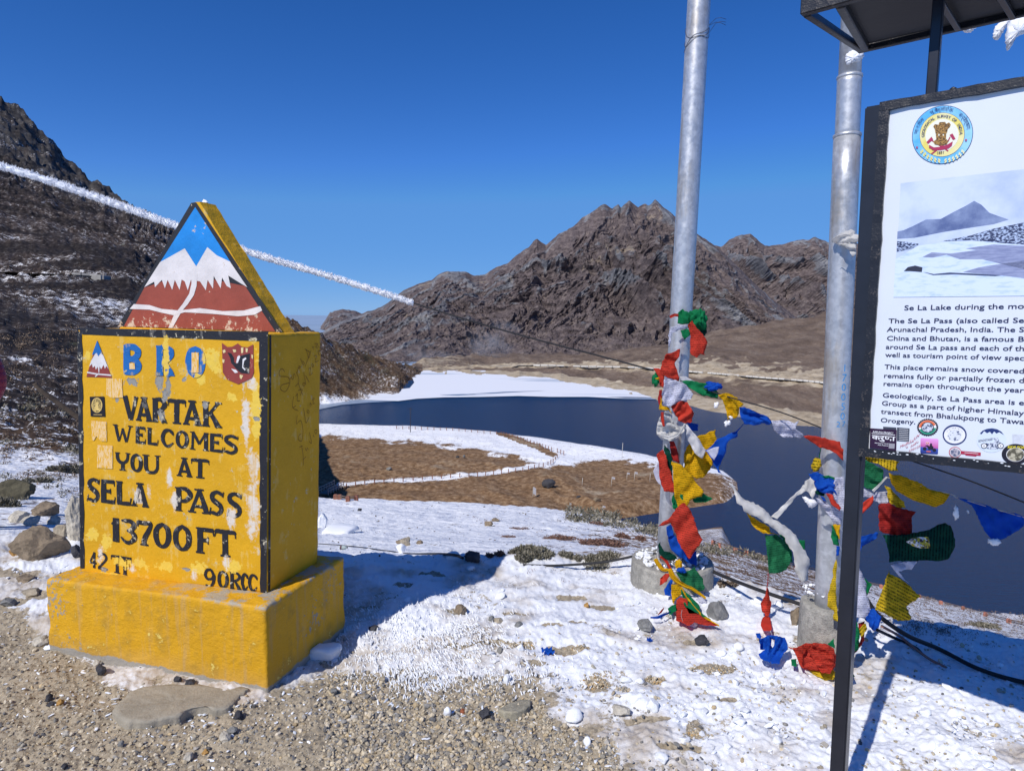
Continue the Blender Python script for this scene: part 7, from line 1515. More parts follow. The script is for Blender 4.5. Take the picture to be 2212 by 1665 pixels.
# ------------------------------------------------------------------ GRAVEL, CRUMBS AND NEEDLES OF ICE (nobody could count them)
def near_z(x, y, px, py):
    sd_ = snow_sd(px, py); sn_ = sstep(-60, 45, sd_+34*fbm(x*2.2, y*2.2, 9, 5))
    z = near_relief(x, y)+.022*sn_*(.5+fbm(x*3.1, y*3.1, 6, 4))+.006*sn_*np.abs(fbm(x*14, y*14, 61, 3))+.006*fbm(x*40, y*40, 63, 3)
    return z, sn_
def sample_ground(n, x0, x1, y0, y1):
    px = rng.uniform(x0, x1, n); py = rng.uniform(y0, y1, n); r = ray(px, py); t = (0-CAM[2])/r[:, 2]; x, y = r[:, 0]*t, t
    z, s = near_z(x, y, px, py); ok = (y > .9) & (y < np.interp(px, [-200, 690, 1050, 1360, 1560, 1850, 2212], [4.6, 4.3, 4.3, 4.3, 3.9, 3.5, 3.25]))
    # not inside the plinth
    l = (np.stack([x, y, z], 1)-MO)@RM.T; ok &= ~((l[:, 0] > -pw-.01) & (l[:, 0] < .01) & (l[:, 1] > -.01) & (l[:, 1] < pd+.01))
    return px[ok], py[ok], x[ok], y[ok], z[ok], s[ok]
def scatter(name, x, y, z, size, flatn, palette, mat, stretch=None, sub=1, protos=7, rough=.6, sink=.2, kind='stuff'):
    n = len(x); pr = [rock_np(sub, 300+i, rough, 3) for i in range(protos)]; nv, nf = len(pr[0][0]), len(pr[0][1])
    which = rng.integers(0, protos, n); base = np.stack([p[0] for p in pr])[which]; fb_ = pr[0][1]
    a = rng.uniform(0, 6.28, n); ca, sa = np.cos(a)[:, None], np.sin(a)[:, None]
    sx = size*rng.uniform(.8, 1.35, n); sy = size*rng.uniform(.7, 1.1, n); sz = size*flatn*rng.uniform(.6, 1.2, n)
    if stretch is not None: sx = sx*stretch
    bx, by, bz = base[..., 0]*sx[:, None], base[..., 1]*sy[:, None], base[..., 2]*sz[:, None]
    tl = rng.normal(size=(n, 1))*.25; bz = bz+bx*tl
    vx = bx*ca-by*sa+x[:, None]; vy = bx*sa+by*ca+y[:, None]; vz = bz+(z+sz*(1-2*sink)*.5)[:, None]
    V_ = np.stack([vx, vy, vz], -1).reshape(-1, 3); F_ = (fb_[None]+(np.arange(n)*nv)[:, None, None]).reshape(-1, 3)
    pal = np.array(palette); ci = pal[rng.integers(0, len(pal), n)]*rng.uniform(.75, 1.2, (n, 1)); c = np.repeat(np.concatenate([ci, np.ones((n, 1))], 1), nv, 0)
    o = mesh_np(name, V_, F_, mat, None, False, col={'tone': c}); return tag(o, kind=kind)
m = M('gravel_stone', .92, .2); at = m.attr('tone'); v = m.coord('Position'); n1 = m.noise(v, 260, 4, .7); m.color(m.mix(m.rng(n1, .3, .7), m.mix(.25, at.outputs[0], (.12, .10, .08)), at.outputs[0])); m.bump(n1, .5, .002); GRV = m.m
px_, py_, x_, y_, z_, s_ = sample_ground(56000, -60, 2260, 1240, 1720)
low = (s_ < .45) | (rng.random(len(s_)) < .045*(py_ > 1380)); px_, py_, x_, y_, z_, s_ = [q[low] for q in (px_, py_, x_, y_, z_, s_)]
big = rng.random(len(x_)); size = (.0013+.0019*big)*(1+.45*(px_ > 700))+.009*big**10*1.0+.0012*(px_ > 700)+.0030*(px_ > 700)*rng.random(len(x_))
PALG = [(.56, .47, .33), (.50, .42, .30), (.62, .53, .38), (.44, .38, .28), (.36, .33, .27), (.66, .58, .45), (.27, .26, .24), (.54, .42, .25), (.15, .15, .155), (.46, .43, .38), (.58, .50, .36)]
scatter('gravel', x_, y_, z_, size, .75, PALG, GRV)
# gravel showing in the bare patches of the snow
pp = []
for (a, b, w, h) in [(1130,1403,40,10),(1290,1478,34,17),(1215,1405,40,5),(1530,1450,50,9),(1235,1412,50,6),(1420,1475,26,7),(1120,1650,50,10),(1500,1580,26,16),(1030,1490,30,10),(1350,1500,20,5)]:
    k = int(w*h*.5)+30; pp.append(np.stack([rng.normal(a, w*.55, k), rng.normal(b, h*.55, k)], 1))
pp = np.vstack(pp); r_ = ray(pp[:, 0], pp[:, 1]); t_ = -CAM[2]/r_[:, 2]; xg, yg = r_[:, 0]*t_, t_; zg, _ = near_z(xg, yg, pp[:, 0], pp[:, 1])
scatter('gravel', xg, yg, zg-.008, .0035+.005*rng.random(len(xg))**2, .8, PALG[:7]+[(.5, .33, .15)], GRV)
m = M('snow_crumb', .55, .35); at = m.attr('tone'); m.color(at.outputs[0]); m.b.inputs['Subsurface Weight'].default_value = 0; SCR = m.m
px_, py_, x_, y_, z_, s_ = sample_ground(8500, -60, 2260, 1215, 1760)
keep = (s_ > .75) & (fbm(x_*1.6, y_*1.6, 123, 3)+.25*sstep(1450, 1250, py_)*(px_ > 1250) > .12); px_, py_, x_, y_, z_ = [q[keep] for q in (px_, py_, x_, y_, z_)]
b = rng.random(len(x_)); scatter('snow_crumbs', x_, y_, z_, .0022+.0040*b+.014*b**12, .55, [(.80, .82, .86), (.74, .77, .83), (.83, .84, .86)], SCR, stretch=1+.9*rng.random(len(x_))**3)
# wind-blown ice needles fanning out right of the plinth, and ice splinters along the gravel edge
px_, py_, x_, y_, z_, s_ = sample_ground(26000, 700, 1320, 1250, 1520)
w_ = np.exp(-((px_-900)/150)**2-((py_-1385)/75)**2)+.5*np.exp(-((px_-1000)/160)**2-((py_-1460)/36)**2); keep = (rng.random(len(x_)) < w_*.85)
px_, py_, x_, y_, z_ = [q[keep] for q in (px_, py_, x_, y_, z_)]; n = len(x_)
ang = 2.15+.35*fbm(x_*2, y_*2, 77, 3)*1.6+rng.normal(size=n)*.5; L_ = rng.uniform(.006, .022, n); wd_ = L_*rng.uniform(.10, .22, n); up_a = rng.uniform(.15, .9, n)
d = np.stack([np.cos(ang)*np.cos(up_a), np.sin(ang)*np.cos(up_a), np.sin(up_a)], 1); sd2 = np.stack([-np.sin(ang), np.cos(ang), 0*ang], 1); nn_ = np.cross(d, sd2)
c0 = np.stack([x_, y_, z_-.003], 1); corners = []
for (l, s, t) in [(0, 1, 0), (0, -1, 0), (0, 0, 1), (1, .6, 0), (1, -.6, 0), (1, 0, .5)]: corners.append(c0+d*(L_*l)[:, None]+sd2*(wd_*s)[:, None]+nn_*(wd_*t)[:, None])
V_ = np.stack(corners, 1).reshape(-1, 3); tri = np.array([[0, 1, 4], [0, 4, 3], [1, 2, 5], [1, 5, 4], [2, 0, 3], [2, 3, 5], [3, 4, 5]]); F_ = (tri[None]+(np.arange(n)*6)[:, None, None]).reshape(-1, 3)
tag(mesh_np('ice_needles', V_, F_, SNOWM, None, False), kind='stuff')
px_, py_, x_, y_, z_, s_ = sample_ground(6000, -40, 1700, 1290, 1700)
keep = (s_ < .6) & (rng.random(len(x_)) < .55*np.exp(-(snow_sd(px_, py_)/110)**2)+.02); px_, py_, x_, y_, z_ = [q[keep] for q in (px_, py_, x_, y_, z_)]
scatter('ice_splinters', x_, y_, z_+.002, .0025+.006*rng.random(len(x_))**2, .5, [(.74, .79, .86), (.82, .84, .88)], SCR, stretch=1+1.5*rng.random(len(x_)))

# ------------------------------------------------------------------ SCRUB
def leaf_mat(name, a, b):
    m = M(name, .8, .2); at = m.attr('tone'); m.color(m.mix(m.sep(at.outputs[0])[0], a, b)); return m.m
LG, LB, LR = leaf_mat('scrub_green', (.070, .068, .042), (.34, .31, .25)), leaf_mat('scrub_brown', (.075, .050, .036), (.30, .23, .17)), leaf_mat('scrub_red', (.095, .050, .04), (.27, .16, .12))
def blades(cen, rad, hgt, n_each, seed, lsz):
    """small upright leaf blades filling low domed clumps; cen (k,3), rad (k,), hgt (k,)"""
    rg = np.random.default_rng(seed); k = len(cen); N = k*n_each; c = np.repeat(cen, n_each, 0); r = np.repeat(rad, n_each); h = np.repeat(hgt, n_each); ls = np.repeat(lsz, n_each)
    a = rg.uniform(0, 6.28, N); q = np.sqrt(rg.random(N)); zz = rg.random(N)*np.sqrt(np.clip(1-q*q, 0, 1))
    p = c+np.stack([r*q*np.cos(a)*(1+.3*np.sin(a*3+c[:, 0])), r*q*np.sin(a), h*zz], 1)
    d = rg.normal(size=(N, 3))*[.6, .6, .35]+np.stack([np.cos(a)*q*.6, np.sin(a)*q*.6, np.full(N, .8)], 1); d /= np.linalg.norm(d, axis=1)[:, None]
    s = np.cross(d, rg.normal(size=(N, 3))); s /= np.linalg.norm(s, axis=1)[:, None]; l = ls*rg.uniform(.5, 1.3, N)
    V_ = np.stack([p-s*(l*.28)[:, None], p+s*(l*.28)[:, None], p+d*l[:, None]], 1).reshape(-1, 3); F_ = np.arange(N*3).reshape(-1, 3)
    t = np.clip(rg.random(N)**1.6+.15*zz, 0, 1); t = np.where(rg.random(N) < .06, 1.0, t); col = np.repeat(np.stack([t, t, t, np.ones(N)], 1), 3, 0); return V_, F_, col
def shrub(px, py, w, h, mat, label, n=420, seed=1, group=None):
    b = hit(px, py+h*.3); Y = b.y; R__ = w/2/1460*Y; Hh = h*.9/1460*Y
    k = max(3, int(w/12)); rg = np.random.default_rng(seed+int(px)); cen = []
    for i in range(k):
        cx_ = b.x+rg.uniform(-.75, .75)*R__; cy_ = b.y+rg.uniform(-.6, 1.2)*R__*.6; cen.append((cx_, cy_, gz(cx_, cy_)-.01))
    cen = np.array(cen); V_, F_, c = blades(cen, np.full(k, R__*.42), np.full(k, Hh)*rg.uniform(.35, .8, k), n*5//k, seed, np.full(k, Hh*.24))
    o0 = np.array([b.x, b.y, b.z]); o = mesh_np('shrub', V_-o0, F_, mat, None, False, col={'tone': c}); o.location = tuple(o0); return tag(o, label, 'shrub', group)
shrub(1147, 1190, 92, 34, LG, 'largest green grey shrub on the snow slope right of the pillar shadow', 900)
shrub(1068, 1192, 40, 28, LR, 'sparse reddish twig shrub beside the largest shrub', 160); shrub(1231, 1199, 48, 22, LG, 'low green shrub left of the rising cable', 420)
shrub(1312, 1208, 104, 24, LG, 'wide low green shrub behind the rising cable', 900); shrub(1312, 1172, 120, 22, LR, 'reddish scrub patch above the rising cable', 700); shrub(1210, 1160, 80, 16, LR, 'reddish scrub streak above the low green shrub', 420)
shrub(1366, 1160, 70, 20, LR, 'rusty scrub patch left of the taller pole', 400); shrub(1095, 1158, 34, 12, LR, 'small rusty tuft left of the largest shrub', 120); shrub(1120, 1140, 40, 10, LR, 'thin rusty tuft high on the snow slope', 120)
shrub(1290, 1130, 44, 12, LR, 'rusty tuft under the green scrub band', 150); shrub(1576, 1258, 46, 24, LB, 'brown twig tuft between the poles on the snow slope', 200); shrub(1640, 1222, 60, 12, LB, 'brown tuft below the shore fence between the poles', 200)
shrub(1560, 1215, 80, 12, LB, 'brown scrub streak behind the cloth tangle', 240); shrub(2140, 1353, 84, 20, LG, 'pale green shrub near the right end of the shore fence', 500); shrub(2010, 1352, 90, 14, LB, 'brown scrub in front of the shore fence', 300); shrub(2085, 1372, 110, 12, LB, 'brown grass tuft above the shaded snow at right', 300)
shrub(28, 1085, 60, 30, LG, 'dark shrub right beside the mossy rock', 500); shrub(75, 1035, 50, 26, LG, 'dark green shrub on the snow left of the pillar', 420); shrub(140, 1012, 60, 30, LG, 'grey green shrub close to the pillar left edge', 420)
def shrub_field(name, mat, n, xr, yr, w, hh_, seed, nb, dens=None):
    rg = np.random.default_rng(seed); cen, rad, hg, ls = [], [], [], []
    xs, ys = rg.uniform(*xr, n), rg.uniform(*yr, n)
    if dens is not None: ok = dens(xs, ys, rg); xs, ys = xs[ok], ys[ok]
    for x, y in zip(xs, ys):
        p = hit(x, y)
        if p.y > 900: continue
        s = p.y/1460*rg.uniform(.5, 1.3); cen.append(p[:]); rad.append(w/2*s); hg.append(hh_*s); ls.append(hh_*s*.5)
    V_, F_, c = blades(np.array(cen)-[0, 0, .0], np.array(rad), np.array(hg), nb, seed, np.array(ls)); return tag(mesh_np(name, V_, F_, mat, None, False, col={'tone': c}), kind='stuff')
band_ = lambda x: np.interp(x, [1210, 1260, 1330, 1430, 1510, 1560, 1650], [1098, 1104, 1116, 1144, 1176, 1186, 1208])
shrub_field('scrub', LG, 1500, (1225, 1660), (1090, 1220), 22, 13, 5, 26, lambda x, y, g: (y > band_(x)-1) & (y < band_(x)+26*np.clip(1.3-(x-1225)/420, .35, 1)))
shrub_field('scrub', LG, 420, (-40, 180), (840, 1090), 28, 11, 6, 34, lambda x, y, g: fbm(x/70, y/34, 5, 4) > .22)
shrub_field('scrub', LB, 700, (-40, 180), (700, 1070), 26, 8, 7, 30, lambda x, y, g: fbm(x/60+9, y/30, 8, 4) > .0)
shrub_field('scrub', LB, 600, (-40, 380), (560, 860), 14, 4.5, 9, 16, lambda x, y, g: fbm(x/50+9, y/22, 18, 4) > .15)
shrub_field('scrub', LG, 160, (690, 860), (760, 840), 14, 4, 10, 20, lambda x, y, g: y > np.interp(x, [690, 790, 880], [745, 782, 810]))
shrub_field('scrub', LR, 420, (1000, 1900), (1110, 1260), 15, 4.5, 11, 14, lambda x, y, g: (y > band_(np.clip(x, 1210, 1650))+8) & (fbm(x/40, y/10, 8, 3)+.3*sstep(1000, 1400, x) > .12))
shrub_field('scrub', LB, 380, (1880, 2230), (1290, 1374), 20, 6, 12, 14)
shrub_field('scrub', LB, 900, (690, 1560), (955, 1075), 9, 2.6, 13, 8, lambda x, y, g: (fbm(x/60, y/14, 28, 4) > .1) & (y > np.interp(x, [687, 907, 1051, 1141, 1230, 1422, 1600], [955, 966, 988, 1005, 1015, 1018, 1040])))
# small dark stones and tufts poking through the snow slope
sp_x, sp_y = rng.uniform(690, 1560, 700), rng.uniform(1085, 1212, 700); cc_ = [hit(a, b) for a, b in zip(sp_x, sp_y)]; cc_ = np.array([c[:] for c in cc_ if c.y < 60])
scatter('slope_stones', cc_[:, 0], cc_[:, 1], cc_[:, 2], cc_[:, 1]/1460*rng.uniform(.8, 3.4, len(cc_))*(rng.random(len(cc_))**.8), .35, [(.10, .075, .05), (.17, .14, .11), (.07, .06, .055)], GRV, stretch=1.8)

# ------------------------------------------------------------------ FENCES, BRIDGE, POLES OF THE VALLEY
POST = simple('fence_post_red_brown', (.22, .095, .065), .85, .25, 6); POSTW = simple('pale_post', (.50, .42, .36), .85, .2, 6); PINK = simple('salmon_post', (.46, .19, .13), .8, .2, 6); RAIL = simple('fence_rope', (.20, .15, .12), .8, .2, 6)
def fence(pts, hpx, wm, mat, label, rails=(.8, .4), rr=.03, dz=.0):
    g_ = [hit(x, y) for x, y in pts]; c = sum(g_, Vector())/len(g_); root = empty('fence', c, 0, label, 'fence'); first = None; tops = []
    H0 = hpx/1460*c.y
    bm = bmesh.new(); box_bm(bm, (0, 0, H0/2-.1), (wm, wm, H0+.2)); bmesh.ops.bevel(bm, geom=[e for e in bm.edges if e.verts[0].co.z > 0 and e.verts[1].co.z > 0], offset=wm*.15, segments=1, affect='EDGES')
    first = bm_obj('post', bm, mat, root); first.location = g_[0]-c; first.scale = (min(1, g_[0].y/c.y*1.1),)*3
    for p in g_[1:]: o = first.copy(); COL.objects.link(o); o.parent = root; o.location = p-c; o.scale = (min(1, p.y/c.y*1.1),)*3
    for q in rails:
        tube('rail', [np.array((p-c)[:])+[0, 0, H0*q] for p in g_], rr, RAIL, root, 5)
    return root
E_ = lambda l: [crop_px('e', x, y) for x, y in l]
fence(E_([(x, np.interp(x, [555, 900, 1170], [410, 421, 444])) for x in np.arange(560, 1175, 37.5)]), 7, .22, POST, 'far lakeshore post fence along the snowy edge of the meadow')
fence(E_([(1188, 447), (1204, 450), (1220, 455), (1237, 459), (1254, 463), (1271, 468), (1288, 474), (1306, 480), (1325, 486), (1345, 493), (1365, 500), (1385, 507), (1403, 512), (1420, 518), (1437, 524), (1455, 531), (1472, 538), (1490, 544), (1525, 552), (1545, 560), (1564, 566)]), 9, .22, POST, 'post fence on the lake side of the descending brown path')
fence(E_([(1525, 583), (1514, 598), (1500, 611), (1486, 618), (1469, 629), (1441, 637), (1415, 643), (1388, 648), (1352, 655), (1318, 664), (1275, 669), (1232, 675), (1190, 681), (1143, 686), (1095, 690), (1047, 694), (995, 697), (940, 700), (885, 704), (830, 708), (775, 711), (715, 716), (660, 720), (600, 724), (545, 730), (485, 736), (428, 741), (370, 748), (315, 755), (260, 763)]), 9.5, .22, POST, 'long post fence along the snow covered lower path to the footbridge')
fence(E_([(195, 830), (220, 832), (269, 843), (318, 838)]), 11, .25, POST, 'short reddish posts in front of the footbridge')
fence([crop_px('b', 620, 585), crop_px('b', 665, 607), crop_px('b', 785, 645), crop_px('b', 868, 665), crop_px('b', 990, 700), crop_px('b', 1120, 735), crop_px('b', 1250, 765)]+[crop_px('c', 400, 930), crop_px('c', 585, 985), crop_px('c', 720, 1018), crop_px('c', 845, 1052), crop_px('c', 990, 1095), crop_px('c', 1140, 1132), crop_px('c', 1292, 1175), crop_px('c', 1450, 1222), crop_px('c', 1600, 1270)], 9.5, .28, PINK, 'near lakeshore fence of salmon posts with a rope along the right snow slope', rails=(.85, .45), rr=.035)
# footbridge
b0, b1 = hit(*crop_px('e', 122, 815)), hit(*crop_px('e', 215, 760)); c = (b0+b1)/2; br_ = empty('footbridge', c, 0, 'small wooden footbridge with pale railings at the pillar edge on the brown meadow', 'bridge')
WD = simple('grey_bridge_wood', (.26, .24, .22), .9, .25, 3); dv = (b1-b0); dv.z = 0; Ld = max(dv.length, 6); dv.normalize(); sdv = Vector((-dv.y, dv.x, 0))
for i in range(int(Ld/.55)+1):
    p = -dv*Ld/2+dv*.55*i; bm = bmesh.new(); box_bm(bm, (0, 0, 0), (.42, 2.4, .12)); o = bm_obj('deck_plank', bm, WD, br_); o.location = p+Vector((0, 0, .55)); o.rotation_euler = (0, 0, math.atan2(dv.y, dv.x))
for s in (-1, 1):
    q = [-dv*Ld/2+dv*t*Ld+sdv*1.3*s for t in np.linspace(0, 1, 7)]
    for p in q: bar3('rail_post', p+Vector((0, 0, .2)), p+Vector((0, 0, 1.9)), .20, .20, POSTW, br_)
    for zz_ in (1.85, 1.2): bar3('handrail', q[0]+Vector((0, 0, zz_)), q[-1]+Vector((0, 0, zz_)), .16, .16, POSTW, br_)
PW = simple('white_flag_pole', (.66, .63, .58), .8, .2, 6)
for i, (x, y0, y1, fl, lab) in enumerate([(1680, 440, 487, 1, 'left of two thin white poles on the snow by the lake'), (1717, 447, 492, 1, 'right of two thin white poles on the snow by the lake'), (1914, 490, 582, 0, 'bare thin pole on the snow near the lakeshore'), (1674, 702, 755, 0, 'bare pale pole standing on the brown meadow right of the boulder'), (1850, 695, 756, 1, 'pale pole with a small rag on the right of the brown meadow'), (1942, 670, 718, 1, 'pale pole with a rag near the meadow tip'), (1987, 665, 722, 1, 'pale pole with a rag beside the taller galvanised pole'), (2080, 675, 730, 0, 'bare pole at the far right of the meadow'), (1378, 755, 818, 2, 'pole with the large white flag in the middle of the brown meadow'), (1598, 853, 885, 1, 'white rag on a stick above the green scrub band'), (1795, 868, 920, 1, 'white and blue rag on a stick by the inlet')]):
    a, b = crop_px('e', x, y1); p = hit(a, b); hgt = (y1-y0)*.36/1460*p.y; rt_ = empty('flag_stick', p, 0, lab, 'flag pole', 'thin poles and rags on the meadow'); tube('stick', [(0, 0, -.2), (.02, 0, hgt/2), (.08, 0, hgt)], .055*max(p.y/190, .5), PW, rt_, 6)
    if fl:
        w_ = hgt*(.30 if fl == 1 else .28); h_ = hgt*(.22 if fl == 1 else .72); n_ = 7
        vs = [(.06+w_*i_/n_+.02, .12*w_*math.sin(i_*1.4), hgt-h_*j/n_-.25*h_*(i_/n_)**2) for i_ in range(n_+1) for j in range(n_+1)]; f = [(i_*(n_+1)+j, i_*(n_+1)+j+1, (i_+1)*(n_+1)+j+1, (i_+1)*(n_+1)+j) for i_ in range(n_) for j in range(n_)]
        pyobj('rag', vs, f, cloth_mat('white', 0), rt_, True)
a = hit(*crop_px('e', 644, 430)); rt_ = empty('utility_pole', a, 0, 'thin dark utility pole on the snowy far meadow edge', 'utility pole'); hgt = 150*.36/1460*a.y
tube('pole_shaft', [(0, 0, -.3), (0, 0, hgt)], .14, wr, rt_, 6); bar3('crossarm', (-1.1, 0, hgt*.96), (1.1, 0, hgt*.96), .16, .16, wr, rt_)
# road and guard wall across the lake
def strip(name, pts, wdt, mat, dz, kind='structure'):
    g_ = [hit(x, y) for x, y in pts]; g_ = np.array([p[:] for p in g_]); g_ = smooth_path(g_, 60); tn = np.gradient(g_, axis=0); tn[:, 2] = 0; tn /= np.linalg.norm(tn, axis=1)[:, None]; s = np.stack([-tn[:, 1], tn[:, 0], 0*tn[:, 0]], 1)
    zc = g_[:, 2]+dz; a = g_+s*wdt/2; b = g_-s*wdt/2; a[:, 2] = b[:, 2] = zc; V_ = np.vstack([a, b]); n = len(g_); f = [(i, i+1, n+i+1, n+i) for i in range(n-1)]
    return tag(pyobj(name, V_, f, mat, None, False), kind=kind), g_
rd, rg_ = strip('road', [(1060, 792), (1150, 790), (1250, 793), (1350, 795), (1430, 799), (1500, 805), (1560, 810), (1640, 817), (1720, 823), (1790, 830), (1850, 838)], 5, simple('pale_road', (.36, .33, .29), .95, .2, .3), .45)
GW = simple('white_guard_blocks', (.66, .65, .62), .9, .15, .6); gw = empty('guard_wall', tuple(rg_[30]), 0, 'long white block guard wall beside the road across the lake', 'wall'); n_b = 0
for i in range(6, 58):
    p, q = rg_[i]-rg_[30], rg_[i+1]-rg_[30]; 
    if i % 7 == 3: continue
    bar3('block', p+(q-p)*.06+[0, -2.8, .7], p+(q-p)*.94+[0, -2.8, .7], .6, 1.0 if i > 24 else 1.5, GW, gw)
# retaining wall under the hillside road on the left
wt = [np.array(hit(x, y)[:]) for x, y in [(160, 598), (180, 599), (200, 601), (224, 604), (240, 606)]]; wc = wt[2]; rwn = empty('retaining_wall', tuple(wc), 0, 'grey concrete retaining wall under the road on the left hillside', 'wall')
WLM = simple('grey_wall_concrete', (.30, .30, .30), .9, .2, .5)
for i in range(4): p, q = wt[i]-wc, wt[i+1]-wc; bar3('wall_panel', p+(q-p)*.01+[0, -.6, -.1], p+(q-p)*.99+[0, -.6, -.1], .8, 2.4, WLM, rwn)
strip('hillside_road', [(-60, 588), (0, 588), (60, 591), (110, 593), (160, 595), (200, 597), (240, 601)], 4.5, simple('hillside_gravel_road', (.30, .28, .26), .95, .2, .4), .1)

# ------------------------------------------------------------------ SMALL THINGS
stick = tube('wooden_stick', smooth_path([P(74, 828, 4.3), P(95, 848, 4.32), P(166, 899, 4.4), P(300, 1000, 4.5), P(470, 1150, 4.6)], 30), np.linspace(.014, .022, 30), simple('weathered_wood', (.10, .075, .055), .9, .3, 30, .5), None, 8); tag(stick, 'dark weathered stick leaning behind the left edge of the pillar', 'stick')
# clear bottle round the cable
bp = hit(741, 1186); bt = empty('plastic_bottle', (bp.x, bp.y, bp.z+.034), 0, 'clear crumpled plastic bottle lying on the cable in the snow', 'bottle'); m = M('clear_plastic', .12, .5); m.color((.62, .72, .68)); m.b.inputs['Transmission Weight'].default_value = .55; m.b.inputs['IOR'].default_value = 1.3; PLA = m.m
prof = [(-.062, .012), (-.058, .03), (-.045, .036), (-.02, .034), (0, .037), (.02, .033), (.036, .034), (.05, .022), (.058, .013), (.07, .013)]
path = [(x, 0, 0) for x, r in prof]; tube('bottle_body', path, [r for x, r in prof], PLA, bt, 20); tube('bottle_label', [(-.045, 0, 0), (-.022, 0, 0)], [.0372, .0358], simple('dark_bottle_label', (.10, .03, .05), .5, .3, 60), bt, 20); tube('bottle_cap', [(.068, 0, 0), (.082, 0, 0)], [.0155, .0155], wr, bt, 14)
def scrap(px, py, w, h, col, label):
    b = hit(px, py); n = 8; W_, H_ = w/1460*b.y, h/1460*b.y*2.2; vs = [(W_*(i/n-.5), H_*(j/n-.5), .012+.008*math.sin(i*1.7+j)+.006*math.sin(j*2.1)) for i in range(n+1) for j in range(n+1)]; f = [(i*(n+1)+j, i*(n+1)+j+1, (i+1)*(n+1)+j+1, (i+1)*(n+1)+j) for i in range(n) for j in range(n)]
    o = pyobj('cloth_scrap', vs, f, cloth_mat(col, 0), None, True); o.location = b; o.rotation_euler = (.2, .1, .4); tag(o, label, 'cloth scrap')
scrap(1182, 1410, 26, 9, 'blue', 'small blue cloth scrap on snow beside a bare gravel patch'); scrap(1402, 1386, 10, 4, 'blue', 'tiny blue cloth scrap near the angular grey stone')

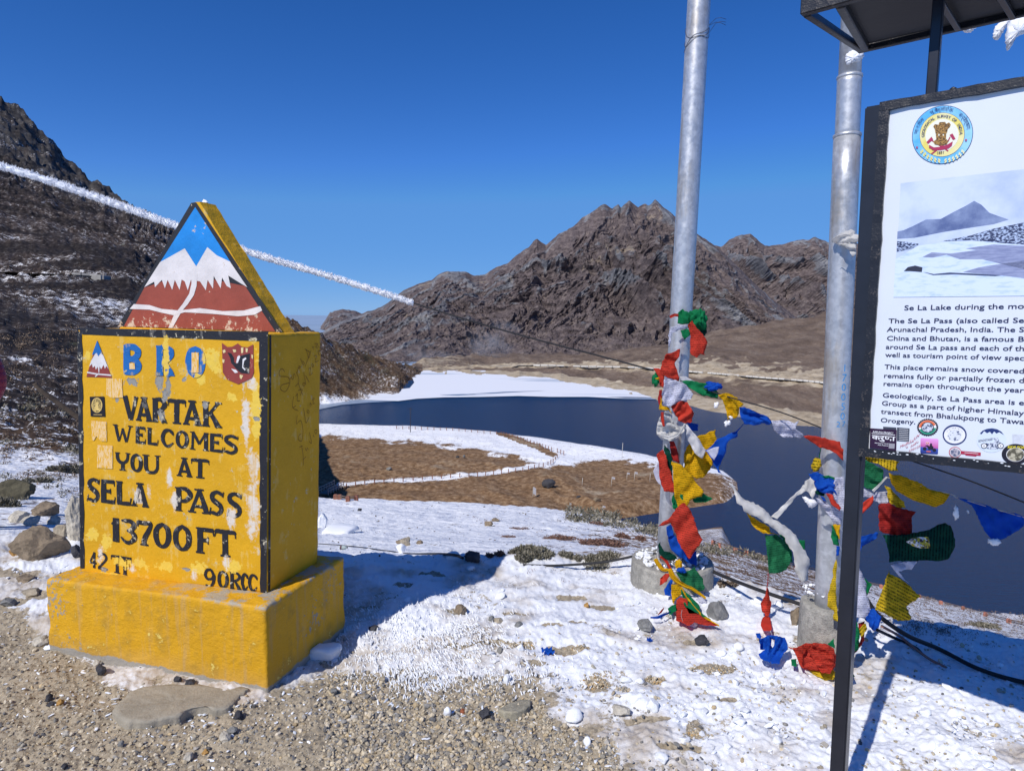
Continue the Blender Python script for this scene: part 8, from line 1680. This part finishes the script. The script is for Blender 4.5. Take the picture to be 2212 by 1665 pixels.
# ------------------------------------------------------------------ PERSON at the left picture edge
def person():
    bx, by = (-100-1106)/1460*5.0, 5.0; gzz = gz(bx, by); root = empty('person', (bx, by, gzz), 0, 'person in a maroon quilted jacket cut off by the left picture edge', 'person')
    J = {'pel': (0, 0, .92, .14), 'wa': (0, 0, 1.05, .145), 'ch': (.0, .01, 1.28, .165), 'nk0': (0, .01, 1.44, .075), 'nk': (0, 0, 1.50, .055), 'hd0': (.0, -.01, 1.58, .085), 'hd': (0, -.01, 1.67, .088), 'ht': (0, 0, 1.74, .05),
         'sl': (-.18, .01, 1.39, .075), 'el': (-.26, .02, 1.12, .055), 'wl': (-.22, -.12, .90, .042), 'sr': (.18, .01, 1.39, .075), 'er': (.27, .02, 1.11, .060), 'wr': (.20, -.12, .90, .042),
         'hl': (-.09, 0, .86, .105), 'kl': (-.11, -.02, .50, .075), 'al': (-.12, .02, .10, .05), 'fl': (-.13, -.14, .04, .045), 'hr': (.09, 0, .86, .105), 'kr': (.11, -.02, .50, .075), 'ar': (.12, .02, .10, .05), 'fr': (.13, -.14, .04, .045)}
    ed = [('pel', 'wa'), ('wa', 'ch'), ('ch', 'nk0'), ('nk0', 'nk'), ('nk', 'hd0'), ('hd0', 'hd'), ('hd', 'ht'), ('ch', 'sl'), ('sl', 'el'), ('el', 'wl'), ('ch', 'sr'), ('sr', 'er'), ('er', 'wr'), ('pel', 'hl'), ('hl', 'kl'), ('kl', 'al'), ('al', 'fl'), ('pel', 'hr'), ('hr', 'kr'), ('kr', 'ar'), ('ar', 'fr')]
    def skin(name, keys, edges, grow, mat, rootk, sub=2):
        me = bpy.data.meshes.new(name); ix = {k: i for i, k in enumerate(keys)}; me.from_pydata([J[k][:3] for k in keys], [(ix[a], ix[b]) for a, b in edges], []); me.update(); o = bpy.data.objects.new(name, me); COL.objects.link(o); o.parent = root
        md = o.modifiers.new('skin', 'SKIN'); sv = me.skin_vertices[0].data
        for k in keys: sv[ix[k]].radius = (J[k][3]+grow, J[k][3]+grow); sv[ix[k]].use_root = (k == rootk)
        md.use_smooth_shade = True; s = o.modifiers.new('sub', 'SUBSURF'); s.levels = s.render_levels = sub; me.materials.append(mat); return o
    SK = simple('skin', (.42, .25, .17), .6, .06, 8)
    # hands: palm and five fingers on each wrist, part of the same body
    for s, w in (('l', 'wl'), ('r', 'wr')):
        x, y, z, _ = J[w]; J['p'+s] = (x, y-.03, z-.07, .032); ed.append((w, 'p'+s))
        for i, (dx, L_) in enumerate([(-.030, .060), (-.010, .075), (.010, .080), (.030, .068)]):
            a, b = 'f%s%da' % (s, i), 'f%s%db' % (s, i); J[a] = (x+dx*.8, y-.04, z-.10, .0095); J[b] = (x+dx, y-.055, z-.10-L_, .008); ed += [('p'+s, a), (a, b)]
        a, b = 't'+s+'a', 't'+s+'b'; J[a] = (x-.035, y-.05, z-.07, .011); J[b] = (x-.045, y-.07, z-.11, .009); ed += [('p'+s, a), (a, b)]
    skin('body', list(J), ed, 0, SK, 'pel')
    m = M('maroon_quilted_nylon', .5, .4); v = m.coord('Object'); zz = m.xyz(v)[2]; m.color(m.mix(m.noise(v, 6, 4, .6), (.22, .012, .030), (.34, .03, .05))); m.bump(m.math('ABSOLUTE', m.math('SINE', m.math('MULTIPLY', zz, 60))), .35, .012); JK = m.m
    jk = ['pel', 'wa', 'ch', 'nk0', 'sl', 'el', 'wl', 'sr', 'er', 'wr']; skin('jacket', jk, [e for e in ed if e[0] in jk and e[1] in jk], .035, JK, 'pel')
    tr_ = ['pel', 'hl', 'kl', 'al', 'hr', 'kr', 'ar']; skin('trousers', tr_, [e for e in ed if e[0] in tr_ and e[1] in tr_], .022, simple('black_trousers', (.02, .02, .025), .9, .2, 20), 'pel')
    for s in ('l', 'r'): skin('boot', ['a'+s, 'f'+s], [('a'+s, 'f'+s)], .02, wr, 'a'+s)
    v, f = ico(3); v = v.copy(); k = v[:, 1] > -.35; v = v*[.105, .115, .115]; keep = [q for q in f if all(k[i] or v[i, 2] > .05 for i in q)]; o = pyobj('hair', v+[0, .0, 1.685], keep, simple('black_hair', (.012, .010, .010), .6, .2, 30), root, True)
    # face: nose, eyes, mouth, ears
    sph = lambda nm, c, r, mt: pyobj(nm, ico(2)[0]*r+c, ico(2)[1], mt, root, True)
    sph('nose', [0, -.105, 1.635], [.014, .020, .022], SK)
    for s in (-1, 1): sph('eye', [s*.032, -.090, 1.66], [.014, .008, .008], simple('eye_white', (.7, .7, .68), .3, .05, 5)); sph('ear', [s*.093, 0, 1.64], [.012, .022, .032], SK)
    sph('mouth', [0, -.093, 1.595], [.024, .006, .006], simple('lips', (.35, .12, .10), .6, .1, 5))
person()
tris = sum(len(o.data.polygons)*(2 if o.data.polygons and len(o.data.polygons[0].vertices) == 4 else 1) for o in SC.objects if o.type == 'MESH')
print('approx tris', tris, 'objects', len(SC.objects))
